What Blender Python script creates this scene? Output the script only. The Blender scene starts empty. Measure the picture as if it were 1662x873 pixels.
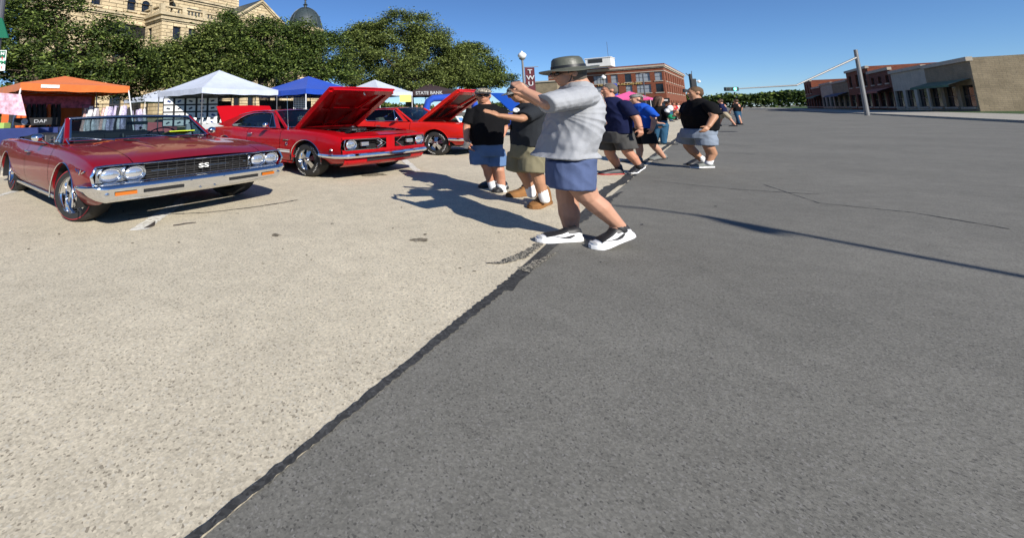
import bpy, math, random
import numpy as np
from mathutils import Vector, Matrix, noise as mnoise
random.seed(7); rng = np.random.default_rng(7)
R = math.radians; PI = math.pi
scene = bpy.context.scene
C = scene.collection

# ------------------------------------------------------------------ camera
F, PITCH, ROLL, PX, PY, CAMH = 689.0, R(7.96), R(-1.2), 600.0, 88.5, 1.245
cam_data = bpy.data.cameras.new('camera')
cam = bpy.data.objects.new('camera', cam_data); C.objects.link(cam)
cam_data.sensor_fit = 'HORIZONTAL'; cam_data.sensor_width = 36
cam_data.lens = F * 36 / 1662
cam_data.shift_x = (831 - PX) / 1662
cam_data.shift_y = -(436.5 - PY) / 1662
cam_data.clip_start = .05; cam_data.clip_end = 4000
cam.location = (0, 0, CAMH)
cam.rotation_euler = (Matrix.Rotation(PI/2 + PITCH, 3, 'X') @ Matrix.Rotation(ROLL, 3, 'Z')).to_euler()
scene.camera = cam

# ------------------------------------------------------------------ light
SUN_TO = Vector((.40, -.92, 0)).normalized() * math.cos(R(29)) + Vector((0, 0, math.sin(R(29))))   # towards the sun
world = bpy.data.worlds.new('World'); scene.world = world; world.use_nodes = True
wn = world.node_tree
sky = wn.nodes.new('ShaderNodeTexSky'); sky.sky_type = 'NISHITA'; sky.sun_disc = False
sky.sun_elevation = math.asin(SUN_TO.z); sky.sun_rotation = math.atan2(SUN_TO.x, SUN_TO.y)
sky.air_density = 1.0; sky.dust_density = 0; sky.ozone_density = 8; sky.altitude = 2500
wn.links.new(sky.outputs[0], wn.nodes['Background'].inputs[0])
wn.nodes['Background'].inputs[1].default_value = .095
sl = bpy.data.lights.new('sun', 'SUN'); sl.energy = 5.0; sl.angle = R(.5); sl.color = (1, .95, .87)
sun = bpy.data.objects.new('sun', sl); C.objects.link(sun)
sun.rotation_euler = SUN_TO.to_track_quat('Z', 'Y').to_euler()
scene.view_settings.view_transform = 'Standard'; scene.view_settings.look = 'None'
scene.view_settings.exposure = .35; scene.view_settings.gamma = 1
scene.cycles.max_bounces = 8; scene.cycles.transparent_max_bounces = 16
scene.cycles.caustics_reflective = False; scene.cycles.caustics_refractive = False

# ------------------------------------------------------------------ measuring helpers (photograph -> ground plan)
def ray(u, v):
    a, b = u - PX, v - PY
    x = a*math.cos(ROLL) + b*math.sin(ROLL); y = -a*math.sin(ROLL) + b*math.cos(ROLL)
    dx, dz = x/F, -y/F
    return (dx, math.cos(PITCH) - dz*math.sin(PITCH), math.sin(PITCH) + dz*math.cos(PITCH))
def gnd(u, v, z=0):
    d = ray(u, v); t = (z - CAMH)/d[2]
    return (d[0]*t, d[1]*t)
def at(u, v, Y):
    d = ray(u, v); t = Y/d[1]
    return Vector((d[0]*t, Y, d[2]*t + CAMH))
def proj(P):
    X, Y, Z = P; Z -= CAMH
    yc = Y*math.cos(PITCH) + Z*math.sin(PITCH); zc = -Y*math.sin(PITCH) + Z*math.cos(PITCH)
    x = F*X/yc; y = -F*zc/yc
    return (PX + x*math.cos(ROLL) - y*math.sin(ROLL), PY + x*math.sin(ROLL) + y*math.cos(ROLL))
ROWA = R(51)                                   # direction of the street
E1 = Vector((math.cos(ROWA), math.sin(ROWA), 0)); E2 = Vector((-math.sin(ROWA), math.cos(ROWA), 0))
def st(a, b, z=0):                             # along the street, towards the square
    v = E1*a + E2*b; return (v.x, v.y, z)
def to_st(x, y): return (x*E1.x + y*E1.y, x*E2.x + y*E2.y)
KX = KY = KZ = 1.0                            # a car's own length, breadth and height factors
PLAN = 1.44                                    # breadth of things in plan against their height, as the picture shows them

# ------------------------------------------------------------------ materials
def mat(name, col, rough=.6, metal=0, coat=0, spec=.5, emit=None, bump=None, var=None, grain=None, transm=0, alpha=1, sheen=0):
    """bump=(scale,strength,dist) ; var=(scale,amount) colour noise ; grain=(scale,amount)"""
    m = bpy.data.materials.new(name); m.use_nodes = True; nt = m.node_tree; b = nt.nodes['Principled BSDF']
    b.inputs['Base Color'].default_value = (*col, 1); b.inputs['Roughness'].default_value = rough
    b.inputs['Metallic'].default_value = metal; b.inputs['Coat Weight'].default_value = coat
    b.inputs['Coat Roughness'].default_value = .025; b.inputs['Coat IOR'].default_value = 1.38
    b.inputs['Specular IOR Level'].default_value = spec
    b.inputs['Transmission Weight'].default_value = transm; b.inputs['Alpha'].default_value = alpha
    b.inputs['Sheen Weight'].default_value = sheen
    if emit: b.inputs['Emission Color'].default_value = (*emit[:3], 1); b.inputs['Emission Strength'].default_value = emit[3]
    tc = None
    def coord():
        nonlocal tc
        if tc is None: tc = nt.nodes.new('ShaderNodeTexCoord')
        return tc.outputs['Object']
    cur = None
    for k, spec_ in enumerate((var, grain)):
        if not spec_: continue
        n = nt.nodes.new('ShaderNodeTexNoise'); n.inputs['Scale'].default_value = spec_[0]; n.inputs['Detail'].default_value = 5
        n.inputs['Roughness'].default_value = .6
        nt.links.new(coord(), n.inputs['Vector'])
        mr = nt.nodes.new('ShaderNodeMapRange'); mr.inputs['From Min'].default_value = .3; mr.inputs['From Max'].default_value = .7
        mr.inputs['To Min'].default_value = 1 - spec_[1]; mr.inputs['To Max'].default_value = 1 + spec_[1]
        nt.links.new(n.outputs[0], mr.inputs[0])
        mx = nt.nodes.new('ShaderNodeMix'); mx.data_type = 'RGBA'; mx.blend_type = 'MULTIPLY'; mx.inputs[0].default_value = 1
        if cur is None: mx.inputs[6].default_value = (*col, 1)
        else: nt.links.new(cur, mx.inputs[6])
        nt.links.new(mr.outputs[0], mx.inputs[7]); cur = mx.outputs[2]
    if cur is not None: nt.links.new(cur, b.inputs['Base Color'])
    if bump:
        n = nt.nodes.new('ShaderNodeTexNoise'); n.inputs['Scale'].default_value = bump[0]; n.inputs['Detail'].default_value = 4
        nt.links.new(coord(), n.inputs['Vector'])
        bp = nt.nodes.new('ShaderNodeBump'); bp.inputs['Strength'].default_value = bump[1]; bp.inputs['Distance'].default_value = bump[2]
        nt.links.new(n.outputs[0], bp.inputs['Height']); nt.links.new(bp.outputs[0], b.inputs['Normal'])
    return m

# ------------------------------------------------------------------ mesh builder
class MB:
    def __init__(s): s.v = []; s.f = []; s.m = []; s.mi = 0
    def add(s, vs, fs):
        o = len(s.v); s.v += [tuple(map(float, p)) for p in vs]
        for f in fs: s.f.append(tuple(o + i for i in f)); s.m.append(s.mi)
        return s
    def box(s, c, d, rz=0, rot=None, taper=None):
        hx, hy, hz = d[0]/2, d[1]/2, d[2]/2
        M = rot if rot is not None else Matrix.Rotation(rz, 3, 'Z')
        t = taper or (1, 1)
        vs = []
        for z in (-hz, hz):
            k = (1, 1) if z < 0 else t
            for x, y in ((-hx, -hy), (hx, -hy), (hx, hy), (-hx, hy)):
                vs.append(M @ Vector((x*k[0], y*k[1], z)) + Vector(c))
        return s.add(vs, [(3, 2, 1, 0), (4, 5, 6, 7), (0, 1, 5, 4), (1, 2, 6, 5), (2, 3, 7, 6), (3, 0, 4, 7)])
    def span(s, a, b):
        return s.box([(a[i]+b[i])/2 for i in range(3)], [abs(b[i]-a[i]) for i in range(3)])
    def grid(s, rows, close_u=False, close_v=False, flip=False):
        nu, nv = len(rows), len(rows[0]); vs = [p for r in rows for p in r]; fs = []
        for i in range(nu if close_u else nu-1):
            for j in range(nv if close_v else nv-1):
                a, b, c, d = i*nv+j, ((i+1) % nu)*nv+j, ((i+1) % nu)*nv+(j+1) % nv, i*nv+(j+1) % nv
                fs.append((a, d, c, b) if flip else (a, b, c, d))
        return s.add(vs, fs)
    def poly(s, pts, flip=False):
        return s.add(pts, [tuple(range(len(pts)))[::-1] if flip else tuple(range(len(pts)))])
    def tube(s, path, r, n=8, cap=True, flat=1):
        path = [Vector(p) for p in path]; k = len(path)
        rs = r if isinstance(r, (list, tuple)) else [r]*k
        rows = []; up = None
        for i, p in enumerate(path):
            t = (path[min(i+1, k-1)] - path[max(i-1, 0)]).normalized()
            if up is None: up = Vector((0, 0, 1)) if abs(t.z) < .9 else Vector((1, 0, 0))
            a = t.cross(up).normalized(); b = a.cross(t).normalized(); up = b
            rows.append([p + a*math.cos(q*2*PI/n)*rs[i] + b*math.sin(q*2*PI/n)*rs[i]*flat for q in range(n)])
        s.grid(rows, close_v=True, flip=True)
        if cap: s.poly(rows[0]); s.poly(rows[-1], flip=True)
        return s
    def lathe(s, prof, o=(0, 0, 0), ax=(0, 0, 1), n=24, close=False, sx=1):
        """prof: [(radius, height along ax)]"""
        ax = Vector(ax).normalized(); h = Vector((0, 0, 1)) if abs(ax.z) < .9 else Vector((1, 0, 0))
        a = h.cross(ax).normalized(); b = ax.cross(a); o = Vector(o)
        rows = [[o + ax*z + (a*math.cos(q*2*PI/n)*sx + b*math.sin(q*2*PI/n))*r for q in range(n)] for r, z in prof]
        return s.grid(rows, close_v=True, close_u=close, flip=True)
    def ell(s, c, rad, nu=10, nv=14, rot=None):
        c = Vector(c); rows = []
        for i in range(nu+1):
            th = PI*i/nu; row = []
            for j in range(nv):
                ph = 2*PI*j/nv
                p = Vector((rad[0]*math.sin(th)*math.cos(ph), rad[1]*math.sin(th)*math.sin(ph), rad[2]*math.cos(th)))
                row.append((rot @ p if rot is not None else p) + c)
            rows.append(row)
        return s.grid(rows, close_v=True)
    def cap2(s, p, q, r0, r1, n=12, k=5):
        """round-ended tapered limb from p to q"""
        p, q = Vector(p), Vector(q); d = q - p; L = d.length or 1e-4; t = d/L
        h = Vector((0, 0, 1)) if abs(t.z) < .9 else Vector((1, 0, 0)); a = t.cross(h).normalized(); b = a.cross(t)
        rows = []
        for i in range(k+1):
            th = PI/2*(1 - i/k); rows.append((p - t*r0*math.sin(th), r0*math.cos(th)))
        for i in range(k+1):
            th = PI/2*i/k; rows.append((q + t*r1*math.sin(th), r1*math.cos(th)))
        g = [[c + a*math.cos(j*2*PI/n)*r + b*math.sin(j*2*PI/n)*r for j in range(n)] for c, r in rows]
        return s.grid(g, close_v=True, flip=True)
    def build(s, name, m, parent=None, smooth=None, plan=PLAN, label=None, kind=None, bevel=None, merge=None, loc=None):
        me = bpy.data.meshes.new(name)
        v = np.array(s.v, dtype=float).reshape(-1, 3)
        if plan != 1: v = v * np.array((plan*KX, plan*KY, KZ))
        me.from_pydata(v.tolist(), [], s.f)
        ms = m if isinstance(m, (list, tuple)) else [m]
        for q in ms: me.materials.append(q)
        if len(ms) > 1: me.polygons.foreach_set('material_index', s.m)
        if merge:
            import bmesh
            bm = bmesh.new(); bm.from_mesh(me); bmesh.ops.remove_doubles(bm, verts=bm.verts, dist=merge); bm.to_mesh(me); bm.free()
        me.validate(); me.update()
        if smooth is not None:
            me.polygons.foreach_set('use_smooth', [True]*len(me.polygons))
            if smooth < 180: me.set_sharp_from_angle(angle=R(smooth))
        o = bpy.data.objects.new(name, me); C.objects.link(o)
        if parent is not None: o.parent = parent
        if label: o['label'] = label
        if kind: o['kind'] = kind
        if bevel:
            bv = o.modifiers.new('bevel', 'BEVEL'); bv.width = bevel; bv.segments = 2; bv.limit_method = 'ANGLE'; bv.angle_limit = R(35)
        if loc is not None: o.location = loc
        return o
def tag(o, label=None, cat=None, group=None, kind=None):
    if label: o['label'] = label
    if cat: o['category'] = cat
    if group: o['group'] = group
    if kind: o['kind'] = kind
    return o
def thing(name, label, cat, loc=(0, 0, 0), rotz=0, group=None):
    o = bpy.data.objects.new(name, None); o.empty_display_size = .2; C.objects.link(o)
    o.location = loc; o.rotation_euler = (0, 0, rotz)
    return tag(o, label, cat, group)
def part_empty(name, parent, label=None):
    o = bpy.data.objects.new(name, None); C.objects.link(o); o.parent = parent
    if label: o['label'] = label
    return o
def copy_tree(o, parent=None):
    c = o.copy(); C.objects.link(c)
    if parent is not None: c.parent = parent
    for ch in list(o.children): copy_tree(ch, c)
    return c
def text_mesh(name, body, size, m, parent, M, depth=.004, plan=PLAN, sx=1, align='CENTER', bold=0):
    """lettering lying in the XY plane of M (x to the right, y up)"""
    cu = bpy.data.curves.new(name, 'FONT'); cu.body = body; cu.size = size; cu.extrude = depth; cu.offset = bold
    cu.align_x = align; cu.align_y = 'CENTER'; cu.resolution_u = 3
    t = bpy.data.objects.new(name, cu); C.objects.link(t)
    dg = bpy.context.evaluated_depsgraph_get()
    me = bpy.data.meshes.new_from_object(t.evaluated_get(dg))
    bpy.data.objects.remove(t); bpy.data.curves.remove(cu)
    me.transform(Matrix.Diagonal((sx, 1, 1, 1))); me.transform(M)
    if plan != 1: me.transform(Matrix.Diagonal((plan*KX, plan*KY, KZ, 1)))
    me.materials.clear(); me.materials.append(m); me.name = name
    o = bpy.data.objects.new(name, me); C.objects.link(o); o.parent = parent
    return o
def frame(o, x, y):
    """matrix with x right, y up, z = x cross y, at o"""
    x = Vector(x).normalized(); y = Vector(y).normalized(); z = x.cross(y).normalized(); y = z.cross(x)
    return Matrix(((x.x, y.x, z.x, o[0]), (x.y, y.y, z.y, o[1]), (x.z, y.z, z.z, o[2]), (0, 0, 0, 1)))
def interp(x, xs, ys):
    """smooth (monotone-ish cubic) interpolation of tables; ys may be arrays"""
    xs = list(xs); n = len(xs)
    if x <= xs[0]: return np.array(ys[0], float)
    if x >= xs[-1]: return np.array(ys[-1], float)
    i = max(j for j in range(n-1) if xs[j] <= x)
    h = xs[i+1]-xs[i]; t = (x-xs[i])/h
    Y = [np.array(y, float) for y in ys]
    def slope(j):
        if j == 0: return (Y[1]-Y[0])/(xs[1]-xs[0])
        if j == n-1: return (Y[-1]-Y[-2])/(xs[-1]-xs[-2])
        a = (Y[j]-Y[j-1])/(xs[j]-xs[j-1]); b = (Y[j+1]-Y[j])/(xs[j+1]-xs[j])
        return np.where(a*b > 0, 2*a*b/np.where(np.abs(a+b) < 1e-9, 1, a+b), 0)
    m0, m1 = slope(i), slope(i+1)
    return (2*t**3-3*t**2+1)*Y[i] + (t**3-2*t**2+t)*h*m0 + (-2*t**3+3*t**2)*Y[i+1] + (t**3-t**2)*h*m1
# ------------------------------------------------------------------ ground, road, kerb, lawn
def ground_mat(name, base, dark, grain_scale, amount, blot=.12, rough=.9, chips=0.0, chipcol=(.5, .46, .38)):
    m = bpy.data.materials.new(name); m.use_nodes = True; nt = m.node_tree; b = nt.nodes['Principled BSDF']; L = nt.links.new
    b.inputs['Roughness'].default_value = rough; b.inputs['Specular IOR Level'].default_value = .25
    tc = nt.nodes.new('ShaderNodeTexCoord')
    vo = nt.nodes.new('ShaderNodeTexVoronoi'); vo.inputs['Scale'].default_value = grain_scale; L(tc.outputs['Object'], vo.inputs['Vector'])
    bw = nt.nodes.new('ShaderNodeSeparateColor'); L(vo.outputs['Color'], bw.inputs[0])
    n1 = nt.nodes.new('ShaderNodeTexNoise'); n1.inputs['Scale'].default_value = grain_scale*.35; n1.inputs['Detail'].default_value = 6; L(tc.outputs['Object'], n1.inputs['Vector'])
    n2 = nt.nodes.new('ShaderNodeTexNoise'); n2.inputs['Scale'].default_value = .45; n2.inputs['Detail'].default_value = 7; n2.inputs['Roughness'].default_value = .65; L(tc.outputs['Object'], n2.inputs['Vector'])
    n3 = nt.nodes.new('ShaderNodeTexNoise'); n3.inputs['Scale'].default_value = 5; n3.inputs['Detail'].default_value = 5; L(tc.outputs['Object'], n3.inputs['Vector'])
    def rng_(src, lo, hi, a, c):
        r = nt.nodes.new('ShaderNodeMapRange'); r.inputs['From Min'].default_value = lo; r.inputs['From Max'].default_value = hi
        r.inputs['To Min'].default_value = a; r.inputs['To Max'].default_value = c; L(src, r.inputs[0]); return r.outputs[0]
    def mul(a, c):
        q = nt.nodes.new('ShaderNodeMath'); q.operation = 'MULTIPLY'; L(a, q.inputs[0]); L(c, q.inputs[1]); return q.outputs[0]
    f = mul(mul(rng_(bw.outputs[0], 0, 1, 1-amount, 1+amount), rng_(n1.outputs[0], .35, .65, 1-amount*.6, 1+amount*.6)),
            mul(rng_(n2.outputs[0], .3, .7, 1-blot, 1+blot), rng_(n3.outputs[0], .3, .7, 1-blot*.6, 1+blot*.6)))
    mx = nt.nodes.new('ShaderNodeMix'); mx.data_type = 'RGBA'; mx.blend_type = 'MULTIPLY'; mx.inputs[0].default_value = 1
    mx.inputs[6].default_value = (*base, 1); L(f, mx.inputs[7])
    # dark pits and pale chips between the stones
    m2 = nt.nodes.new('ShaderNodeMix'); m2.data_type = 'RGBA'; L(rng_(bw.outputs[1], .90, .97, 0, .75), m2.inputs[0]); L(mx.outputs[2], m2.inputs[6]); m2.inputs[7].default_value = (*dark, 1)
    m3 = nt.nodes.new('ShaderNodeMix'); m3.data_type = 'RGBA'; L(rng_(bw.outputs[2], 1-chips-.03, 1-chips+.03, 0, .8), m3.inputs[0]); L(m2.outputs[2], m3.inputs[6]); m3.inputs[7].default_value = (*chipcol, 1)
    L(m3.outputs[2], b.inputs['Base Color'])
    bp = nt.nodes.new('ShaderNodeBump'); bp.inputs['Strength'].default_value = .5; bp.inputs['Distance'].default_value = .003
    L(bw.outputs[0], bp.inputs['Height']); L(bp.outputs[0], b.inputs['Normal'])
    return m
M_conc = ground_mat('exposed_aggregate_concrete', (.61, .54, .405), (.20, .17, .125), 115, .16, .12, chips=.07, chipcol=(.62, .57, .46))
M_asph = ground_mat('worn_asphalt', (.185, .178, .155), (.075, .072, .066), 140, .16, .14, chips=.05, chipcol=(.25, .24, .22))
M_walk = ground_mat('pavement_concrete', (.40, .37, .31), (.2, .18, .15), 40, .12, .08)
M_kerb = ground_mat('kerb_concrete', (.42, .39, .33), (.2, .18, .15), 40, .12, .1)
M_tar = ground_mat('crack_sealant_tar', (.055, .055, .054), (.03, .03, .03), 70, .3, .2, rough=.75, chips=.1, chipcol=(.10, .10, .10))
M_line = ground_mat('worn_white_road_paint', (.74, .72, .66), (.50, .46, .38), 30, .14, .14, chips=.1, chipcol=(.44, .39, .30))
M_grass = mat('lawn_grass', (.05, .09, .02), .9, var=(1.5, .35), grain=(30, .5), bump=(40, .8, .05))
M_dirt = mat('dry_ground', (.16, .14, .10), .95, var=(.4, .2))

M_stain0 = ground_mat('dirty_crack_fill', (.24, .20, .15), (.1, .09, .07), 60, .25, .2)
M_tarw = ground_mat('worn_speckled_tar', (.07, .068, .062), (.02, .02, .02), 90, .4, .25, chips=.42, chipcol=(.42, .38, .30))
def sheet(name, pts, z, m, label=None):
    return MB().poly([(x, y, z) for x, y in pts]).build(name, m, plan=1, kind='structure')
def gsheet(name, pts, z, m, nu=1):
    return sheet(name, pts, z, m)
S2 = lambda a, b: st(a, b)[:2]
SEAM = 1.33; KERB = 12.8; WALK = 16.5
sheet('ground', [(-1500, -900), (1500, -900), (1500, 1500), (-1500, 1500)], -.02, M_dirt)
sheet('road', [S2(-60, -13), S2(420, -13), S2(420, SEAM), S2(-60, SEAM)], 0, M_asph)
sheet('parking_bay_paving', [S2(-60, SEAM), S2(108, SEAM), S2(108, KERB), S2(-60, KERB)], 0, M_conc)
# cross street beyond the square
sheet('corner_paving', [S2(108, SEAM), S2(112, SEAM), S2(112, KERB+6), S2(108, KERB+6)], 0, M_asph)
sheet('cross_street', [S2(112, SEAM), S2(126, SEAM), S2(126, 200), S2(112, 200)], 0, M_asph)
def strip_box(name, a0, a1, b0, b1, z0, z1, m, kind='structure'):
    vs = [st(a, b, z) for z in (z0, z1) for a, b in ((a0, b0), (a1, b0), (a1, b1), (a0, b1))]
    return MB().add(vs, [(3, 2, 1, 0), (4, 5, 6, 7), (0, 1, 5, 4), (1, 2, 6, 5), (2, 3, 7, 6), (3, 0, 4, 7)]).build(name, m, plan=1, kind=kind)
strip_box('kerb', -60, 110, KERB, KERB+.2, -.05, .14, M_kerb)
strip_box('pavement', -60, 110, KERB+.2, WALK, -.05, .135, M_walk)
strip_box('lawn', -60, 110, WALK, 120, -.05, .16, M_grass)
strip_box('far_kerb', -60, 420, -13.2, -13, -.05, .14, M_kerb)
strip_box('far_pavement', -60, 420, -19, -13.2, -.05, .13, M_walk)
strip_box('far_lawn', -60, 420, -80, -19, -.05, .14, M_grass)

# tar seam along the edge of the road, its ragged patches, thin transverse cracks, a painted shadow line, a dark line
def ragged(name, path, widths, z, m, jit=.18, n=60, seed=1, parent=None):
    rr = random.Random(seed); P = [Vector((*p, 0)) for p in path]
    L = [0]
    for i in range(1, len(P)): L.append(L[-1] + (P[i]-P[i-1]).length)
    a, b = [], []
    for k in range(n+1):
        s = L[-1]*k/n; i = max(j for j in range(len(P)-1) if L[j] <= s+1e-9)
        t = (s-L[i])/(L[i+1]-L[i]); p = P[i].lerp(P[i+1], t); d = (P[i+1]-P[i]).normalized(); nrm = Vector((-d.y, d.x, 0))
        w = float(interp(k/n, [q[0] for q in widths], [q[1] for q in widths]))
        a.append(p + nrm*w*(.5 + rr.uniform(-jit, jit))); b.append(p - nrm*w*(.5 + rr.uniform(-jit, jit)))
    return MB().grid([[(q.x, q.y, z) for q in a], [(q.x, q.y, z) for q in b]]).build(name, m, plan=1, kind='structure', parent=parent)
G = gnd
ragged('tar_seam', [G(820, 470), G(868, 425), G(925, 368), G(985, 312), G(1048, 262), G(1090, 232), G(1125, 207)], [(0, .09), (.15, .08), (.3, .10), (.5, .12), (1, .25)], .004, M_tar, seed=2, n=160, jit=.12)
ragged('tar_seam', [G(925, 372), G(955, 348), G(990, 322), G(1010, 312)], [(0, .05), (.5, .14), (1, .03)], .006, M_tar, seed=3, n=40, jit=.2)
ragged('tar_seam', [G(968, 318), G(985, 306), G(1010, 296), G(1040, 278)], [(0, .02), (.4, .14), (1, .03)], .007, M_tar, seed=5, n=40, jit=.2)
ragged('tar_patch', [G(790, 428), G(815, 427), G(845, 417), G(868, 403), G(885, 388)], [(0, .02), (.3, .09), (.7, .07), (1, .02)], .006, M_tarw, seed=6, n=50, jit=.2)
ragged('tar_patch', [G(848, 440), G(875, 425), G(905, 410)], [(0, .10), (.5, .06), (1, .01)], .007, M_tarw, seed=8, n=40, jit=.2)
ragged('road_crack_and_shadow', [G(1100, 192), G(1140, 194), G(1210, 195)], [(0, .05), (1, .08)], .004, M_tar, seed=9, n=40)
ragged('road_crack_and_shadow', [G(1085, 229), G(1140, 233), G(1230, 238)], [(0, .02), (1, .03)], .004, M_tar, seed=10, n=40)
ragged('road_crack_and_shadow', [G(1075, 241), G(1140, 247), G(1230, 251)], [(0, .015), (1, .03)], .004, M_tar, seed=11, n=40)
ragged('tar_seam', [st(-1.5, SEAM)[:2], st(.6, SEAM+.02)[:2], st(2.2, SEAM)[:2], st(3.45, SEAM-.02)[:2]], [(0, .03), (.5, .035), (1, .08)], .005, M_tar, seed=31, n=200, jit=.14)
ragged('road_crack_and_shadow', [G(1240, 300), G(1330, 330), G(1480, 345), G(1640, 372)], [(0, .01), (1, .02)], .003, M_tar, seed=33, n=60, jit=.5)
ragged('road_crack_and_shadow', [G(1060, 294), G(1120, 300), G(1200, 308), G(1330, 316)], [(0, .01), (1, .02)], .003, M_tar, seed=34, n=60, jit=.4)  # thin cast shadow across the asphalt, painted as a dark tar strip
ragged('paving_dark_line', [G(205, 349), G(260, 349), G(340, 345), G(410, 337), G(455, 330), G(483, 325)], [(0, .012), (.5, .03), (1, .035)], .004, M_tar, seed=35, n=70, jit=.35)  # thin dark curving line on the concrete
mh = MB().lathe([(.42, .004), (.40, .010), (.34, .010), (.33, .007), (.001, .007)], n=36, o=(*G(1180, 214), 0)).build('manhole_cover', M_tar, plan=1)
tag(mh, 'round iron manhole cover set in the asphalt at the right edge', 'manhole cover')
# painted bay lines
def line(p0, p1, w, z=.004, seed=1):
    ragged('parking_line', [p0, p1], [(0, w), (1, w)], z, M_line, jit=.06, n=24, seed=seed)
line(G(224, 374), G(308, 318), .20, seed=21)
line(G(677, 278), G(640, 246), .17, seed=22)
line(G(-10, 320), G(60, 301), .14, seed=23)
d_ = Vector(G(640, 246)) - Vector(G(677, 278))
for k, (u, v) in enumerate(((905, 236), (985, 214))):
    p = Vector(G(u, v)); line(p, p + d_.normalized()*4.5, .17, seed=24+k)
# stains, chewing-gum spots, a leaf and a twig
M_stain = ground_mat('oil_stained_concrete', (.21, .18, .13), (.08, .07, .05), 46, .25, .25, chips=.05)
def blot(u, v, ru, rv, m, seed, name='oil_stain', z=.003):
    rr = random.Random(seed); pts = []
    for k in range(22):
        t = k*2*PI/22; q = 1 + rr.uniform(-.28, .28); pts.append(G(u + ru*math.cos(t)*q, v + rv*math.sin(t)*q))
    sheet(name, pts[::-1], z, m)
blot(600, 283, 26, 3.4, M_stain, 1); blot(448, 382, 7, 2.2, M_stain, 2); blot(681, 390, 15, 3, M_stain, 3)
for k in range(26):
    u, v = random.uniform(0, 1190), random.uniform(330, 441)
    blot(u, v, random.uniform(1.2, 3.2), random.uniform(.6, 1.3), M_tar if u > 900 else M_stain, 50+k, 'gum_spot', .0025)
M_twig = mat('dark_twig_bark', (.05, .04, .035), .8)
p = [Vector((*G(u, v), .008)) for u, v in ((281, 367), (290, 366), (300, 364), (318, 362))]
tag(MB().tube(p, [.006, .008, .008, .004], n=6).build('twig', M_twig, plan=1), 'thin dark twig lying on the pale concrete in front of the maroon convertible', 'twig')
p = [G(234, 371), G(240, 368), G(252, 363), G(251, 367), G(243, 370)]
tag(MB().add([(x, y, .012+.02*(i == 2)) for i, (x, y) in enumerate(p)] + [(x, y, .007) for x, y in p], [(0, 1, 2, 3, 4)[::-1], (5, 6, 7, 8, 9)] + [(i, (i+1) % 5, 5+(i+1) % 5, 5+i) for i in range(5)]).build('dead_leaf', M_twig, plan=1),
    'small curled dead leaf on the parking line in front of the maroon convertible', 'leaf')
# ------------------------------------------------------------------ cars
def paint(name, col, metal=.0, rough=.3, flake=0):
    m = mat(name, col, rough=rough, metal=metal, coat=.6, spec=.15, var=(3, .04))
    return m
M_maroon = paint('candy_maroon_paint', (.22, .003, .008), .1, .4)
M_red = paint('bright_red_paint', (.42, .003, .007), 0, .4)
M_orange = paint('orange_red_paint', (.58, .016, .010), 0, .4)
M_blue = paint('royal_blue_paint', (.01, .07, .42), .2, .3)
M_silverpaint = paint('silver_paint', (.45, .46, .48), .5, .3)
M_blackpaint = paint('black_paint', (.012, .012, .014), 0, .3)
M_chrome = mat('chrome', (.82, .83, .85), .07, metal=1, bump=(9, .02, .01))
M_dullchrome = mat('brushed_trim', (.62, .63, .64), .22, metal=1)
M_rub = mat('tyre_rubber', (.022, .021, .020), .75, bump=(60, .2, .01))
M_redline = mat('redline_stripe', (.35, .03, .04), .7)
M_whitelet = mat('white_tyre_lettering', (.75, .74, .70), .7)
M_black = mat('matt_black', (.008, .008, .009), .8)
M_semi = mat('satin_black_trim', (.015, .015, .016), .4)
M_grey = mat('grey_engine_metal', (.25, .25, .26), .4, metal=.6)
M_vinyl = mat('black_vinyl', (.018, .018, .02), .5, bump=(30, .3, .01))
M_cream = mat('pale_seat_vinyl', (.55, .52, .45), .6)
M_amber = mat('amber_lens', (.50, .13, .01), .2, spec=.8)
M_yellow = mat('yellow_paper', (.62, .78, .03), .8)
M_paper = mat('white_paper', (.78, .78, .76), .8)
M_dash = mat('black_dashboard', (.02, .022, .025), .55)
M_bluetint = mat('blue_print', (.1, .25, .5), .8)
def glass_mat(name, tint, gl=.10):
    m = bpy.data.materials.new(name); m.use_nodes = True; nt = m.node_tree; nt.nodes.clear(); L = nt.links.new
    o = nt.nodes.new('ShaderNodeOutputMaterial'); t = nt.nodes.new('ShaderNodeBsdfTransparent'); g = nt.nodes.new('ShaderNodeBsdfGlossy')
    t.inputs[0].default_value = (*tint, 1); g.inputs['Roughness'].default_value = .03; g.inputs[0].default_value = (1, 1, 1, 1)
    lf = nt.nodes.new('ShaderNodeLayerWeight'); lf.inputs[0].default_value = .5
    lw = nt.nodes.new('ShaderNodeMath'); lw.operation = 'POWER'; lw.inputs[1].default_value = 4.5; L(lf.outputs['Facing'], lw.inputs[0])
    ad = nt.nodes.new('ShaderNodeMath'); ad.operation = 'MULTIPLY_ADD'; ad.inputs[1].default_value = .7; ad.inputs[2].default_value = gl*.4; L(lw.outputs[0], ad.inputs[0])
    mx = nt.nodes.new('ShaderNodeMixShader'); L(ad.outputs[0], mx.inputs[0]); L(t.outputs[0], mx.inputs[1]); L(g.outputs[0], mx.inputs[2]); L(mx.outputs[0], o.inputs[0])
    return m
M_glass = glass_mat('windscreen_glass', (.22, .32, .36))
M_darkglass = glass_mat('side_window_glass', (.30, .36, .36))
M_grillebar = mat('dark_grille_bar', (.16, .16, .17), .35, metal=.8)
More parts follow.
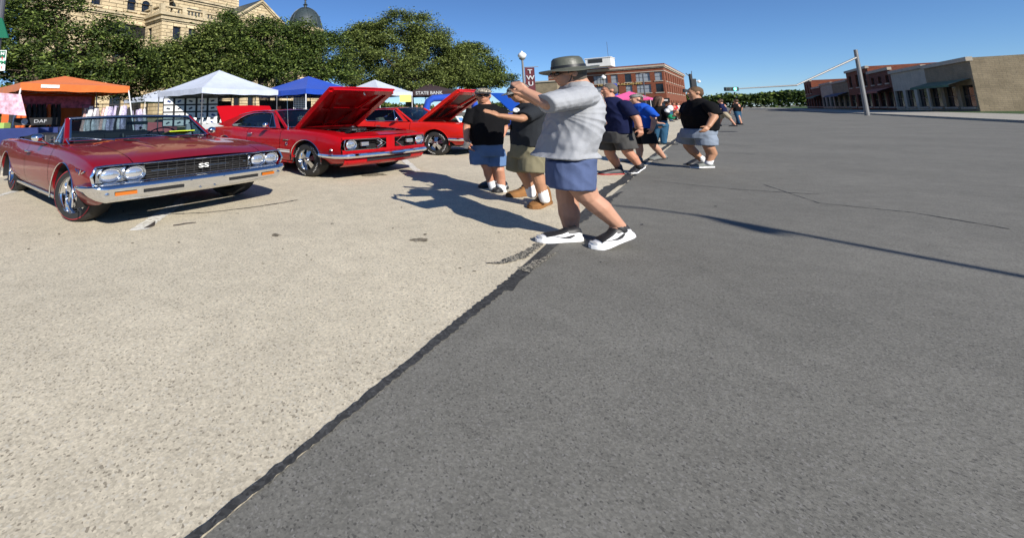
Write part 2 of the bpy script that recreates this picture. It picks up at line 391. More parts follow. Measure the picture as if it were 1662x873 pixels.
def lens_mat(name):
    m = mat(name, (.74, .76, .79), .10, spec=1)
    nt = m.node_tree; b = nt.nodes['Principled BSDF']; b.inputs['Metallic'].default_value = .8
    tc = nt.nodes.new('ShaderNodeTexCoord'); w = nt.nodes.new('ShaderNodeTexWave'); w.inputs['Scale'].default_value = 14; w.bands_direction = 'Y'
    nt.links.new(tc.outputs['Object'], w.inputs[0]); bp = nt.nodes.new('ShaderNodeBump'); bp.inputs['Strength'].default_value = .12; bp.inputs['Distance'].default_value = .004
    nt.links.new(w.outputs[0], bp.inputs['Height']); nt.links.new(bp.outputs[0], b.inputs['Normal']); return m
M_lens = lens_mat('headlamp_lens')

def well(root, xw, zc, r, sd, y0, y1):
    A = np.linspace(R(-12), R(192), 25)
    rows = [[(xw+(r-.004)*math.cos(t), sd*y, zc+(r-.004)*math.sin(t)) for t in A] for y in (y0, y1)]
    m = MB().grid(rows)
    m.poly([(xw+(r-.004)*math.cos(t), sd*y0, zc+(r-.004)*math.sin(t)) for t in A])
    return m.build('wheel_well', M_black, root, smooth=40)
class Surf:
    def __init__(s, xs, ctrl, bow=(), arches=()):
        s.xs = xs; s.ctrl = [np.array(c, float) for c in ctrl]; s.bow = bow; s.arches = arches; s.K = len(ctrl[0])
    def pt(s, x, tau, side=1):
        P = interp(x, s.xs, s.ctrl); n = s.K-2; i = min(int(tau), n-1); f = tau-i
        a = P[0] if i == 0 else (P[i]+P[i+1])/2
        c = P[-1] if i == n-1 else (P[i+1]+P[i+2])/2
        b = P[i+1]; y, z = (1-f)**2*a + 2*f*(1-f)*b + f*f*c
        if tau < n-3:
            for xw, r, zc in s.arches:
                if abs(x-xw) < r: z = max(z, zc+math.sqrt(r*r-(x-xw)**2))
        bo = float(interp(x, [q[0] for q in s.bow], [q[1] for q in s.bow])) if s.bow else 0
        return (x + bo*(1-(y/.95)**2), y*side, z)
    def xlist(s, x0, x1, nx):
        L = set(np.linspace(x0, x1, nx+1).round(5).tolist())
        for xw, r, zc in s.arches:
            for k in range(25):
                q = round(xw + r*math.cos(PI*k/24), 5)
                if x0 < q < x1: L.add(q)
        L = sorted(L); return [q for i, q in enumerate(L) if i == 0 or q-L[i-1] > .004]
    def patch(s, mb, x0, x1, t0, t1, nx=12, nt=None, sides=(1, -1)):
        nt = nt or max(2, int((t1-t0)*4)); X = s.xlist(x0, x1, nx); T = [t0+(t1-t0)*k/nt for k in range(nt+1)]
        for sd in sides: mb.grid([[s.pt(x, t, sd) for t in T] for x in X], flip=(sd > 0))
        return mb
    def across(s, mb, x0, x1, t0, nx=12, nt=6, lift=0):
        """bonnet or lid: both sides joined over the middle"""
        X = s.xlist(x0, x1, nx); n = s.K-2; T = [t0+(n-t0)*k/nt for k in range(nt+1)]
        rows = []
        for x in X:
            a = [s.pt(x, t, -1) for t in T]; b = [s.pt(x, t, 1) for t in T[:-1]][::-1]
            rows.append([(p[0], p[1], p[2]+lift) for p in a+b])
        return mb.grid(rows)
def wheel(root, x, y, r, rr, w=.2, style='magnum', side=-1, stripe=None):
    """tyre radius r, rim radius rr; outside face towards side"""
    e = part_empty('wheel', root); e.location = (x*PLAN*KX, y*PLAN*KY, r*KZ)
    s = side
    t = MB().lathe([(rr*.98, -w/2), (r*.86, -w/2-.008), (r*.96, -w/2+.015), (r, -w/2+.045), (r, w/2-.045), (r*.96, w/2-.015), (r*.86, w/2+.008), (rr*.98, w/2)], ax=(0, s, 0), n=48, close=True)
    t.build('tyre', M_rub, e, smooth=50)
    for k in (-2, 0, 2):   # tread grooves
        pass
    b = MB().lathe([(rr, w/2+.004), (rr*.985, w/2-.004), (rr*.93, w/2-.02), (rr*.90, w/2-.06), (rr*.86, .02), (.001, .02)], ax=(0, s, 0), n=40)
    b.build('rim', M_chrome, e, smooth=50)
    c = MB()
    for k in range(5):
        a = k*2*PI/5+.3
        d = Vector((math.cos(a), 0, math.sin(a))); q = Vector((-math.sin(a), 0, math.cos(a)))
        for sg in ((-.5, .5) if style == 'magnum' else (0,)):
            off = q*sg*.06
            p0 = d*.04+off*.5; p1 = d*rr*.9+off
            hw = q*(.028 if style != 'magnum' else .02)
            y0, y1 = s*(w/2-.012), s*(w/2-.045)
            for pa, pb in ((p0, p1),):
                A = [pa-hw+Vector((0, y0, 0)), pa+hw+Vector((0, y0, 0)), pb+hw*1.25+Vector((0, y1, 0)), pb-hw*1.25+Vector((0, y1, 0))]
                B = [v+Vector((0, -s*.03, 0)) for v in A]
                c.add(A+B, [(0, 1, 2, 3), (7, 6, 5, 4), (0, 4, 5, 1), (1, 5, 6, 2), (2, 6, 7, 3), (3, 7, 4, 0)])
    c.build('spokes', M_chrome if style != 'magnum' else M_dullchrome, e)
    MB().lathe([(.045, w/2-.03), (.045, w/2+.002), (.036, w/2+.014), (.001, w/2+.018)], ax=(0, s, 0), n=20).build('centre_cap', M_chrome, e, smooth=40)
    d = MB().lathe([(rr*.85, .0), (.001, .0)], ax=(0, s, 0), n=30, o=(0, s*.022, 0)); d.build('brake_disc', M_black, e)
    if stripe == 'redline':
        q = MB().lathe([(r*.865, w/2+.0095), (r*.90, w/2+.007)], ax=(0, s, 0), n=48); q.build('redline', M_redline, e)
    if stripe == 'white':
        q = MB()
        rnd = random.Random(3)
        for base in (.4, 2.3, 3.9, 5.4):
            for k in range(7):
                a = base+k*.115; h = .034*(.7+.3*rnd.random())
                for t0, t1, u0, u1 in ((0, .022, 0, 1), (.022, .075, 0, .35) if k % 2 else (.022, .075, .65, 1)):
                    P = []
                    for aa, hh in ((a+t0, u0), (a+t1, u0), (a+t1, u1), (a+t0, u1)):
                        R_ = r*.80+h*hh; P.append((R_*math.cos(aa), s*(w/2+.0085), R_*math.sin(aa)))
                    q.add(P, [(0, 1, 2, 3)] if s < 0 else [(3, 2, 1, 0)])
        q.build('tyre_lettering', M_whitelet, e)
    return e
def mirror_part(root, x, y, z, sd=-1):
    m = MB()
    m.tube([(x, sd*(y-.02), z-.10), (x+.03, sd*(y+.05), z-.03)], .010, n=8)
    m.lathe([(.001, -.035), (.03, -.03), (.052, -.01), (.056, .02), (.05, .024), (.001, .024)], o=(x+.03, sd*(y+.08), z), ax=(-1, 0, .05), n=18)
    return m.build('door_mirror', M_chrome, root, smooth=50)
def seat(mb, x, y, w, zt=.86, zb=.42):
    mb.box((x, y, zb), (.5, w, .16)); mb.box((x-.27, y, (zb+zt)/2), (.14, w, zt-zb+.1), rot=Matrix.Rotation(-.2, 3, 'Y'))
def steering(root, x, y, z, r=.19):
    ax = Vector((-.85, 0, .5)).normalized(); m = MB(); a = Vector((0, 1, 0)); b = ax.cross(a)
    pts = [Vector((x, y, z)) + (a*math.cos(k*PI/12)+b*math.sin(k*PI/12))*r for k in range(25)]
    m.tube(pts, .012, n=6, cap=False)
    for k in (0, 2.1, 4.2): m.tube([Vector((x, y, z)), Vector((x, y, z))+(a*math.cos(k)+b*math.sin(k))*r], .008, n=5)
    m.tube([(x, y, z), (x+.4, y, z-.22)], .02, n=6)
    return m.build('steering_wheel', M_semi, root, smooth=60)

def lamp(root, c, r, name='headlight', ax=(1, 0, 0), bez=M_chrome, rb=1.22, depth=.03, label=None):
    e = MB().lathe([(r*rb, -.05), (r*rb, .012), (r*1.12, .028), (r*1.02, .010), (r*1.0, 0)], o=c, ax=ax, n=32).build(name, bez, root, smooth=50, label=label)
    prof = [(r*math.sin(k*PI/2/8), depth*math.cos(k*PI/2/8)) for k in range(8, -1, -1)]
    MB().lathe(prof, o=c, ax=ax, n=32).build('lens', M_lens, e, smooth=180)
    return e

def kscale(x=1, y=1, z=1):
    global KX, KY, KZ
    KX, KY, KZ = x, y, z
# ---- maroon convertible
def convertible():
    root = thing('convertible_car', 'maroon convertible with its top down and chrome front bumper, nearest car on the left', 'car', (-2.97, 6.33, 0), R(-41.5))
    P = M_maroon
    arch = [(0, .405, .325), (-2.92, .40, .315)]
    xs = [-4.10, -3.95, -3.3, -2.6, -1.75, -.9, -.3, .3, .66, .80]
    def sec(zb, y0, y1, y2, y3, ysh, zmid, zsh, ztop, zc, ytop, inner=.62):
        return [(y0, zb), (y0+.03, zb), (y1, zb+.08), (y2, zb+.22), (y3, zmid), (y3-.005, (zmid+zsh)/2), (ysh, zsh-.03), (ysh-.005, zsh), (ysh-.03, zsh+.012), (ytop, ztop), (inner+.03, ztop+.002), (inner-.03, ztop), (.35, (ztop+zc)/2+.006), (.1, zc), (0, zc)]
    ct = [sec(.38, .76, .84, .87, .87, .84, .62, .84, .86, .88, .78), sec(.32, .78, .87, .90, .90, .87, .62, .87, .89, .91, .80),
          sec(.26, .79, .89, .925, .935, .91, .63, .91, .935, .95, .84), sec(.23, .79, .89, .93, .945, .92, .62, .925, .95, .965, .85),
          sec(.22, .79, .885, .925, .935, .90, .60, .895, .93, .95, .83), sec(.22, .79, .885, .925, .935, .90, .60, .89, .925, .965, .82),
          sec(.23, .79, .885, .925, .935, .905, .60, .88, .915, .955, .81), sec(.25, .79, .885, .925, .935, .905, .60, .84, .872, .91, .81),
          sec(.30, .80, .885, .92, .93, .905, .58, .785, .81, .84, .80), sec(.40, .80, .875, .91, .915, .895, .56, .725, .748, .772, .80)]
    S = Surf(xs, ct, bow=[(-4.1, -.05), (-3, 0), (-.5, 0), (.3, .03), (.8, .06)], arches=arch)
    n = S.K-2; g = .006; TH = 10.0
    for sd in (-1, 1):
        S.patch(MB(), -.55+g, .80, 0, TH, 14, 34, (sd,)).build('front_fender', P, root, smooth=40)
        S.patch(MB(), -1.72+g, -.55-g, .2, 8.6, 10, 30, (sd,)).build('door', P, root, smooth=40)
        S.patch(MB(), -4.10, -1.72-g, 0, 8.6, 18, 30, (sd,)).build('rear_quarter', P, root, smooth=40)
    h = S.across(MB(), -.52, .80, TH+.1, 14, 10).build('hood', P, root, smooth=40)
    # two raised ribs with dark louvres on the hood
    for sd in (-1, 1):
        m = MB(); X = np.linspace(-.45, .62, 14); rows = []
        for x in X:
            z = S.pt(x, 11.6, 1)[2]; k = math.sin(PI*min(1, max(0, (x+.45)/1.07)))**.5
            rows.append([(x, sd*(.30-.05), z-.003), (x, sd*(.30-.03), z+.012*k), (x, sd*(.30+.03), z+.012*k), (x, sd*(.30+.06), z-.004)])
        m.grid(rows, flip=sd > 0).build('hood_rib', P, h, smooth=60)
        v = MB()
        for q in range(6): v.box((-.30+q*.035, sd*.30, S.pt(-.3, 11.6, 1)[2]+.018), (.018, .10, .012))
        v.build('louvre', M_semi, h)
    S.across(MB(), -.86, -.53, TH-1.4, 5, 8, lift=-.004).build('cowl', P, root, smooth=40)
    m = MB()
    for k in range(16): m.box((-.62, -.5+k*.066, .962), (.10, .03, .006))
    m.build('cowl_vent', M_black, root)
    S.across(MB(), -4.10, -3.05, 8.5, 8, 10).build('trunk_lid', P, root, smooth=40)
    # dark shell inside so nothing shows through the joints
    MB().box((-1.75, 0, .42), (4.2, 1.5, .34)).build('underbody', M_black, root)
    MB().box((.1, 0, .62), (1.1, 1.4, .36)).build('inner_shell', M_black, root); MB().box((-3.6, 0, .66), (.9, 1.5, .34)).build('inner_shell', M_black, root)
    # cockpit
    m = MB(); seat(m, -1.55, .38, .56, .95); seat(m, -1.55, -.38, .56, .95); seat(m, -2.35, 0, 1.2, .95)
    m.build('seats', M_vinyl, root, bevel=.02)
    MB().box((-.98, 0, .88), (.3, 1.4, .16)).box((-.9, 0, .93), (.2, 1.36, .06)).build('dashboard', M_dash, root, bevel=.02)
    for sd in (-1, 1):
        MB().box((-1.72, sd*.80, .70), (2.1, .06, .46)).build('door_panel', M_vinyl, root, bevel=.01)
    m = MB()
    rows = []
    for x, zz in ((-2.62, .92), (-2.66, 1.01), (-2.8, 1.04), (-3.0, 1.03), (-3.12, .96), (-3.14, .93)):
        rows.append([(x, y, zz-.05*(abs(y)/.78)**4 + .012*math.sin(y*19)) for y in np.linspace(-.8, .8, 21)])
    m.grid(rows); m.build('folded_top_cover', M_vinyl, root, smooth=60)
    steering(root, -1.22, .38, .93)
    # windscreen
    wb, wt = (-.66, .955), (-1.06, 1.275)
    yb, yt = .77, .685
    def wp(u, v, off=0):    # u across -1..1, v up 0..1
        y = (yb+(yt-yb)*v)*u; bowx = .13*(1-v*.3)*(1-abs(u)**2.4)
        return (wb[0]+(wt[0]-wb[0])*v + bowx - .02 + off*.6, y, wb[1]+(wt[1]-wb[1])*v + .025*v*(1-u*u) + off*.75)
    ws = MB().grid([[wp(u, v) for u in np.linspace(-.96, .96, 21)] for v in np.linspace(.02, .95, 6)]).build('windshield', M_glass, root, smooth=180)
    for q_ in (-1, 1): MB().tube([wp(q_, v) for v in np.linspace(-.03, 1, 6)], .028, n=8).build('windshield_pillar', P, root, smooth=60)
    MB().tube([wp(u, 1, .0) for u in np.linspace(-1, 1, 17)], .026, n=8).build('windshield_header', M_dullchrome, root, smooth=60)
    MB().tube([wp(u, .965, .012) for u in np.linspace(-.97, .97, 17)], .012, n=6).tube([wp(u, .0, .014) for u in np.linspace(-.99, .99, 17)], .011, n=6).tube([wp(-.965, v, .014) for v in np.linspace(0, 1, 6)], .010, n=6).tube([wp(.965, v, .014) for v in np.linspace(0, 1, 6)], .010, n=6).build('windshield_trim', M_chrome, root, smooth=60)
    for sd in (-1, 1):    # small quarter window behind each pillar
        f = MB().tube([(-.80, sd*.79, .93), (-1.08, sd*.70, 1.24), (-1.13, sd*.765, .94)], .012, n=6).build('vent_window_frame', M_chrome, root, smooth=60)
        MB().add([(-.83, sd*.785, .94), (-1.08, sd*.70, 1.22), (-1.12, sd*.765, .95)], [(0, 1, 2)]).build('vent_window', M_glass, root)
    m = MB().box((-.98, 0, 1.19), (.02, .24, .055)).tube([(-.98, 0, 1.21), (-1.0, 0, 1.28)], .008, n=6); m.build('rear_view_mirror', M_chrome, root)
    for y0 in (-.36, .30):
        m = MB().tube([wp(y0/yb, -.06, .02), wp((y0-.30)/yb, .07, .035), wp((y0-.55)/yb, .05, .03)], [.009, .007, .005], n=6); m.build('wiper', M_dullchrome, root)
    mirror_part(root, -.98, .88, 1.02, -1); mirror_part(root, -.98, .88, 1.02, 1)
    # grille opening and lamps
    xf = .815
    def fx(y): return .785+.06*(1-(y/.95)**2)
    Y = np.linspace(-.885, .885, 25)
    MB().grid([[(fx(y)-.10, y*.99, z) for y in Y] for z in (.535, .735)]).build('grille_back', M_black, root)
    m = MB()
    for k in range(6):
        z = .566+k*.0285; m.tube([(fx(y)-.035, y*.985, z) for y in np.linspace(-.885, .885, 15)], .0032, n=4, flat=1)
    for y in np.linspace(-.40, .40, 11): m.tube([(fx(y)-.032, y, .555), (fx(y)-.032, y, .725)], .0018, n=4)
    gr = m.build('grille', M_grillebar, root)
    m = MB()
    for z, r in ((.742, .013), (.545, .010)): m.tube([(fx(y)+.006, y, z-(.008 if abs(y) > .85 else 0)) for y in Y], r, n=6)
    for sd in (-1, 1): m.tube([(fx(.9)+.004, sd*.88, .735), (fx(.9)+.03, sd*.915, .64), (fx(.9)+.012, sd*.89, .548)], .011, n=6)
    m.build('grille_surround', M_chrome, root, smooth=60)
    m = MB().tube([(fx(y)-.02, y, .640) for y in np.linspace(-.46, .46, 9)], .005, n=5)
    m.build('grille_centre_bar', M_chrome, root)
    for y in (-.775, -.600, .600, .775): lamp(root, (fx(y)-.015, y, .635), .078, rb=1.15)
    for sd in (-1, 1):
        m = MB(); m.box((fx(.65)-.05, sd*.69, .635), (.03, .37, .16)); m.build('headlight_panel', M_dullchrome, root, bevel=.006)
    text_mesh('badge', 'SS', .075, M_paper, root, frame((fx(0)-.005, 0, .64), (0, 1, 0), (0, 0, 1)), .006, sx=1.5, bold=.001)
    # valance strip between grille and bumper
    MB().grid([[(fx(y)+dx, y, z) for y in Y] for dx, z in ((-.06, .44), (.0, .48), (.02, .51), (.012, .54))]).build('front_valance', P, root, smooth=60)
    # bumper
    prof = [(-.05, .545), (.035, .543), (.062, .525), (.070, .495), (.062, .478), (.066, .42), (.055, .375), (.02, .345), (-.05, .340)]
    def bx(y): return .80+.07*(1-(y/.96)**2)
    Yb = [(.86-.30, -.958, 1), (.86-.12, -.962, 1), (.81, -.945, 1)] ; rows = []
    path = [(.62, -.925), (.70, -.928), (.76, -.920), (.80, -.90), (.825, -.865)]+[(bx(y)+.0, y) for y in np.linspace(-.79, .79, 17)]+[(.825, .865), (.80, .90), (.76, .920), (.70, .928), (.62, .925)]
    for i, (x, y) in enumerate(path):
        a = path[max(i-1, 0)]; b = path[min(i+1, len(path)-1)]; tx, ty = b[0]-a[0], b[1]-a[1]; l = math.hypot(tx, ty); nx, ny = ty/l, -tx/l
        kz = 1 if 1 < i < len(path)-2 else .94
        rows.append([(x+nx*d, (y+ny*d)*(1-(.13*max(0, abs(y)-.78)/.14)*max(0, .545-z)/.205), .44+(z-.44)*kz) for d, z in prof])
    bp = MB().grid(rows, flip=True).build('front_bumper', M_chrome, root, smooth=45)
    for y0, y1 in ((-.55, -.22), (.22, .55)):
        MB().grid([[(bx(y)+.0695, y, z) for y in np.linspace(y0, y1, 7)] for z in (.418, .452)]).build('bumper_slot', M_black, bp)
    for sd in (-1, 1):
        MB().grid([[(bx(y)+.072, y, z) for y in sorted((sd*.60, sd*.66, sd*.76))] for z in (.418, .455)]).build('parking_light', M_amber, bp)
    for y in (-.16, .16, -.07, .07): MB().lathe([(.012, 0), (.011, .006), (.001, .008)], o=(bx(y)+.066, y, .49 if abs(y) > .1 else .39), ax=(1, 0, 0), n=10).build('bumper_bolt', M_dullchrome, bp)
    for sd in (-1, 1): MB().lathe([(.02, 0), (.018, .006), (.001, .009)], o=(bx(.82)+.066, sd*.815, .44), ax=(1, 0, 0), n=14).build('bumper_bolt', M_dullchrome, bp)
    # trim: wheel arch lips, sill, belt line
    for xw, r, zc in arch:
        for sd in (-1, 1):
            pts = [(xw+(r+.006)*math.cos(t), sd*(S.pt(xw+(r)*math.cos(t)*.999, 2.4, 1)[1]+.012), zc+(r+.006)*math.sin(t)) for t in np.linspace(-.15, PI+.15, 25)]
            MB().tube(pts, .007, n=6).build('wheel_arch_trim', M_chrome, root, smooth=60)
            well(root, xw, zc, r, sd, .50, .90)
    for sd in (-1, 1):
        MB().box((-1.46, sd*.845, .235), (2.06, .05, .05)).build('sill_trim', M_dullchrome, root, bevel=.01)
        MB().tube([(x, sd*(S.pt(x, 7.6, 1)[1]-.03), S.pt(x, 7.6, 1)[2]+.014) for x in np.linspace(-2.9, -.9, 12)], .008, n=6).build('belt_trim', M_chrome, root)
        MB().box((-1.52, sd*.945, .80), (.16, .03, .025)).build('door_handle', M_chrome, root, bevel=.006)
        m = MB(); yy = sd*.932
        m.tube([(.52, yy, .70), (.56, yy, .645), (.60, yy, .70)], .007, n=5).tube([(.44, yy, .70), (.50, yy, .67)], .008, n=5).tube([(.62, yy, .665), (.69, yy, .69)], .008, n=5)
        m.build('fender_badge', M_chrome, root)
        wheel(root, 0, sd*.745, .338, .232, .20, 'five', sd, 'redline'); wheel(root, -2.92, sd*.755, .338, .232, .20, 'five', sd, 'redline')
    # rear bumper
    MB().tube([(-3.9, -.92, .50), (-4.14, -.86, .50), (-4.18, 0, .50), (-4.14, .86, .50), (-3.9, .92, .50)], .075, n=10, flat=1).build('rear_bumper', M_chrome, root, smooth=60)
    # antenna
    MB().tube([(-.42, -.80, .93), (-.46, -.82, 1.0)], .006, n=6).build('antenna', M_chrome, root)
    return root
kscale(.88, .955, .985); conv = convertible(); kscale()
for w_ in conv.children:
    if w_.name.startswith('wheel') and w_.type == 'EMPTY' and w_.location.x > -1: w_.rotation_euler.z = R(16)
# things lying on its dashboard
def at_car(pose, lx, ly, lz):
    if pose[0] < -1: lx *= .88; ly *= .955
    elif pose[0] > 2: lx *= .87
    x0, y0, a = pose; c, s = math.cos(a), math.sin(a); lx *= PLAN; ly *= PLAN
    return (x0+lx*c-ly*s, y0+lx*s+ly*c, lz)
POSE_A = (-2.97, 6.33, R(-41.5))
q = MB().box((0, 0, 0), (.20, .30, .012), rot=Matrix.Rotation(-.25, 3, 'Y')).build('yellow_sheet', M_yellow); q.location = at_car(POSE_A, -.76, .42, 1.0); q.rotation_euler.z = POSE_A[2]
tag(q, 'bright yellow show card lying on the dashboard behind the windshield of the maroon convertible', 'card')

# ---- coupes with the hood raised
def coupe(pose, label, P, o):
    """o: options"""
    root = thing('coupe_car', label, 'car', (pose[0], pose[1], 0), pose[2], o.get('group'))
    wb = o.get('wb', 2.74); arch = [(0, .385, .33), (-wb, .385, .33)]
    xr = -wb-1.15; fz = o.get('fz', 0)
    xs = [xr, xr+.15, -wb-.4, -wb+.25, -2.1, -1.5, -.9, -.3, .3, .62, .78]
    def sec(zb, y0, y1, y3, ysh, zmid, zsh, zc, inner=.60):
        return [(y0, zb), (y0+.03, zb), (y1, zb+.08), (y3-.005, zb+.22), (y3, zmid), (y3-.012, (zmid+zsh)/2+.02), (ysh, zsh-.06), (ysh-.03, zsh-.015), (ysh-.08, zsh), (inner+.03, zsh+.008), (inner-.03, zsh+.008), (.35, (zsh+zc)/2+.012), (.1, zc), (0, zc)]
    k = fz
    ct = [sec(.42, .72, .78, .80, .78, .64, .86, .87), sec(.36, .74, .80, .84, .82, .62, .90, .91), sec(.28, .76, .85, .885, .87, .62, .945, .955),
          sec(.24, .76, .86, .905, .885, .62, .955, .965), sec(.22, .76, .85, .885, .86, .60, .925, .93), sec(.22, .76, .845, .88, .855, .60, .915, .935), sec(.22, .76, .845, .88, .855, .60, .91, .94),
          sec(.24, .76, .85, .885, .865, .60, .905, .94), sec(.27, .76, .85, .89, .87, .60, .875+k, .91+k), sec(.30, .75, .845, .885, .86, .60, .825+k, .855+k), sec(.33, .74, .83, .865, .845, .60, .775+k, .805+k)]
    S = Surf(xs, ct, bow=[(xr, -.06), (-3, 0), (-.3, 0), (.3, .03), (.78, .10)], arches=arch)
    n = S.K-2; g = .006; TH = 9.0
    for sd in (-1, 1):
        S.patch(MB(), -.72+g, .78, 0, TH, 14, 30, (sd,)).build('front_fender', P, root, smooth=40)
        S.patch(MB(), -1.85+g, -.72-g, .2, TH-.4, 10, 26, (sd,)).build('door', P, root, smooth=40)
        S.patch(MB(), xr, -1.85-g, 0, TH-.4, 18, 30, (sd,)).build('rear_quarter', P, root, smooth=40)
        MB().grid([[(-.1, sd*.66, z), (.62, sd*.64, z)] for z in (.55, .87+k)]).build('inner_fender', P, root)
    S.across(MB(), -1.0, -.72, TH-.1, 4, 8).build('cowl', P, root, smooth=40)
    S.across(MB(), .60, .78, TH-.05, 5, 8).build('nose_panel', P, root, smooth=40)
    MB().box((-1.6, 0, .42), (4.3, 1.46, .34)).box((-2.1, 0, .70), (.6, 1.56, .24)).build('underbody', M_black, root)
    # engine bay
    MB().box((0.0, 0, .50), (1.36, 1.2, .02)).box((-.70, 0, .75), (.02, 1.3, .34)).build('engine_bay', M_black, root)
    MB().box((.60, 0, .72), (.05, 1.1, .22)).build('radiator', M_black, root)
    e = MB().box((-.05, 0, .62), (.62, .34, .28)).box((-.05, .22, .76), (.52, .13, .09)).box((-.05, -.22, .76), (.52, .13, .09)).build('engine_block', M_orange if o.get('orange_engine') else M_grey, root, bevel=.02)
    ac = MB().lathe([(.001, .075), (.05, .075), (.06, .06), (.20, .055), (.22, .045), (.22, .0), (.20, -.01), (.001, -.01)], o=(.08, -.02, .86), n=32).build('air_cleaner', M_semi, e, smooth=40)
    MB().lathe([(.215, .012), (.228, .02), (.228, .035), (.215, .045)], o=(.08, -.02, .86), n=32).build('chrome_band', M_chrome, ac, smooth=40)
    MB().lathe([(.03, .0), (.03, .02), (.001, .025)], o=(.08, -.02, .93), n=16).build('wing_nut', M_chrome, ac)
    m = MB().box((.38, .42, .78), (.2, .26, .18)).build('battery', M_black, root, bevel=.01)
    m = MB()
    rnd = random.Random(11)
    for _ in range(9):
        a = Vector((rnd.uniform(-.5, .5), rnd.uniform(-.5, .5), .80)); b = Vector((rnd.uniform(-.5, .5), rnd.uniform(-.5, .5), .78))
        m.tube([a, (a+b)/2+Vector((0, 0, .08)), b], .014, n=6)
    m.build('hoses', M_black, root, smooth=60)
    m = MB()
    for _ in range(10): m.box((rnd.uniform(-.4, .5), rnd.uniform(-.5, .5), rnd.uniform(.78, .86)), (.08, .06, .05), rz=rnd.uniform(0, 3))
    m.build('engine_fittings', M_chrome, root)
    # hood panel, hinged at the cowl
    a = R(o.get('hood', 50)); L = o.get('hoodlen', 1.30); hw = .64
    hx, hz = -.66, .925
    def hp(u, v, t):    # u 0..1 along, v -1..1 across, t thickness offset downward
        cr = .02*(1-v*v); x = L*u; z = cr - t - .05*u*u
        w = hw*(1+.07*u)*v
        return (hx + x*math.cos(a) - z*math.sin(a), w, hz + x*math.sin(a) + z*math.cos(a))
    U, V = np.linspace(0, 1, 9), np.linspace(-1, 1, 13)
    m = MB(); top = [[hp(u, v, 0) for v in V] for u in U]; bot = [[hp(u, v, .035) for v in V] for u in U]
    m.grid(top); m.grid(bot, flip=True)
    m.grid([[hp(u, -1, 0) for u in U], [hp(u, -1, .035) for u in U]]); m.grid([[hp(u, 1, 0) for u in U], [hp(u, 1, .035) for u in U]], flip=True)
    m.grid([[hp(1, v, 0) for v in V], [hp(1, v, .035) for v in V]], flip=False); m.grid([[hp(0, v, 0) for v in V], [hp(0, v, .035) for v in V]], flip=True)
    h = m.build('hood', P, root, smooth=40)
    m = MB()
    def rib(p, q, w=.05, t=.05):
        p, q = np.array(p), np.array(q); d = q-p; nrm = np.array((-d[1], d[0])); nrm = nrm/np.linalg.norm(nrm*np.array((1, .64)))*w/2
        c = [p-nrm, q-nrm, q+nrm, p+nrm]
        lo = [hp(x[0], x[1], .034) for x in c]; hi = [hp(x[0]*.99+.005, x[1]*.98, .034+t) for x in c]
        m.add(lo+hi, [(0, 1, 5, 4), (1, 2, 6, 5), (2, 3, 7, 6), (3, 0, 4, 7), (4, 5, 6, 7)])
    rib((.04, -.9), (.04, .9), .09); rib((.95, -.93), (.95, .93), .09); rib((.04, -.92), (.95, -.92), .11); rib((.04, .92), (.95, .92), .11)
    rib((.06, -.15), (.95, -.72), .07, .03); rib((.06, .15), (.95, .72), .07, .03); rib((.5, -.88), (.5, .88), .06, .028)
    m.build('hood_frame', P, h)
    if o.get('liner'): MB().grid([[hp(u, v, .041) for v in np.linspace(-.8, .8, 7)] for u in np.linspace(.12, .88, 5)], flip=True).build('hood_liner', M_semi, h)
    z = hp(.95, 0, .06); MB().box(z, (.05, .10, .05)).tube([z, (z[0]+.03, z[1]+.02, z[2]-.09)], .012, n=6).build('hood_latch', M_dullchrome, h)
    for sd in (-1, 1): MB().tube([(hx+.02, sd*.62, .90), hp(.16, sd*.95, .05)], .012, n=6).build('hood_hinge', M_semi, root)
    # cabin
    zr = 1.335; ty = .57
    ws_b, ws_t = (-.80, .935), (-1.36, zr-.03)
    rf = [(-1.36, zr-.03, .575), (-1.7, zr, .585), (-2.1, zr-.005, .58), (-2.35, zr-.03, .575)]
    tail = o.get('tail', [(-2.35, zr-.03, .575), (-2.7, zr-.10, .58), (-3.1, zr-.23, .60), (-3.45, .985, .63)])
    def cross(x, z, w, cr, N=13): return [(x, v*w, z+cr*(1-v*v)) for v in np.linspace(-1, 1, N)]
    RX = np.linspace(rf[0][0], rf[-1][0], 9)
    rows = []
    for x in RX:
        z, w = interp(-x, [-q[0] for q in rf], [(q[1], q[2]) for q in rf]); rows.append(cross(x, z, w, .035))
    MB().grid(rows, flip=True).build('roof', o.get('roofmat', P), root, smooth=180)
    TX = np.linspace(tail[0][0], tail[-1][0], 9); rows = []; edge = []
    for x in TX:
        z, w = interp(-x, [-q[0] for q in tail], [(q[1], q[2]) for q in tail]); rows.append(cross(x, z, w, .035)); edge.append((x, w, z))
    MB().grid(rows, flip=True).build('fastback_panel', P, root, smooth=180)
    MB().grid([[(p[0], p[1]*.86, p[2]+.012) for p in r] for r in rows[2:7]], flip=True).build('rear_window', M_darkglass, root, smooth=180)
    # windscreen
    def wp(u, v, off=0):
        y = (.70+(.575-.70)*v)*u; bo = .12*(1-v*.3)*(1-abs(u)**2.4)
        return (ws_b[0]+(ws_t[0]-ws_b[0])*v+bo*(1-v)*1.0-.0+off*.5, y, ws_b[1]+(ws_t[1]-ws_b[1])*v+.035*v*(1-u*u)+off*.8)
    MB().grid([[wp(u, v) for u in np.linspace(-.97, .97, 17)] for v in np.linspace(.02, .97, 6)]).build('windshield', M_darkglass if o.get('darkws') else M_glass, root, smooth=180)
    for q_ in (-1, 1): MB().tube([wp(q_, v) for v in np.linspace(-.03, 1, 6)], .03, n=8).build('windshield_pillar', P, root, smooth=60)
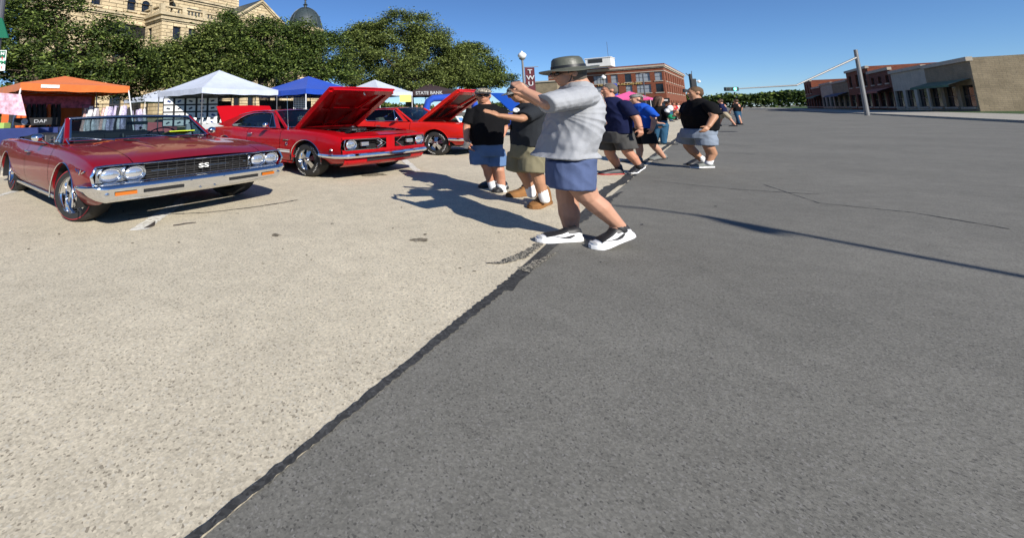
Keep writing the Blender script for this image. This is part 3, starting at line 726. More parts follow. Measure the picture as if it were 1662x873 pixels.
    MB().tube([wp(u, .985, .008) for u in np.linspace(-1, 1, 13)], .013, n=6).tube([wp(u, .01, .012) for u in np.linspace(-1, 1, 13)], .011, n=6).build('windshield_trim', M_chrome, root)
    # side walls of the cabin: painted ring around the window opening
    belt = lambda x: .93 + (.02 if x < -2.3 else 0)
    def yat(z): return .80 - (z-.92)*(.225/.38)
    outer = [(-.82, .925), (-1.10, 1.12), (-1.36, zr-.03), (-1.75, zr+.0), (-2.15, zr-.01), (-2.45, zr-.045), (-2.7, zr-.10), (-3.1, zr-.23), (-3.42, 1.0), (-3.0, .95), (-2.4, .935), (-1.6, .925)]
    if o.get('outer'): outer = o['outer']
    inner = o.get('inner', [(-.98, .945), (-1.16, 1.08), (-1.40, zr-.065), (-1.75, zr-.04), (-2.1, zr-.055), (-2.35, zr-.10), (-2.52, 1.16), (-2.62, 1.06), (-2.68, .985), (-2.6, .965), (-2.2, .95), (-1.6, .945)])
    for sd in (-1, 1):
        A = [(x, sd*(yat(z)+.0), z) for x, z in outer]; B = [(x, sd*(yat(z)), z) for x, z in inner]
        m = MB(); m.grid([A, B], close_v=True, flip=sd > 0); m.build('cabin_side', P, root, smooth=30)
        MB().tube([(x, sd*(yat(z)+.006), z) for x, z in inner+[inner[0]]], .010, n=6, cap=False).build('window_trim', M_chrome, root, smooth=60)
        MB().poly([(x, sd*(yat(z)-.012), z) for x, z in inner]).build('side_window', M_darkglass, root)
        MB().tube([(inner[0][0]-.22, sd*.79, .94), (inner[2][0]-.05, sd*.585, inner[2][1])], .011, n=6).build('vent_window_bar', M_chrome, root)
        # drip rail
        MB().tube([(x, sd*(yat(z)+.004), z+.006) for x, z in outer[2:7]], .009, n=6).build('drip_rail', M_chrome, root)
    m = MB(); seat(m, -1.65, .36, .54, 1.0); seat(m, -1.65, -.36, .54, 1.0); seat(m, -2.45, 0, 1.15, .96)
    m.build('seats', M_cream if o.get('cream') else M_vinyl, root, bevel=.02)
    MB().box((-1.05, 0, .88), (.3, 1.34, .16)).build('dashboard', M_dash, root, bevel=.02)
    steering(root, -1.30, .36, .93); mirror_part(root, -1.1, .85, 1.01, -1)
    MB().box((-1.28, 0, 1.23), (.02, .22, .05)).build('rear_view_mirror', M_chrome, root)
    # front end
    def fx(y): return .78+.10*(1-(y/.95)**2)
    Y = np.linspace(-.84, .84, 21)
    f = o.get('front', 'split')
    zt, zb2 = .755+k, .545+k
    MB().grid([[(fx(y)-.10, y, z) for y in Y] for z in (zb2-.02, zt+.03)]).build('grille_back', M_black, root)
    if f == 'split':
        # painted frame: top lip, bottom lip, centre divider, corners
        m = MB()
        m.grid([[(fx(y)+d, y, z) for y in Y] for d, z in ((-.005, .79+k), (.012, .765+k), (.004, zt-.012), (-.05, zt-.016))], flip=False)
        m.grid([[(fx(y)+d, y, z) for y in Y] for d, z in ((-.05, zb2+.014), (.006, zb2+.01), (.012, zb2-.03), (-.02, zb2-.08))])
        m.build('front_panel', P, root, smooth=60)
        w = [-.085, -.04, 0, .04, .085]
        MB().grid([[(fx(y)+.016-abs(y)*.1, y, z) for y in w] for z in np.linspace(zb2-.03, zt+.03, 4)]).build('centre_divider', P, root, smooth=60)
        for sd in (-1, 1):
            loop = [(.80, zt-.01), (.825, (zt+zb2)/2), (.80, zb2+.01), (.24, zb2+.012), (.105, (zt+zb2)/2), (.24, zt-.012)]
            if True:
                MB().tube([(fx(y)+.012, sd*y, z) for y, z in loop+[loop[0]]], .011, n=6, cap=False).build('grille_surround', M_chrome, root, smooth=60)
                MB().tube([(fx(y)-.02, sd*y, z) for y, z in [(.24, zb2+.035), (.15, (zt+zb2)/2), (.24, zt-.035)]], .018, n=6).build('grille_end_trim', M_dullchrome, root)
            m = MB()
            for q in range(6): m.tube([(fx(y)-.05, sd*y, zb2+.03+q*.034) for y in (.15, .4, .6)], .003, n=4)
            m.build('grille', M_dullchrome if o.get('brightgrille') else M_semi, root)
            lamp(root, (fx(.7)-.02, sd*.70, (zt+zb2)/2), .084, rb=1.14)
            MB().box((fx(.44)-.025, sd*.46, (zt+zb2)/2), (.04, .14, .075)).build('parking_light', M_lens, root, bevel=.015)
    # bumper
    zbm = o.get('zbm', .455)
    path = [(.40, -.885), (.60, -.895), (.72, -.88), (.78, -.84)]+[(fx(y)+.03, y) for y in np.linspace(-.78, .78, 15)]+[(.78, .84), (.72, .88), (.60, .895), (.40, .885)]
    prof = [(-.03, .045), (.03, .045), (.055, .03), (.06, .0), (.045, -.03), (.02, -.045), (-.03, -.045)]
    rows = []
    for i, (x, y) in enumerate(path):
        a_ = path[max(i-1, 0)]; b_ = path[min(i+1, len(path)-1)]; tx, ty = b_[0]-a_[0], b_[1]-a_[1]; l = math.hypot(tx, ty); nx, ny = ty/l, -tx/l
        rows.append([(x+nx*d, y+ny*d, zbm+z) for d, z in prof])
    MB().grid(rows, flip=True).build('front_bumper', M_chrome, root, smooth=45)
    MB().grid([[(fx(y)+d, y*.96, z) for y in Y] for d, z in ((-.0, .40), (.01, .36), (-.03, .29), (-.10, .25))]).build('front_valance', P, root, smooth=60)
    MB().grid([[(fx(y)+.012, y, z) for y in np.linspace(-.45, .45, 9)] for z in (.34, .385)]).build('valance_slot', M_black, root)
    MB().tube([(xr+.3, -.83, .52), (xr-.02, -.78, .52), (xr-.06, 0, .52), (xr-.02, .78, .52), (xr+.3, .83, .52)], .06, n=10).build('rear_bumper', M_chrome, root, smooth=60)
    for xw, r, zc in arch:
        for sd in (-1, 1):
            pts = [(xw+(r+.005)*math.cos(t), sd*(S.pt(xw+r*math.cos(t)*.999, 2.4, 1)[1]+.010), zc+(r+.005)*math.sin(t)) for t in np.linspace(-.1, PI+.1, 25)]
            MB().tube(pts, .010 if o.get('archtrim') else .006, n=6).build('wheel_arch_trim', M_chrome if o.get('archtrim') else P, root, smooth=60)
            well(root, xw, zc, r, sd, .50, .85)
    for sd in (-1, 1):
        if o.get('stripe'):
            MB().grid([[(x, sd*(S.pt(x, 3.0, 1)[1]+.004), z) for x in np.linspace(-.78, -.41, 4)] for z in (.44, .475)], flip=sd < 0).grid([[(x, sd*(S.pt(x, 3.0, 1)[1]+.004), z) for x in np.linspace(-.78, -.41, 4)] for z in (.485, .50)], flip=sd < 0).build('side_stripe', M_whitelet, root)
            MB().box((-.52, sd*.885, .70), (.15, .012, .018)).lathe([(.035, 0), (.028, .006), (.02, 0)], o=(-.5, sd*.89, .62), ax=(0, sd, 0), n=16).build('fender_badge', M_chrome, root)
            MB().lathe([(.025, 0), (.02, .01), (.001, .012)], o=(.62, sd*.884, .56), ax=(0, sd, 0), n=14).build('side_marker', M_lens, root)
        MB().box((-1.70, sd*.89, .80), (.14, .03, .025)).build('door_handle', M_chrome, root, bevel=.006)
        MB().box((-1.37, sd*.80, .235), (1.9, .04, .03)).build('sill_trim', P, root)
        for xw in (0, -wb): wheel(root, xw, sd*.755, .33, .20, .20, 'magnum', sd, 'white')
    if o.get('lid'):   # open trunk lid
        al = R(o['lid']); x0, z0 = -3.40, .985; Ll = o.get('lidlen', .62)
        m = MB(); rows = []; rb = []
        for u in np.linspace(0, 1, 6):
            cx, cz = x0 - Ll*u*math.cos(al), z0 + Ll*u*math.sin(al)
            cc = .05*u*u
            rows.append([(cx-cc*math.sin(al), v*.66, cz-cc*math.cos(al)+.02*(1-v*v)) for v in np.linspace(-1, 1, 9)])
            rb.append([(cx-cc*math.sin(al)+.03*math.sin(al), v*.66, cz-cc*math.cos(al)+.03*math.cos(al)+.02*(1-v*v)) for v in np.linspace(-1, 1, 9)])
        m.grid(rows); m.grid(rb, flip=True)
        m.grid([[r[0] for r in rows], [r[0] for r in rb]], flip=True); m.grid([[r[-1] for r in rows], [r[-1] for r in rb]]); m.grid([rows[-1], rb[-1]], flip=True)
        m.build('trunk_lid', P, root, smooth=40)
        MB().box((-3.65, 0, .80), (.5, 1.2, .02)).build('trunk_floor', M_black, root)
    else:
        S.across(MB(), xr, -3.40, TH-.5, 8, 8).build('trunk_lid', P, root, smooth=40)
    MB().grid([[(xr-.05, y, z) for y in np.linspace(-.78, .78, 7)] for z in (.42, .86)], flip=True).build('tail_panel', P, root)
    if o.get('antenna'):
        MB().tube([(-.62, -.78, .91), (-.64, -.79, 1.62)], [.006, .003], n=6).lathe([(.02, 0), (.015, .03), (.006, .04)], o=(-.62, -.78, .905), n=12).build('antenna', M_chrome, root)
    return root
POSE_B = (-.47, 9.70, R(-48)); POSE_C = (2.66, 13.6, R(-41))
kscale(1, .95, 1.03)
coupe(POSE_B, 'bright red fastback coupe with both hood and trunk lid raised, split grille', M_red,
      dict(hood=42, hoodlen=1.30, lid=62, stripe=1, archtrim=1, antenna=1, darkws=1))
notch = [(-.82, .925), (-1.10, 1.12), (-1.36, 1.305), (-1.75, 1.335), (-2.1, 1.33), (-2.35, 1.30), (-2.5, 1.26), (-2.75, 1.12), (-3.0, .97), (-2.8, .945), (-2.4, .935), (-1.6, .925)]
notch_in = [(-.98, .945), (-1.16, 1.08), (-1.40, 1.27), (-1.75, 1.295), (-2.0, 1.29), (-2.15, 1.27), (-2.22, 1.2), (-2.26, 1.1), (-2.28, 1.0), (-2.2, .955), (-1.9, .95), (-1.6, .945)]
ntail = [(-2.35, 1.305, .575), (-2.5, 1.26, .58), (-2.75, 1.12, .60), (-3.05, .96, .63)]
kscale(.87, .97, 1.06)
coupe(POSE_C, 'orange-red hardtop coupe with raised hood behind the two men, third car of the front row', M_orange,
      dict(hood=38, hoodlen=1.48, liner=1, outer=notch, inner=notch_in, tail=ntail, archtrim=0, cream=1, fz=.01, orange_engine=1, group=None))
kscale()
q = MB().box((0, 0, 0), (.02, .26, .20), rot=Matrix.Rotation(-.45, 3, 'Y')).build('show_card', M_paper); q.location = at_car(POSE_C, .35, -.30, 1.02); q.rotation_euler.z = POSE_C[2]
MB().box((.011, 0, 0), (.006, .18, .12), rot=Matrix.Rotation(-.45, 3, 'Y')).build('print', M_bluetint, q)
tag(q, 'white show card propped up in the engine bay of the orange-red coupe', 'card')
pitch = Vector((POSE_C[0]-POSE_B[0], POSE_C[1]-POSE_B[1]))
pD = (2.81+3.3*1.0, 14.0+4.3, R(-45))
kscale(1, 1, 1.22)
coupe((11.3, 19.2, R(-45)), 'royal blue coupe with raised trunk lid, mostly hidden behind the standing and walking men', M_blue,
      dict(hood=-2, hoodlen=1.25, lid=49, lidlen=1.1, outer=notch, inner=notch_in, tail=ntail))
kscale()
# ------------------------------------------------------------------ canopies and market stalls
def cloth(name, col, rough=.8, b=.5): return mat(name, col, rough, var=(2.5, .08), bump=(7, b, .03), sheen=.1)
M_cw = cloth('white_canopy_cloth', (.52, .57, .68)); M_co = cloth('orange_canopy_cloth', (.66, .155, .03)); M_cb = cloth('blue_canopy_cloth', (.004, .058, .42))
M_cdark = cloth('maroon_black_canopy_cloth', (.022, .005, .008)); M_cpink = cloth('pink_canopy_cloth', (.85, .10, .32))
M_pole = mat('dark_steel_leg', (.12, .12, .13), .4, metal=.5); M_wpole = mat('white_enamel_leg', (.72, .73, .74), .4)
M_greycloth = cloth('grey_table_cloth', (.42, .43, .44)); M_bluecloth = cloth('navy_table_cloth', (.015, .03, .14)); M_pinkcloth = cloth('salmon_table_cloth', (.62, .16, .17))
def canopy(loc, rz, w, d, z0, val, zp, m, mp, label, group='pop-up canopies along the square', splay=0, roof_name='canopy_roof'):
    root = thing('canopy_tent', label, 'canopy', (*loc, 0), rz, group)
    c = [(0, 0), (w, 0), (w, d), (0, d)]; zt = z0+val
    apex = (w/2, d/2, zp)
    for i in range(4):      # one roof panel and one valance on each side
        a, b = c[i], c[(i+1) % 4]
        rows = []
        for s in np.linspace(0, 1, 9):
            row = []
            for t in np.linspace(0, 1, 13):
                x = a[0]+(b[0]-a[0])*t; y = a[1]+(b[1]-a[1])*t
                px_, py_ = x+(apex[0]-x)*s, y+(apex[1]-y)*s
                sag = -.10*math.sin(PI*s)*math.sin(PI*t)*(1-s) - .02*math.sin(PI*t)*(s == 0)
                row.append((px_, py_, zt+(zp-zt)*(s**1.12) + sag))
            rows.append(row)
        MB().grid(rows).build(roof_name, m, root, smooth=180, plan=1)
        nx, ny = (b[1]-a[1]), -(b[0]-a[0]); l = math.hypot(nx, ny); nx, ny = nx/l, ny/l
        rows = [[(a[0]+(b[0]-a[0])*t+nx*.012*math.sin(t*23)*(1-q), a[1]+(b[1]-a[1])*t+ny*.012*math.sin(t*23)*(1-q), z0+(zt-z0)*q+.012*math.cos(t*PI*6)*(1-q)-.02*math.sin(PI*t)) for t in np.linspace(0, 1, 25)] for q in (0, .5, 1)]
        MB().grid(rows).build('valance', m, root, smooth=180, plan=1)
    for (x, y) in c:
        ix, iy = (.05 if x == 0 else -.05), (.05 if y == 0 else -.05)
        MB().tube([(x+ix, y+iy, zt-.02), (x+ix-splay*ix*4, y+iy-splay*iy*4, .15)], .028, n=6).build('leg', mp, root, plan=1)
    m_ = MB()
    for i in range(4):
        a, b = c[i], c[(i+1) % 4]
        k = 4
        for j in range(k):
            t0, t1 = j/k, (j+1)/k; za, zb = (zt-.04, zt-.20) if j % 2 else (zt-.20, zt-.04)
            for q0, q1 in ((za, zb), (zb, za)):
                I = lambda t: (w/2+(a[0]+(b[0]-a[0])*t-w/2)*.965, d/2+(a[1]+(b[1]-a[1])*t-d/2)*.965)
                m_.tube([(*I(t0), q0-.06), (*I(t1), q1-.06)], .012, n=4)
    m_.build('truss', mp, root, plan=1)
    return root
tw = canopy((-7.75, 19.55), ROWA, 4.4, 4.4, 2.33, .27, 3.72, M_cw, M_pole, 'white pop-up canopy left of the blue one, framed prints hanging below it')
to = canopy((-13.5, 16.35), ROWA, 3.95, 4.0, 2.42, .30, 3.22, M_co, M_wpole, 'orange pop-up canopy at the left edge, behind the maroon convertible', splay=1.6)
MB().box((.95, -.03, 2.60), (.62, .012, .13)).build('label_strip', M_paper, to, plan=1)
tb = canopy((-3.31, 21.8), ROWA, 4.4, 4.4, 2.32, .27, 3.50, M_cb, M_wpole, 'royal blue pop-up canopy just right of the large white one')
tw2 = canopy((.70, 31.7), ROWA, 4.4, 4.4, 2.62, .32, 4.0, M_cw, M_wpole, 'white pop-up canopy behind the raised hood of the bright red coupe')
canopy((-20.4, 38.5), ROWA, 4.6, 4.6, 2.75, .3, 3.95, M_cw, M_wpole, 'small distant white canopy seen between the orange and white ones')
bank = canopy((3.7, 38.2), R(2), 4.0, 4.2, 2.75, .42, 3.95, M_cdark, M_pole, 'dark maroon and black canopy with white bank lettering on its valance')
text_mesh('lettering', 'STATE BANK', .40, M_greycloth, bank, frame((1.55, -.04, 2.97), (1, 0, 0), (0, 0, 1)), .004, plan=1, sx=1.05, bold=.008)
canopy((31.2, 47.6), ROWA, 4.6, 4.6, 2.15, .18, 3.25, M_cpink, M_wpole, 'bright pink pop-up canopy in front of the brick building')
# distant canopies of the street fair beyond
canopy((33.0, 54.5), ROWA, 4.4, 4.4, 2.1, .2, 3.0, M_cdark, M_pole, 'dark red canopy just beyond the bright pink one')

def loc_of(root, x, y, z):
    a = root.rotation_euler.z; l = root.location
    return (l.x+x*math.cos(a)-y*math.sin(a), l.y+x*math.sin(a)+y*math.cos(a), z)
def table(loc, rz, w, d, h, m, label, base=.135):
    t = thing('stall_table', label, 'table', (loc[0], loc[1], base), rz)
    MB().box((0, 0, h-.02), (w, d, .04)).build('table_top', m, t, plan=1)
    rows = []
    n = 40
    for q in (0, .5, 1):
        row = []
        for k in range(n):
            s = k/n*4; i = int(s); f = s-i
            P = [(-w/2, -d/2), (w/2, -d/2), (w/2, d/2), (-w/2, d/2), (-w/2, -d/2)]
            x = P[i][0]+(P[i+1][0]-P[i][0])*f; y = P[i][1]+(P[i+1][1]-P[i][1])*f
            wv = 1+.03*math.sin(k*2.1)*(1-q)+.03*(1-q)
            row.append((x*wv, y*wv, .02+(h-.015)*q))
        rows.append(row)
    MB().grid(rows, close_v=True).build('table_cloth', m, t, smooth=60, plan=1)
    return t
# prints hanging on panels under the white canopy
M_board = mat('black_display_board', (.02, .02, .022), .8)
M_ink = mat('dark_ink', (.05, .06, .08), .8); M_navyink = mat('navy_ink', (.03, .06, .2), .8)
pan = thing('display_panel', 'black display panel hung with rows of white framed prints under the white canopy', 'display panel', loc_of(tw, .9, 2.6, .15), R(6))
MB().box((0, 0, 1.38), (2.75, .04, 1.45)).build('board', M_board, pan, plan=1)
for s in (-1.33, 1.33): MB().tube([(s, .03, 0), (s, .03, 2.2)], .02, n=6).build('post', M_pole, pan, plan=1)
for i in range(5):
    for j in range(4):
        x, z = -1.1+i*.55, .84+j*.36
        p = MB().box((x, -.035, z), (.44, .02, .285)).build('print', M_paper, pan, plan=1)
        MB().box((x+random.uniform(-.03, .03), -.049, z), (.18, .006, .07+.04*random.random()), rot=Matrix.Rotation(random.uniform(-.5, .5), 3, 'Y')).build('drawing', M_ink if random.random() < .7 else M_navyink, p, plan=1)
t1 = table(loc_of(tw, .85, .35, 0), ROWA+R(-25), 2.4, .9, .80, M_greycloth, 'table with a pale grey cloth under the front of the white canopy')
for k in range(5):
    x, y, z = loc_of(t1, -.85+k*.30, 0, .96)
    q = MB().box((0, 0, .14), (.13, .02, .28), rot=Matrix.Rotation(-.35, 3, 'X') @ Matrix.Rotation(.25, 3, 'Y')).build('print_card', M_paper, plan=1); q.location = (x, y, z); q.rotation_euler.z = ROWA-R(25)
    tag(q, 'white print leaning on the grey cloth table, %s of five' % ('leftmost', 'second from left', 'middle', 'second from right', 'rightmost')[k], 'print')
# orange stall: back wall, banner, clothes
M_owall = cloth('orange_back_wall', (.60, .12, .02)); M_pinkban = mat('pink_banner_print', (.62, .16, .28), .8, var=(6, .5)); M_dk = cloth('dark_garments', (.02, .02, .025))
w_ = thing('stall_wall', 'orange cloth back wall closing the rear of the orange canopy', 'wall', loc_of(to, 0, 0, 0), ROWA)
rows = [[(x, 3.7+.03*math.sin(x*9), z) for x in np.linspace(.2, 3.8, 30)] for z in (.2, 2.45)]
MB().grid(rows).build('wall_cloth', M_owall, w_, smooth=180, plan=1)
MB().box((2.0, 3.62, 2.1), (3.2, .02, .55)).build('pink_banner', M_pinkban, w_, plan=1)
rack = thing('garment_rack', 'rack of dark shirts and jackets standing inside the orange canopy', 'rack', loc_of(to, 1.2, 2.8, .15), ROWA)
def garment(mb, x, y, z, w, h, t=.10, rnd=random):
    rows = []
    for q in np.linspace(0, 1, 6):
        ww = w*(.35+.65*min(1, q*3))*(1+.08*math.sin(q*7+x*5)); row = []
        for k in range(12):
            a = k*PI/6; row.append((x+math.cos(a)*t*(.6+.7*q)*(1+.45*math.sin(k*2.3+x*9+q*4)), y+math.sin(a)*ww/2*(1+.15*math.sin(k+q*9)), z-h*q*(1+.06*math.sin(k*1.7+x*5))))
        rows.append(row)
    mb.grid(rows, close_v=True)
MB().tube([(-.9, 0, 0), (-.9, 0, 1.85), (.9, 0, 1.85), (.9, 0, 0)], .018, n=6).build('rail', M_pole, rack, plan=1)
for k in range(10):
    m = MB(); garment(m, -.8+k*.18, 0, 1.82, .5, random.uniform(.8, 1.2)); m.build('garment', random.choice([M_dk, M_dk, M_owall, M_dk]), rack, smooth=60, plan=1)
def pcloth(n_, c_, a_): return mat(n_, c_, .85, var=(4, .35), grain=(18, a_), bump=(9, .8, .03))
M_clothes = [pcloth('white_garment', (.62, .60, .63), .35), pcloth('lilac_garment', (.45, .40, .56), .6), pcloth('blush_garment', (.66, .42, .38), .5), cloth('purple_garment', (.12, .05, .25)), cloth('red_garment', (.5, .03, .05))]
def clothes_rack(loc, rz, w, h, n, pal, label, ztop, base=.15):
    r = thing('clothes_rack', label, 'clothes rack', (loc[0], loc[1], base), rz)
    MB().tube([(-w/2, 0, 0), (-w/2, 0, ztop), (w/2, 0, ztop), (w/2, 0, 0)], .02, n=6).build('rail', M_pole, r, plan=1)
    for k in range(n):
        m = MB(); garment(m, -w/2+w*(k+.5)/n+random.uniform(-.05, .05), random.uniform(-.16, .16), ztop-.04-random.uniform(0, .12), random.uniform(.45, .7), random.uniform(h*.75, h), .11); m.build('garment', random.choice(pal), r, smooth=60, plan=1)
    return r
px1 = at(172, 200, 19.5)
clothes_rack((px1.x, px1.y), R(5), 2.1, 1.5, 13, [M_clothes[0], M_clothes[0], M_clothes[2], M_clothes[1], M_dk], 'rack of white, lilac and blush garments right of the orange canopy', 1.75)
px1 = at(212, 200, 21.5)
clothes_rack((px1.x, px1.y), R(40), 1.3, 1.2, 8, [M_clothes[0], M_clothes[3], M_clothes[4], M_clothes[1]], 'short rack of purple, white and red garments beside the leg of the orange canopy', 1.65)
px1 = at(248, 200, 27)
table((px1.x, px1.y), R(5), 2.6, 1.0, .85, M_pinkcloth, 'table with a salmon pink cloth left of the white canopy')
px1 = at(20, 215, 15.5)
tt = table((px1.x, px1.y), R(14), 3.2, .9, .86, M_bluecloth, 'table with a navy cloth under the orange canopy')
b_ = MB().box((0, 0, 0), (1.35, .04, .26)).build('table_banner', M_black, plan=1); l_ = loc_of(tt, .75, -.1, 1.22); b_.location = l_; b_.rotation_euler.z = R(14)
tag(b_, 'black banner lettered DAF standing on the navy table', 'banner')
text_mesh('lettering', 'DAF', .17, M_greycloth, b_, frame((.15, -.024, 0), (1, 0, 0), (0, 0, 1)), .003, plan=1, sx=1.3)
MB().lathe([(.11, 0), (.10, .004), (.001, .004)], o=(-.35, -.02, 0), ax=(0, -1, 0), n=20).build('round_emblem', M_greycloth, b_, plan=1)
for k, (dx, mm, h_, lb) in enumerate(((-1.2, M_cpink, .22, 'small pink box on the left end of the navy table'), (-.7, M_paper, .14, 'low white box on the navy table left of the black banner'), (-.35, mat('lime_box', (.35, .5, .12), .7), .2, 'lime green box on the navy table next to the black banner'))):
    q = MB().box((0, 0, h_/2), (.36, .3, h_)).build('goods_box', mm, plan=1, bevel=.01); q.location = loc_of(tt, dx, .05, .995); tag(q, lb, 'box')
fl = MB(); q0 = at(8, 168, 15.0)
rows = [[(q0.x-.75+1.3*s+.25*t, q0.y+.05*math.sin(s*6), q0.z+.42-.75*t-.12*s) for s in np.linspace(0, 1, 8)] for t in np.linspace(0, 1, 6)]
fl.grid(rows); fo = fl.build('hanging_banner', mat('pink_floral_print', (.75, .45, .55), .8, var=(5, .5)), plan=1, smooth=180)
tag(fo, 'pink and white printed banner hanging from the left corner of the orange canopy', 'banner')
for cx_, cy_, rt_, w_c, lb in ((3.0, 4.1, tw, 2.4, 'charcoal backdrop cloth at the right rear of the large white canopy'), (2.2, 4.1, tb, 4.0, 'charcoal backdrop cloth at the rear of the blue canopy')):
    bk_ = MB().grid([[(x, .04*math.sin(x*11), z) for x in np.linspace(-w_c/2, w_c/2, 30)] for z in (.25, 2.15)]).build('backdrop_cloth', M_dk, plan=1, smooth=180)
    bk_.location = loc_of(rt_, cx_, cy_, 0); bk_.rotation_euler.z = ROWA; tag(bk_, lb, 'backdrop')
# lattice panel below the blue canopy
q0 = at(487, 178, 23.2)
lat = thing('lattice_panel', 'pale lattice jewellery panel standing under the blue canopy', 'display panel', (q0.x, q0.y, .15), R(4))
m = MB()
for k in range(9): m.box((-.34+k*.085, 0, 1.2), (.022, .02, 1.7))
for k in range(17): m.box((0, .008, .4+k*.1), (.72, .02, .022))
m.build('lattice', M_paper, lat, plan=1)
MB().box((0, .06, 1.2), (.74, .02, 1.72)).build('backing_cloth', M_dk, lat, plan=1)
# dark goods tables beneath the blue and second white canopy
for u, Y, w, lb, mm in ((450, 24.5, 2.4, 'dark cloth table under the left side of the blue canopy', M_dk), (530, 25.5, 2.2, 'dark cloth table under the right side of the blue canopy', M_dk), (640, 35, 3.0, 'navy cloth table under the white canopy behind the red coupe', M_bluecloth), (380, 25, 2.2, 'dark cloth table at the back right of the white canopy', M_dk)):
    q0 = at(u, 178, Y); table((q0.x, q0.y), R(5), w, .9, .95, mm, lb)
q0 = at(658, 160, 33); q = MB().box((0, 0, 0), (.62, .03, .55)).build('yellow_poster', mat('yellow_poster_paper', (.75, .70, .18), .8)); q.location = q0; q.rotation_euler.z = R(5)
tag(q, 'pale yellow poster hanging at the right leg of the white canopy behind the red coupe', 'poster')
# blue arch
p = [at(u, v, 30) for u, v in ((691, 192), (692, 176), (695, 165), (703, 160), (735, 158), (760, 157), (770, 168), (772, 192))]
ar = MB().tube(p, .30, n=12, flat=.8).build('inflatable_arch', M_cb, plan=1, smooth=60); tag(ar, 'thick royal blue arch standing between the bank canopy and the orange-red coupe', 'arch')
st_ = MB(); c0 = at(727, 161, 29.65)
for k in range(5):
    a = k*2*PI/5; st_.add([(c0.x+.16*math.sin(a), c0.y, c0.z+.16*math.cos(a)), (c0.x+.06*math.sin(a+.63), c0.y-.01, c0.z+.06*math.cos(a+.63)), (c0.x, c0.y-.02, c0.z), (c0.x+.06*math.sin(a-.63), c0.y-.01, c0.z+.06*math.cos(a-.63))], [(0, 1, 2, 3)])
st_.build('star_emblem', mat('light_blue_emblem', (.05, .35, .9), .6), ar, plan=1)

# ------------------------------------------------------------------ trees
def leaf_mat(name, base, light):
    m = bpy.data.materials.new(name); m.use_nodes = True; nt = m.node_tree; b = nt.nodes['Principled BSDF']; L = nt.links.new
    g = nt.nodes.new('ShaderNodeNewGeometry'); r = nt.nodes.new('ShaderNodeValToRGB')
    r.color_ramp.elements[0].color = (*[c*.38 for c in base], 1); r.color_ramp.elements[1].color = (*light, 1)
    e = r.color_ramp.elements.new(.6); e.color = (*base, 1)
    L(g.outputs['Random Per Island'], r.inputs[0]); L(r.outputs[0], b.inputs['Base Color'])
    b.inputs['Roughness'].default_value = .55; b.inputs['Specular IOR Level'].default_value = .22
    t = nt.nodes.new('ShaderNodeBsdfTranslucent'); L(r.outputs[0], t.inputs[0])
    mx = nt.nodes.new('ShaderNodeMixShader'); mx.inputs[0].default_value = .14
    L(b.outputs[0], mx.inputs[1]); L(t.outputs[0], mx.inputs[2]); L(mx.outputs[0], nt.nodes['Material Output'].inputs[0])
    return m
M_leafs = [leaf_mat('oak_leaf_dark', (.052, .085, .018), (.20, .26, .055)), leaf_mat('oak_leaf', (.068, .10, .022), (.24, .29, .07)), leaf_mat('oak_leaf_olive', (.09, .12, .028), (.27, .32, .085))]
M_bark = mat('oak_bark', (.10, .075, .05), .95, bump=(12, 1, .05), var=(4, .25)); M_palebark = mat('pale_bark', (.30, .24, .15), .95, bump=(12, 1, .04))
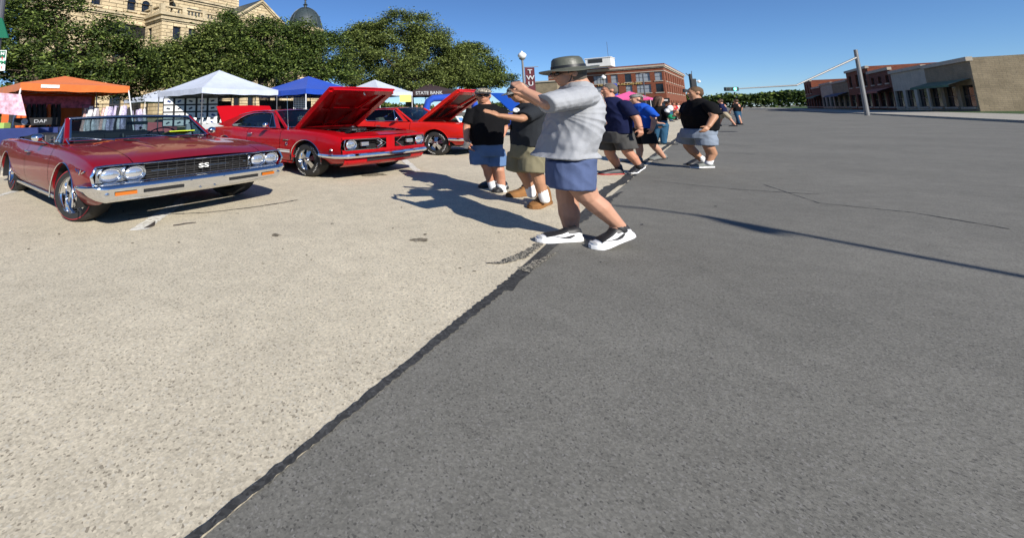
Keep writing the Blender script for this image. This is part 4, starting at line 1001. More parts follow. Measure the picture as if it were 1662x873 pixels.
def tree(label, Y, blobs, trunk_u, leafm, n, leaf=.155, bark=None, fork=2.6, seed=1, lean=0, thick=.32, density=1.0, group='trees on the courthouse lawn'):
    """blobs: (u, v, ru, rv, dY) outline ellipses measured at depth Y"""
    rg = np.random.default_rng(seed); rr = random.Random(seed)
    base = at(trunk_u, 190, Y); root = thing('oak_tree', label, 'tree', (base.x, base.y, .1), 0, group)
    k = Y/F
    B = []
    for b in blobs:
        u, v, ru, rv = b[:4]; dY = b[4] if len(b) > 4 else 0
        c = at(u, v, Y+dY); s = (Y+dY)/F
        B.append((np.array((c.x-base.x, c.y-base.y, c.z-.1)), np.array((ru*s, ru*s*.8, rv*s*1.02))))
    A = np.array([r[0]*r[2] for c, r in B]); A = A/A.sum()
    n = int(n*1.5); nc = n//52
    idx = rg.choice(len(B), nc, p=A)
    d = rg.normal(size=(nc, 3)); d /= np.linalg.norm(d, axis=1)[:, None]
    rad = rg.uniform(.30, 1.0, nc)**.42
    C_ = np.array([B[i][0] for i in idx]); R_ = np.array([B[i][1] for i in idx])
    cen = C_ + d*R_*rad[:, None]*rg.uniform(.92, 1.07, (nc, 1))
    # break the crown into sprays: push centres with slow noise
    cen += np.array([mnoise.noise_vector(Vector(p*.55)+Vector((seed*7, 0, 0))) for p in cen])*.75
    cen += np.array([mnoise.noise_vector(Vector(p*1.3)+Vector((seed*3, 9, 0))) for p in cen])*.45
    keep = np.array([mnoise.noise(Vector(p*.75)+Vector((0, seed*5, 0))) > -.16/density for p in cen]); cen = cen[keep]; d = d[keep]
    nl = len(cen)*52
    ci = np.repeat(np.arange(len(cen)), 52)
    size = np.array((.40, .34, .17))*(Y/26)**.3
    p = cen[ci] + rg.normal(size=(nl, 3))*size*rg.uniform(.5, 1.35, (len(cen), 1))[ci]
    nrm = d[ci]*.5 + rg.normal(size=(nl, 3))*.75 + np.array((.1, -.25, .55)); nrm /= np.linalg.norm(nrm, axis=1)[:, None]
    t = np.cross(nrm, rg.normal(size=(nl, 3))); t /= np.linalg.norm(t, axis=1)[:, None]; bt = np.cross(nrm, t)
    L_ = leaf*rg.uniform(.6, 1.35, (nl, 1)); W_ = L_*.46
    sx = np.array((1.35, 1.35, 1))
    P = np.empty((nl, 4, 3)); P[:, 0] = p-t*L_*sx*.5; P[:, 1] = p+bt*W_*sx*.5+nrm*W_*.12; P[:, 2] = p+t*L_*sx*.5; P[:, 3] = p-bt*W_*sx*.5+nrm*W_*.12
    me = bpy.data.meshes.new('crown'); me.vertices.add(nl*4); me.loops.add(nl*4); me.polygons.add(nl)
    me.vertices.foreach_set('co', P.ravel()); me.loops.foreach_set('vertex_index', np.arange(nl*4, dtype=np.int32))
    me.polygons.foreach_set('loop_start', np.arange(0, nl*4, 4, dtype=np.int32)); me.polygons.foreach_set('loop_total', np.full(nl, 4, dtype=np.int32))
    me.materials.append(leafm); me.update(calc_edges=True)
    o = bpy.data.objects.new('crown', me); C.objects.link(o); o.parent = root
    # trunk and limbs reaching into each blob
    bk = bark or M_bark
    tp = [Vector((0, 0, -.1)), Vector((.05+lean*.3, 0, fork*.5)), Vector((lean, 0, fork))]
    MB().tube(tp, [thick*1.25, thick, thick*.85], n=12).build('trunk', bk, root, smooth=180, plan=1)
    for c, r in B:
        q = Vector(c); f0 = tp[-1]; mid = f0.lerp(q, .5)+Vector((rr.uniform(-.4, .4), rr.uniform(-.4, .4), rr.uniform(-.1, .5)))
        r0 = thick*rr.uniform(.38, .55)
        lb = MB().tube([f0-Vector((0, 0, .25)), mid, q+Vector((0, 0, r[2]*.35))], [r0, r0*.6, r0*.22], n=7)
        for _ in range(5):
            dd = Vector((rr.uniform(-1, 1)*r[0], rr.uniform(-1, 1)*r[1], rr.uniform(-.3, .9)*r[2]))*.8; s_ = mid.lerp(q, rr.uniform(.2, 1))
            lb.tube([s_, s_+dd*.5+Vector((0, 0, .2)), s_+dd], [r0*.3, r0*.18, .02], n=5)
        lb.build('limb', bk, root, smooth=180, plan=1)
    return root
tree('broad dark green oak at the far left, towering over the orange canopy', 25, [(-70, 70, 100, 95), (20, 60, 85, 80, 1), (90, 65, 85, 80), (150, 90, 70, 62), (40, 125, 90, 36, -1), (130, 128, 85, 30), (60, -5, 90, 50), (-40, -20, 80, 60), (178, 55, 38, 38), (208, 95, 40, 34), (-110, 20, 70, 90)], 70, M_leafs[0], 74000, seed=1, thick=.42, density=1.3)
tree('loose oak letting the stone walls show through, behind the left of the white canopy', 28, [(262, 98, 42, 28), (305, 92, 42, 34), (345, 90, 36, 40), (240, 128, 48, 22), (300, 125, 46, 26), (352, 62, 24, 20), (222, 104, 24, 22)], 281, M_leafs[1], 40000, seed=2, bark=M_palebark, fork=3.6, thick=.20, density=.8)
tree('dense dark oak in front of the gabled wing, behind the blue canopy', 31, [(400, 62, 42, 36), (385, 95, 50, 40), (440, 80, 60, 46), (500, 78, 46, 44), (525, 85, 36, 38), (470, 112, 70, 26), (395, 118, 40, 18), (535, 118, 42, 26), (455, 52, 36, 24), (370, 50, 22, 22)], 431, M_leafs[0], 64000, seed=3, lean=-.3, fork=4.0, thick=.42, density=1.2)
tree('tall rounded oak right of the dome, highest crown against the sky', 43, [(590, 66, 36, 32), (650, 52, 50, 36), (640, 90, 72, 46), (580, 102, 48, 38), (700, 88, 46, 46), (735, 105, 34, 34), (640, 122, 80, 22), (575, 55, 18, 14), (690, 55, 28, 24), (715, 125, 50, 18), (600, 134, 52, 16), (690, 138, 60, 14)], 665, M_leafs[2], 135000, seed=4, leaf=.175, fork=4.6, thick=.42, density=2.2)
tree('small pointed oak at the right end of the row, left of the maroon banner', 51, [(768, 92, 20, 26), (758, 112, 40, 26), (790, 115, 28, 24), (770, 130, 50, 16), (812, 128, 20, 12), (748, 98, 22, 20)], 762, M_leafs[1], 52000, seed=5, fork=4, thick=.34, leaf=.20, density=2.2)
# far belt of trees closing the street
def far_belt(name, pts, h, m, n, label=None):
    rg = np.random.default_rng(5); P = []
    seg = [(np.array(pts[i]), np.array(pts[i+1])) for i in range(len(pts)-1)]
    for _ in range(n):
        a, b = seg[rg.integers(len(seg))]; t = rg.random(); q = a+(b-a)*t
        hh = h*(.72+.28*mnoise.noise(Vector((q[0]*.06, q[1]*.06, 1))))*(.8+.25*mnoise.noise(Vector((q[0]*.2, q[1]*.2, 4))))
        c = np.array((q[0]+rg.normal()*3, q[1]+rg.normal()*3, hh*math.sqrt(rg.random())))
        u = rg.normal(size=3); u /= np.linalg.norm(u); w = np.cross(u, rg.normal(size=3)); w /= np.linalg.norm(w); s = rg.uniform(.9, 2.0)
        P.append([c-u*s*.6, c+w*s*.35, c+u*s*.6, c-w*s*.35])
    P = np.array(P).reshape(-1, 3); k = len(P)//4
    me = bpy.data.meshes.new(name); me.from_pydata(P.tolist(), [], [tuple(range(4*i, 4*i+4)) for i in range(k)]); me.materials.append(m)
    o = bpy.data.objects.new(name, me); C.objects.link(o); o['kind'] = 'stuff'; return o
far_belt('distant_woods', [st(330, -60)[:2], st(340, 30)[:2], st(300, 140)[:2]], 15, M_leafs[0], 16000)
far_belt('distant_woods', [st(330, -60)[:2], st(200, -120)[:2], st(40, -150)[:2], st(-60, -150)[:2]], 13, M_leafs[0], 16000)
far_belt('distant_woods', [st(-60, 130)[:2], st(120, 130)[:2], st(260, 160)[:2]], 10, M_leafs[0], 12000)
# ------------------------------------------------------------------ buildings
def masonry(name, c1, c2, mort, bw, bh, ms=.02, rough=.9, bump=.6, blot=.15):
    m = bpy.data.materials.new(name); m.use_nodes = True; nt = m.node_tree; b = nt.nodes['Principled BSDF']; L = nt.links.new
    b.inputs['Roughness'].default_value = rough; b.inputs['Specular IOR Level'].default_value = .2
    tc = nt.nodes.new('ShaderNodeTexCoord'); sp = nt.nodes.new('ShaderNodeSeparateXYZ'); L(tc.outputs['Object'], sp.inputs[0])
    ad = nt.nodes.new('ShaderNodeMath'); L(sp.outputs[0], ad.inputs[0]); L(sp.outputs[1], ad.inputs[1])
    cb = nt.nodes.new('ShaderNodeCombineXYZ'); L(ad.outputs[0], cb.inputs[0]); L(sp.outputs[2], cb.inputs[1])
    br = nt.nodes.new('ShaderNodeTexBrick'); L(cb.outputs[0], br.inputs['Vector'])
    br.inputs['Color1'].default_value = (*c1, 1); br.inputs['Color2'].default_value = (*c2, 1); br.inputs['Mortar'].default_value = (*mort, 1)
    br.inputs['Scale'].default_value = 1; br.inputs['Mortar Size'].default_value = ms; br.inputs['Brick Width'].default_value = bw; br.inputs['Row Height'].default_value = bh
    n = nt.nodes.new('ShaderNodeTexNoise'); n.inputs['Scale'].default_value = .9; n.inputs['Detail'].default_value = 8; L(tc.outputs['Object'], n.inputs[0])
    mr = nt.nodes.new('ShaderNodeMapRange'); mr.inputs['From Min'].default_value = .3; mr.inputs['From Max'].default_value = .7; mr.inputs['To Min'].default_value = 1-blot; mr.inputs['To Max'].default_value = 1+blot; L(n.outputs[0], mr.inputs[0])
    mx = nt.nodes.new('ShaderNodeMix'); mx.data_type = 'RGBA'; mx.blend_type = 'MULTIPLY'; mx.inputs[0].default_value = 1; L(br.outputs[0], mx.inputs[6]); L(mr.outputs[0], mx.inputs[7]); L(mx.outputs[2], b.inputs['Base Color'])
    bp = nt.nodes.new('ShaderNodeBump'); bp.inputs['Strength'].default_value = bump; bp.inputs['Distance'].default_value = .06
    n2 = nt.nodes.new('ShaderNodeTexNoise'); n2.inputs['Scale'].default_value = 5; n2.inputs['Detail'].default_value = 6; L(tc.outputs['Object'], n2.inputs[0])
    sb = nt.nodes.new('ShaderNodeMath'); sb.operation = 'MULTIPLY_ADD'; sb.inputs[1].default_value = -1.2; L(br.outputs['Fac'], sb.inputs[0]); L(n2.outputs[0], sb.inputs[2])
    L(sb.outputs[0], bp.inputs['Height']); L(bp.outputs[0], b.inputs['Normal'])
    return m
M_stone = masonry('tan_limestone_blocks', (.64, .52, .33), (.52, .41, .25), (.22, .17, .10), 1.5, .42, .03, bump=.9, blot=.22)
M_trim = masonry('dressed_limestone', (.52, .43, .28), (.46, .38, .25), (.26, .21, .13), 2.4, .9, .012, bump=.4, blot=.25)
M_slate = mat('dark_slate_roof', (.035, .05, .055), .5, var=(3, .25), bump=(8, .6, .03))
M_win = mat('dark_window_pane', (.012, .014, .018), .12, spec=.8)
M_brick = masonry('red_brown_brick', (.25, .075, .038), (.19, .055, .03), (.22, .14, .10), .42, .14, .012, bump=.3, blot=.12)
M_bricktrim = mat('pale_stone_trim', (.46, .40, .32), .85, var=(1, .1))
M_winpale = mat('window_with_blind', (.30, .33, .36), .25, spec=.7); M_frame = mat('dark_window_frame', (.03, .03, .03), .5)
M_gold = mat('gilt_lettering', (.62, .44, .16), .45, metal=.4)
M_white = mat('white_painted_wall', (.74, .73, .70), .8, var=(1, .05)); M_tan = masonry('tan_brick', (.30, .24, .16), (.26, .21, .14), (.22, .18, .13), .6, .2, .015, bump=.3)

def holed_wall(name, root, o, xdir, w, z0, z1, holes, m, thick=.35):
    """wall sheet from o along xdir with rectangular openings; holes: (x0, x1, za, zb). Returns normal pointing inwards"""
    o = Vector(o); xd = Vector(xdir).normalized(); nd = Vector((-xd.y, xd.x, 0))     # inwards
    xs = sorted({0, w} | {round(h[0], 4) for h in holes} | {round(h[1], 4) for h in holes}); zs = sorted({z0, z1} | {round(h[2], 4) for h in holes} | {round(h[3], 4) for h in holes})
    mb = MB(); P = lambda x, z, d=0: o+xd*x+nd*d+Vector((0, 0, z))
    for i in range(len(xs)-1):
        for j in range(len(zs)-1):
            cx, cz = (xs[i]+xs[i+1])/2, (zs[j]+zs[j+1])/2
            if any(h[0] < cx < h[1] and h[2] < cz < h[3] for h in holes): continue
            mb.add([P(xs[i], zs[j]), P(xs[i+1], zs[j]), P(xs[i+1], zs[j+1]), P(xs[i], zs[j+1])], [(0, 1, 2, 3)])
    for a, b, c, d in holes:
        for (x0, y0), (x1, y1) in (((a, c), (b, c)), ((b, c), (b, d)), ((b, d), (a, d)), ((a, d), (a, c))):
            mb.add([P(x0, y0), P(x0, y0, thick), P(x1, y1, thick), P(x1, y1)], [(0, 1, 2, 3)])
    mb.build(name, m, root, plan=1, merge=.001)
    return P
def window(root, P, a, b, c, d, mpane, arch=False, mull=1, sill=True, depth=.3, sillm=None, hor=True):
    w = MB()
    fr = .07
    for x0, x1, z0, z1 in ((a, b, c, c+fr), (a, b, d-fr, d), (a, a+fr, c, d), (b-fr, b, c, d)) + (((a, b, (c+d)/2-.03, (c+d)/2+.03),) if hor else ()) + tuple((a+(b-a)*(k+1)/(mull+1)-.03, a+(b-a)*(k+1)/(mull+1)+.03, c, d) for k in range(mull-1 if mull > 1 else 0)):
        vs = [P(x, z, q) for q in (depth-.08, depth-.01) for x, z in ((x0, z0), (x1, z0), (x1, z1), (x0, z1))]
        w.add(vs, [(0, 1, 2, 3), (0, 4, 5, 1), (1, 5, 6, 2), (2, 6, 7, 3), (3, 7, 4, 0)])
    f = w.build('window', M_frame, root, plan=1)
    MB().add([P(a, c, depth-.03), P(b, c, depth-.03), P(b, d, depth-.03), P(a, d, depth-.03)], [(0, 1, 2, 3)]).build('pane', mpane, f, plan=1)
    if sill:
        vs = [P(x, z, q) for q in (-.14, .1) for x, z in ((a-.15, c-.2), (b+.15, c-.2), (b+.15, c), (a-.15, c))]
        MB().add(vs, [(0, 1, 2, 3), (0, 4, 5, 1), (1, 5, 6, 2), (2, 6, 7, 3), (3, 7, 4, 0)]).build('sill', sillm or M_trim, f, plan=1)
    return f
def arch_hood(root, P, a, b, zs, r0, r1, m, n=14, depth=.12):
    """ring of stone over an opening"""
    cx = (a+b)/2; rows = []
    for k in range(n+1):
        t = PI*k/n; rows.append([P(cx+r*math.cos(t), zs+r*math.sin(t), q) for r, q in ((r0, .3), (r0, -depth), (r1, -depth), (r1, .02))])
    return MB().grid(rows).build('window_arch', m, root, plan=1)
def band(root, name, m, x0, x1, y0, y1, prof):
    """stepped cornice running round the front and two sides: prof (projection, z0, z1)"""
    mb = MB()
    for p, z0, z1 in prof: mb.span((x0-p, y0-p, z0), (x1+p, y1, z1))
    return mb.build(name, m, root, plan=1)
def balustrade(root, x0, y0, x1, y1, z, h=.8, step=.42, m=None, pier=2.4):
    m = m or M_trim; a, b = Vector((x0, y0, 0)), Vector((x1, y1, 0)); L = (b-a).length; d = (b-a)/L; ang = math.atan2(d.y, d.x)
    mid = (a+b)/2
    MB().box((mid.x, mid.y, z+h-.07), (L, .42, .15), rz=ang).build('balustrade_rail', m, root, plan=1)
    MB().box((mid.x, mid.y, z+.07), (L, .40, .14), rz=ang).build('balustrade_base', m, root, plan=1)
    n = int(L/step)
    proto = None
    for k in range(n+1):
        p = a+d*(L*k/n)
        big = (k % max(1, round(pier/step)) == 0)
        if big: MB().box((p.x, p.y, z+h/2+.08), (.5, .5, h+.16), rz=ang).build('balustrade_pier', m, root, plan=1)
        else:
            if proto is None: proto = MB().lathe([(.10, .14), (.07, .22), (.13, .36), (.07, .56), (.10, h-.14)], n=8).build('baluster', m, root, plan=1); q = proto
            else: q = proto.copy(); C.objects.link(q)
            q.location = (p.x, p.y, z)
ox, oy = st(0, 0)[:2]
ch = thing('courthouse', 'tan limestone courthouse with balustrades, gabled wing and dark corner dome behind the oaks', 'building', (0, 0, .0), ROWA)
# main range
def stone_block(x0, x1, y0, y1, z1, front=(), left=(), mul=1):
    """front/left: window rects in wall coordinates"""
    P = holed_wall('wall', ch, (x0, y0, 0), (1, 0, 0), x1-x0, 0, z1, [tuple(h[:4]) for h in front], M_stone)
    for h in front:
        window(ch, P, *h[:4], M_win, hor=True, mull=2)
        if len(h) > 4: arch_hood(ch, P, h[0], h[1], h[3], (h[1]-h[0])/2, (h[1]-h[0])/2+.28, M_trim)
    Q = holed_wall('wall', ch, (x0, y1, 0), (0, -1, 0), y1-y0, 0, z1, [tuple(h[:4]) for h in left], M_stone)
    for h in left: window(ch, Q, *h[:4], M_win, mull=2)
    MB().add([(x1, y0, 0), (x1, y1, 0), (x1, y1, z1), (x1, y0, z1)], [(0, 1, 2, 3)]).add([(x0, y1, 0), (x1, y1, 0), (x1, y1, z1), (x0, y1, z1)], [(3, 2, 1, 0)]).build('wall', M_stone, ch, plan=1)
    MB().add([(x0, y0, z1-.01), (x1, y0, z1-.01), (x1, y1, z1-.01), (x0, y1, z1-.01)], [(0, 1, 2, 3)]).build('roof_slab', M_trim, ch, plan=1)
rowsw = lambda xs, w, zz: [(x-w/2, x+w/2, a, b) for x in xs for a, b in zz]
# projecting pavilion
stone_block(21.9, 31.2, 48, 56, 12.75, front=rowsw([1.75, 3.65, 5.6, 7.5], .95, [(1.6, 3.6), (6.0, 8.4), (10.2, 11.75)]), left=rowsw([2, 5], .95, [(1.6, 3.6), (6, 8.4), (10.2, 11.75)]))
band(ch, 'cornice', M_trim, 21.9, 31.2, 48, 56, [(.10, 12.2, 12.42), (.28, 12.42, 12.62), (.16, 12.62, 12.9), (.40, 12.9, 13.2)])
band(ch, 'string_course', M_trim, 21.9, 31.2, 48, 56, [(.14, 9.2, 9.5)]); band(ch, 'string_course', M_trim, 21.9, 31.2, 48, 56, [(.16, 5.0, 5.35)]); band(ch, 'plinth', M_trim, 21.9, 31.2, 48, 56, [(.25, 0, 1.1)])
balustrade(ch, 21.9, 48.1, 31.2, 48.1, 13.2, .85); balustrade(ch, 21.9, 55.5, 21.9, 48.6, 13.2, .85)
# left range with arched windows and a loggia below
X0 = 12.0
stone_block(X0, 24.5, 52, 62, 19.5, front=[(h[0], h[1], h[2], h[3], 1) for h in [(7.65, 8.55, 13.75, 14.75), (9.25, 10.15, 13.75, 14.75), (4.0, 4.9, 13.75, 14.75), (2.2, 3.1, 13.75, 14.75)]]+[(5.6, 10.4, 10.45, 12.1)]+rowsw([2, 4.4, 7, 9.2], 1.2, [(1.6, 4), (6, 8.6)]))
for a_, b_ in ((7.65, 8.55), (9.25, 10.15), (4.0, 4.9), (2.2, 3.1)):   # half-round heads of the arched windows
    cx = X0+(a_+b_)/2; r = .45
    MB().poly([(cx+r*math.cos(t), 51.985, 14.75+r*math.sin(t)) for t in np.linspace(0, PI, 12)], flip=True).build('arched_pane', M_win, ch, plan=1)
MB().span((X0+5.6, 53.5, 10.45), (X0+10.4, 53.6, 12.1)).build('loggia_back', M_win, ch, plan=1)
band(ch, 'cornice', M_trim, X0, 24.5, 52, 62, [(.18, 12.85, 13.05), (.34, 13.05, 13.3)]); band(ch, 'string_course', M_trim, X0, 24.5, 52, 62, [(.16, 9.3, 9.6)]); band(ch, 'cornice', M_trim, X0, 24.5, 52, 62, [(.2, 18.6, 18.9), (.45, 18.9, 19.5)])
balustrade(ch, X0+4.6, 51.4, X0+9.8, 51.4, 9.6, .8)
MB().span((X0+4.4, 51.0, 9.2), (X0+9.9, 51.99, 9.6)).build('balcony_slab', M_trim, ch, plan=1)
# tower
stone_block(27.0, 37.3, 56.2, 66, 30, front=rowsw([5.2], 2.2, [(19, 23)]))
band(ch, 'cornice', M_trim, 27.0, 37.3, 56.2, 66, [(.15, 17.3, 17.6), (.35, 17.6, 17.9)]); band(ch, 'cornice', M_trim, 27.0, 37.3, 56.2, 66, [(.2, 26.8, 27.2), (.5, 27.2, 27.8)])
# low slate hip behind the balustrade
MB().add([(24.2, 50, 13.3), (31.0, 50, 13.3), (31.0, 56, 13.3), (24.2, 56, 13.3), (27.6, 54.2, 15.9), (30.6, 54.2, 15.9)], [(0, 1, 5, 4), (1, 2, 5), (2, 3, 4, 5), (3, 0, 4)]).build('slate_roof', M_slate, ch, plan=1)
# gabled wing
gx0, gx1, gy = 31.2, 42.6, 50.0; gm = (gx0+gx1)/2
stone_block(gx0, gx1, gy, 60, 13.9, front=rowsw([2, 4.2, 6.6, 8.8], 1.0, [(1.6, 3.9), (6.0, 8.6), (10.4, 12.4)]))
MB().add([(gx0, gy, 13.9), (gx1, gy, 13.9), (gm, gy, 17.6)], [(0, 1, 2)]).build('gable', M_stone, ch, plan=1)
m = MB()
for s, xa in ((1, gx0), (-1, gx1)):
    for off, th, pj in ((0, .32, .35), (.34, .2, .2)):
        a = Vector((xa-s*.4, 0, 13.75-off)); b = Vector((gm, 0, 17.95-off))
        m.add([(a.x, gy-pj, a.z), (b.x, gy-pj, b.z), (b.x, gy-pj, b.z-th), (a.x, gy-pj, a.z-th), (a.x, gy+.3, a.z), (b.x, gy+.3, b.z), (b.x, gy+.3, b.z-th), (a.x, gy+.3, a.z-th)], [(0, 1, 2, 3), (0, 4, 5, 1), (3, 2, 6, 7), (0, 3, 7, 4)])
m.build('gable_coping', M_trim, ch, plan=1)
MB().add([(gx0-.4, gy-.3, 13.78), (gm, gy-.3, 17.98), (gm, 60, 17.98), (gx0-.4, 60, 13.78)], [(0, 1, 2, 3)]).add([(gx1+.4, gy-.3, 13.78), (gm, gy-.3, 17.98), (gm, 60, 17.98), (gx1+.4, 60, 13.78)], [(3, 2, 1, 0)]).build('slate_roof', M_slate, ch, plan=1)
MB().lathe([(.32, -.16), (.62, -.16), (.66, .05), (.32, .05)], o=(gm+.2, gy, 15.4), ax=(0, 1, 0), n=20).build('round_window_ring', M_trim, ch, plan=1)
MB().lathe([(.34, -.06), (.001, -.06)], o=(gm+.2, gy, 15.4), ax=(0, 1, 0), n=20).build('round_window', M_win, ch, plan=1)
MB().box((gm, gy, 18.3), (.9, .5, .6)).box((gm, gy, 18.85), (.35, .35, .8)).box((gm, gy, 18.9), (1.0, .3, .25)).build('finial', M_trim, ch, plan=1)
band(ch, 'cornice', M_trim, gx0, gx1, gy, 60, [(.15, 13.2, 13.45), (.35, 13.45, 13.75)]); band(ch, 'string_course', M_trim, gx0, gx1, gy, 60, [(.14, 9.2, 9.5)]); band(ch, 'string_course', M_trim, gx0, gx1, gy, 60, [(.14, 5.0, 5.3)])
# right range and dome turret
stone_block(gx1, 52, 53, 62, 13.5, front=rowsw([1.5, 3.6, 5.7], 1.0, [(1.6, 3.9), (6.0, 8.6), (10.4, 12.2)]))
band(ch, 'cornice', M_trim, gx1, 50, 53, 62, [(.2, 12.9, 13.2), (.4, 13.2, 13.6)])
tc_ = (49.6, 54.5)
MB().lathe([(2.9, 0), (2.9, 15.2), (3.15, 15.3), (3.25, 15.9), (2.9, 15.95)], o=(*tc_, 0), n=32).build('turret', M_stone, ch, plan=1)
MB().lathe([(2.95*math.cos(t)+.0, 16.0+3.9*math.sin(t)) for t in np.linspace(0, 1.46, 14)]+[(.3, 19.95), (.22, 20.3), (.45, 20.4), (.2, 20.6), (.12, 21.2), (.30, 21.35), (.05, 21.7), (.001, 21.7)], o=(*tc_, 0), n=32).build('dome', M_slate, ch, plan=1, smooth=50)
m = MB()
for k in range(12):
    a = k*PI/6
    m.tube([(tc_[0]+(2.98*math.cos(t))*math.cos(a), tc_[1]+(2.98*math.cos(t))*math.sin(a), 16.0+3.95*math.sin(t)) for t in np.linspace(0, 1.46, 10)], .05, n=4)
m.build('dome_rib', M_slate, ch, plan=1)

# ---- red brick building at the far corner
bc = at(1082, 157, 113); RB = R(49)
bb = thing('brick_building', 'three-storey red-brown brick building with gilt lettering and white rooftop box', 'building', (bc.x, bc.y, 0), RB)
# local: x along the right-hand street face, y away to the left (the long face towards us runs along +y)
Z = dict(roof=12.6)
def zat(v): return at(1082, v, 113).z
LF = 30; RF = 52
rowz = [(zat(130.5), zat(116.5)), (zat(149.5), zat(135.5))]
# left-hand face: outside towards -x ; wall coordinate s runs from far end towards the corner
def sface(u):    # distance from the corner along the left face for image column u
    d = ray(u, 140); n = Vector((math.cos(RB), math.sin(RB), 0)); t = (bc.x*n.x+bc.y*n.y)/(d[0]*n.x+d[1]*n.y); P_ = Vector((d[0]*t-bc.x, d[1]*t-bc.y, 0))
    return P_.dot(Vector((-math.sin(RB), math.cos(RB), 0)))
cols = [(1064, 1076.5), (1033, 1056.5), (1015, 1026), (992.5, 1004), (964, 987), (944, 955)]
holes = []
for a_, b_ in cols:
    s0, s1 = sface(b_), sface(a_)
    for z0, z1 in rowz: holes.append((LF-s1, LF-s0, z0, z1))
holes2 = [(h[0], h[1], .9, 3.3) for h in holes[::2]]
P = holed_wall('wall', bb, (0, LF, 0), (0, -1, 0), LF, 0, 12.2, holes+holes2, M_brick)
for i, h in enumerate(holes+holes2):
    wide = h[1]-h[0] > 3
    window(bb, P, *h, M_winpale if (i*7) % 3 != 1 else M_win, mull=3 if wide else 1, sillm=M_bricktrim)
# right-hand face
def rface(u):
    d = ray(u, 140); n = Vector((-math.sin(RB), math.cos(RB), 0)); t = (bc.x*n.x+bc.y*n.y)/(d[0]*n.x+d[1]*n.y); P_ = Vector((d[0]*t-bc.x, d[1]*t-bc.y, 0))
    return P_.dot(Vector((math.cos(RB), math.sin(RB), 0)))
holes = []
n = 9
for k in range(n):
    x0 = 2.5+k*(RF-4)/n
    for z0, z1 in ((zat(149.5), zat(136)), (zat(131), zat(117)), (.9, 3.2)): holes.append((x0, x0+2.6, z0, z1))
P = holed_wall('wall', bb, (0, 0, 0), (1, 0, 0), RF, 0, 12.2, holes, M_brick)
for h in holes: window(bb, P, *h, M_win, mull=1, sillm=M_bricktrim)
MB().add([(RF, 0, 0), (RF, LF, 0), (RF, LF, 12.2), (RF, 0, 12.2)], [(0, 1, 2, 3)]).add([(0, LF, 0), (RF, LF, 0), (RF, LF, 12.2), (0, LF, 12.2)], [(3, 2, 1, 0)]).build('wall', M_brick, bb, plan=1)
m = MB()
for p, z0, z1 in ((.12, 10.9, 11.1), (.45, 12.2, 12.6), (.25, 11.9, 12.2)): m.span((-p, -p, z0), (RF+p, LF+p, z1))
m.build('cornice', M_bricktrim, bb, plan=1)
MB().span((-.3, -.3, 12.6), (RF, LF, 12.95)).build('parapet', M_brick, bb, plan=1)
sz = zat(133.5)
txt = text_mesh('lettering', 'TEXAS BUILDING', .72, M_gold, bb, frame((-.12, (sface(1046)+sface(966))/2, sz), (0, -1, 0), (0, 0, 1)), .08, plan=1, sx=2.0, bold=.02)
s0 = sface(1074); MB().span((-.35, s0-1.4, 2.6), (-.05, s0+1.6, 3.7)).build('sign_board', M_black, bb, plan=1); MB().span((-.40, s0-1.0, 2.95), (-.36, s0+1.2, 3.35)).build('sign_print', M_paper, bb, plan=1)
pb = at(972, 113, 118)
ph = MB().box((0, 0, 1.5), (6.2, 4.5, 3.0)).box((0, 0, 2.95), (6.5, 4.8, .18)); pl = Vector((pb.x-bc.x, pb.y-bc.y, 0)); c_, s_ = math.cos(-RB), math.sin(-RB)
phl = (pl.x*c_-pl.y*s_, pl.x*s_+pl.y*c_)
MB().box((phl[0]+2, phl[1], 14.1), (5, 6.4, 2.4)).box((phl[0]+2, phl[1], 15.3), (5.3, 6.7, .2)).build('rooftop_box', M_white, bb, plan=1)
MB().box((phl[0]-.56, phl[1]+.6, 14.5), (.1, 3.6, 1.0)).build('rooftop_louvre', M_frame, bb, plan=1)
MB().tube([(phl[0]+3, phl[1]-2, 15), (phl[0]+3, phl[1]-2, 20)], .05, n=5).build('roof_mast', M_pole, bb, plan=1)
# lower tan building left of it
q = at(905, 150, 92)
lb = thing('tan_building', 'low tan building between the maroon banner and the man in the hat', 'building', (q.x, q.y, 0), R(51))
P = holed_wall('wall', lb, (0, 8, 0), (0, -1, 0), 8, 0, 7.4, [(3+k*4.6, 5.6+k*4.6, 1, 3.6) for k in range(1)], M_tan)
for k in range(1): window(lb, P, 3+k*4.6, 5.6+k*4.6, 1, 3.6, M_win, mull=2, sillm=M_bricktrim)
MB().add([(0, 0, 0), (30, 0, 0), (30, 0, 7.4), (0, 0, 7.4)], [(0, 1, 2, 3)]).add([(30, 0, 0), (30, 8, 0), (30, 8, 7.4), (30, 0, 7.4)], [(0, 1, 2, 3)]).add([(0, 8, 0), (30, 8, 0), (30, 8, 7.4), (0, 8, 7.4)], [(3, 2, 1, 0)]).build('wall', M_tan, lb, plan=1)
MB().span((-.2, -.2, 7.3), (30.2, 8.2, 7.6)).build('coping', M_bricktrim, lb, plan=1)

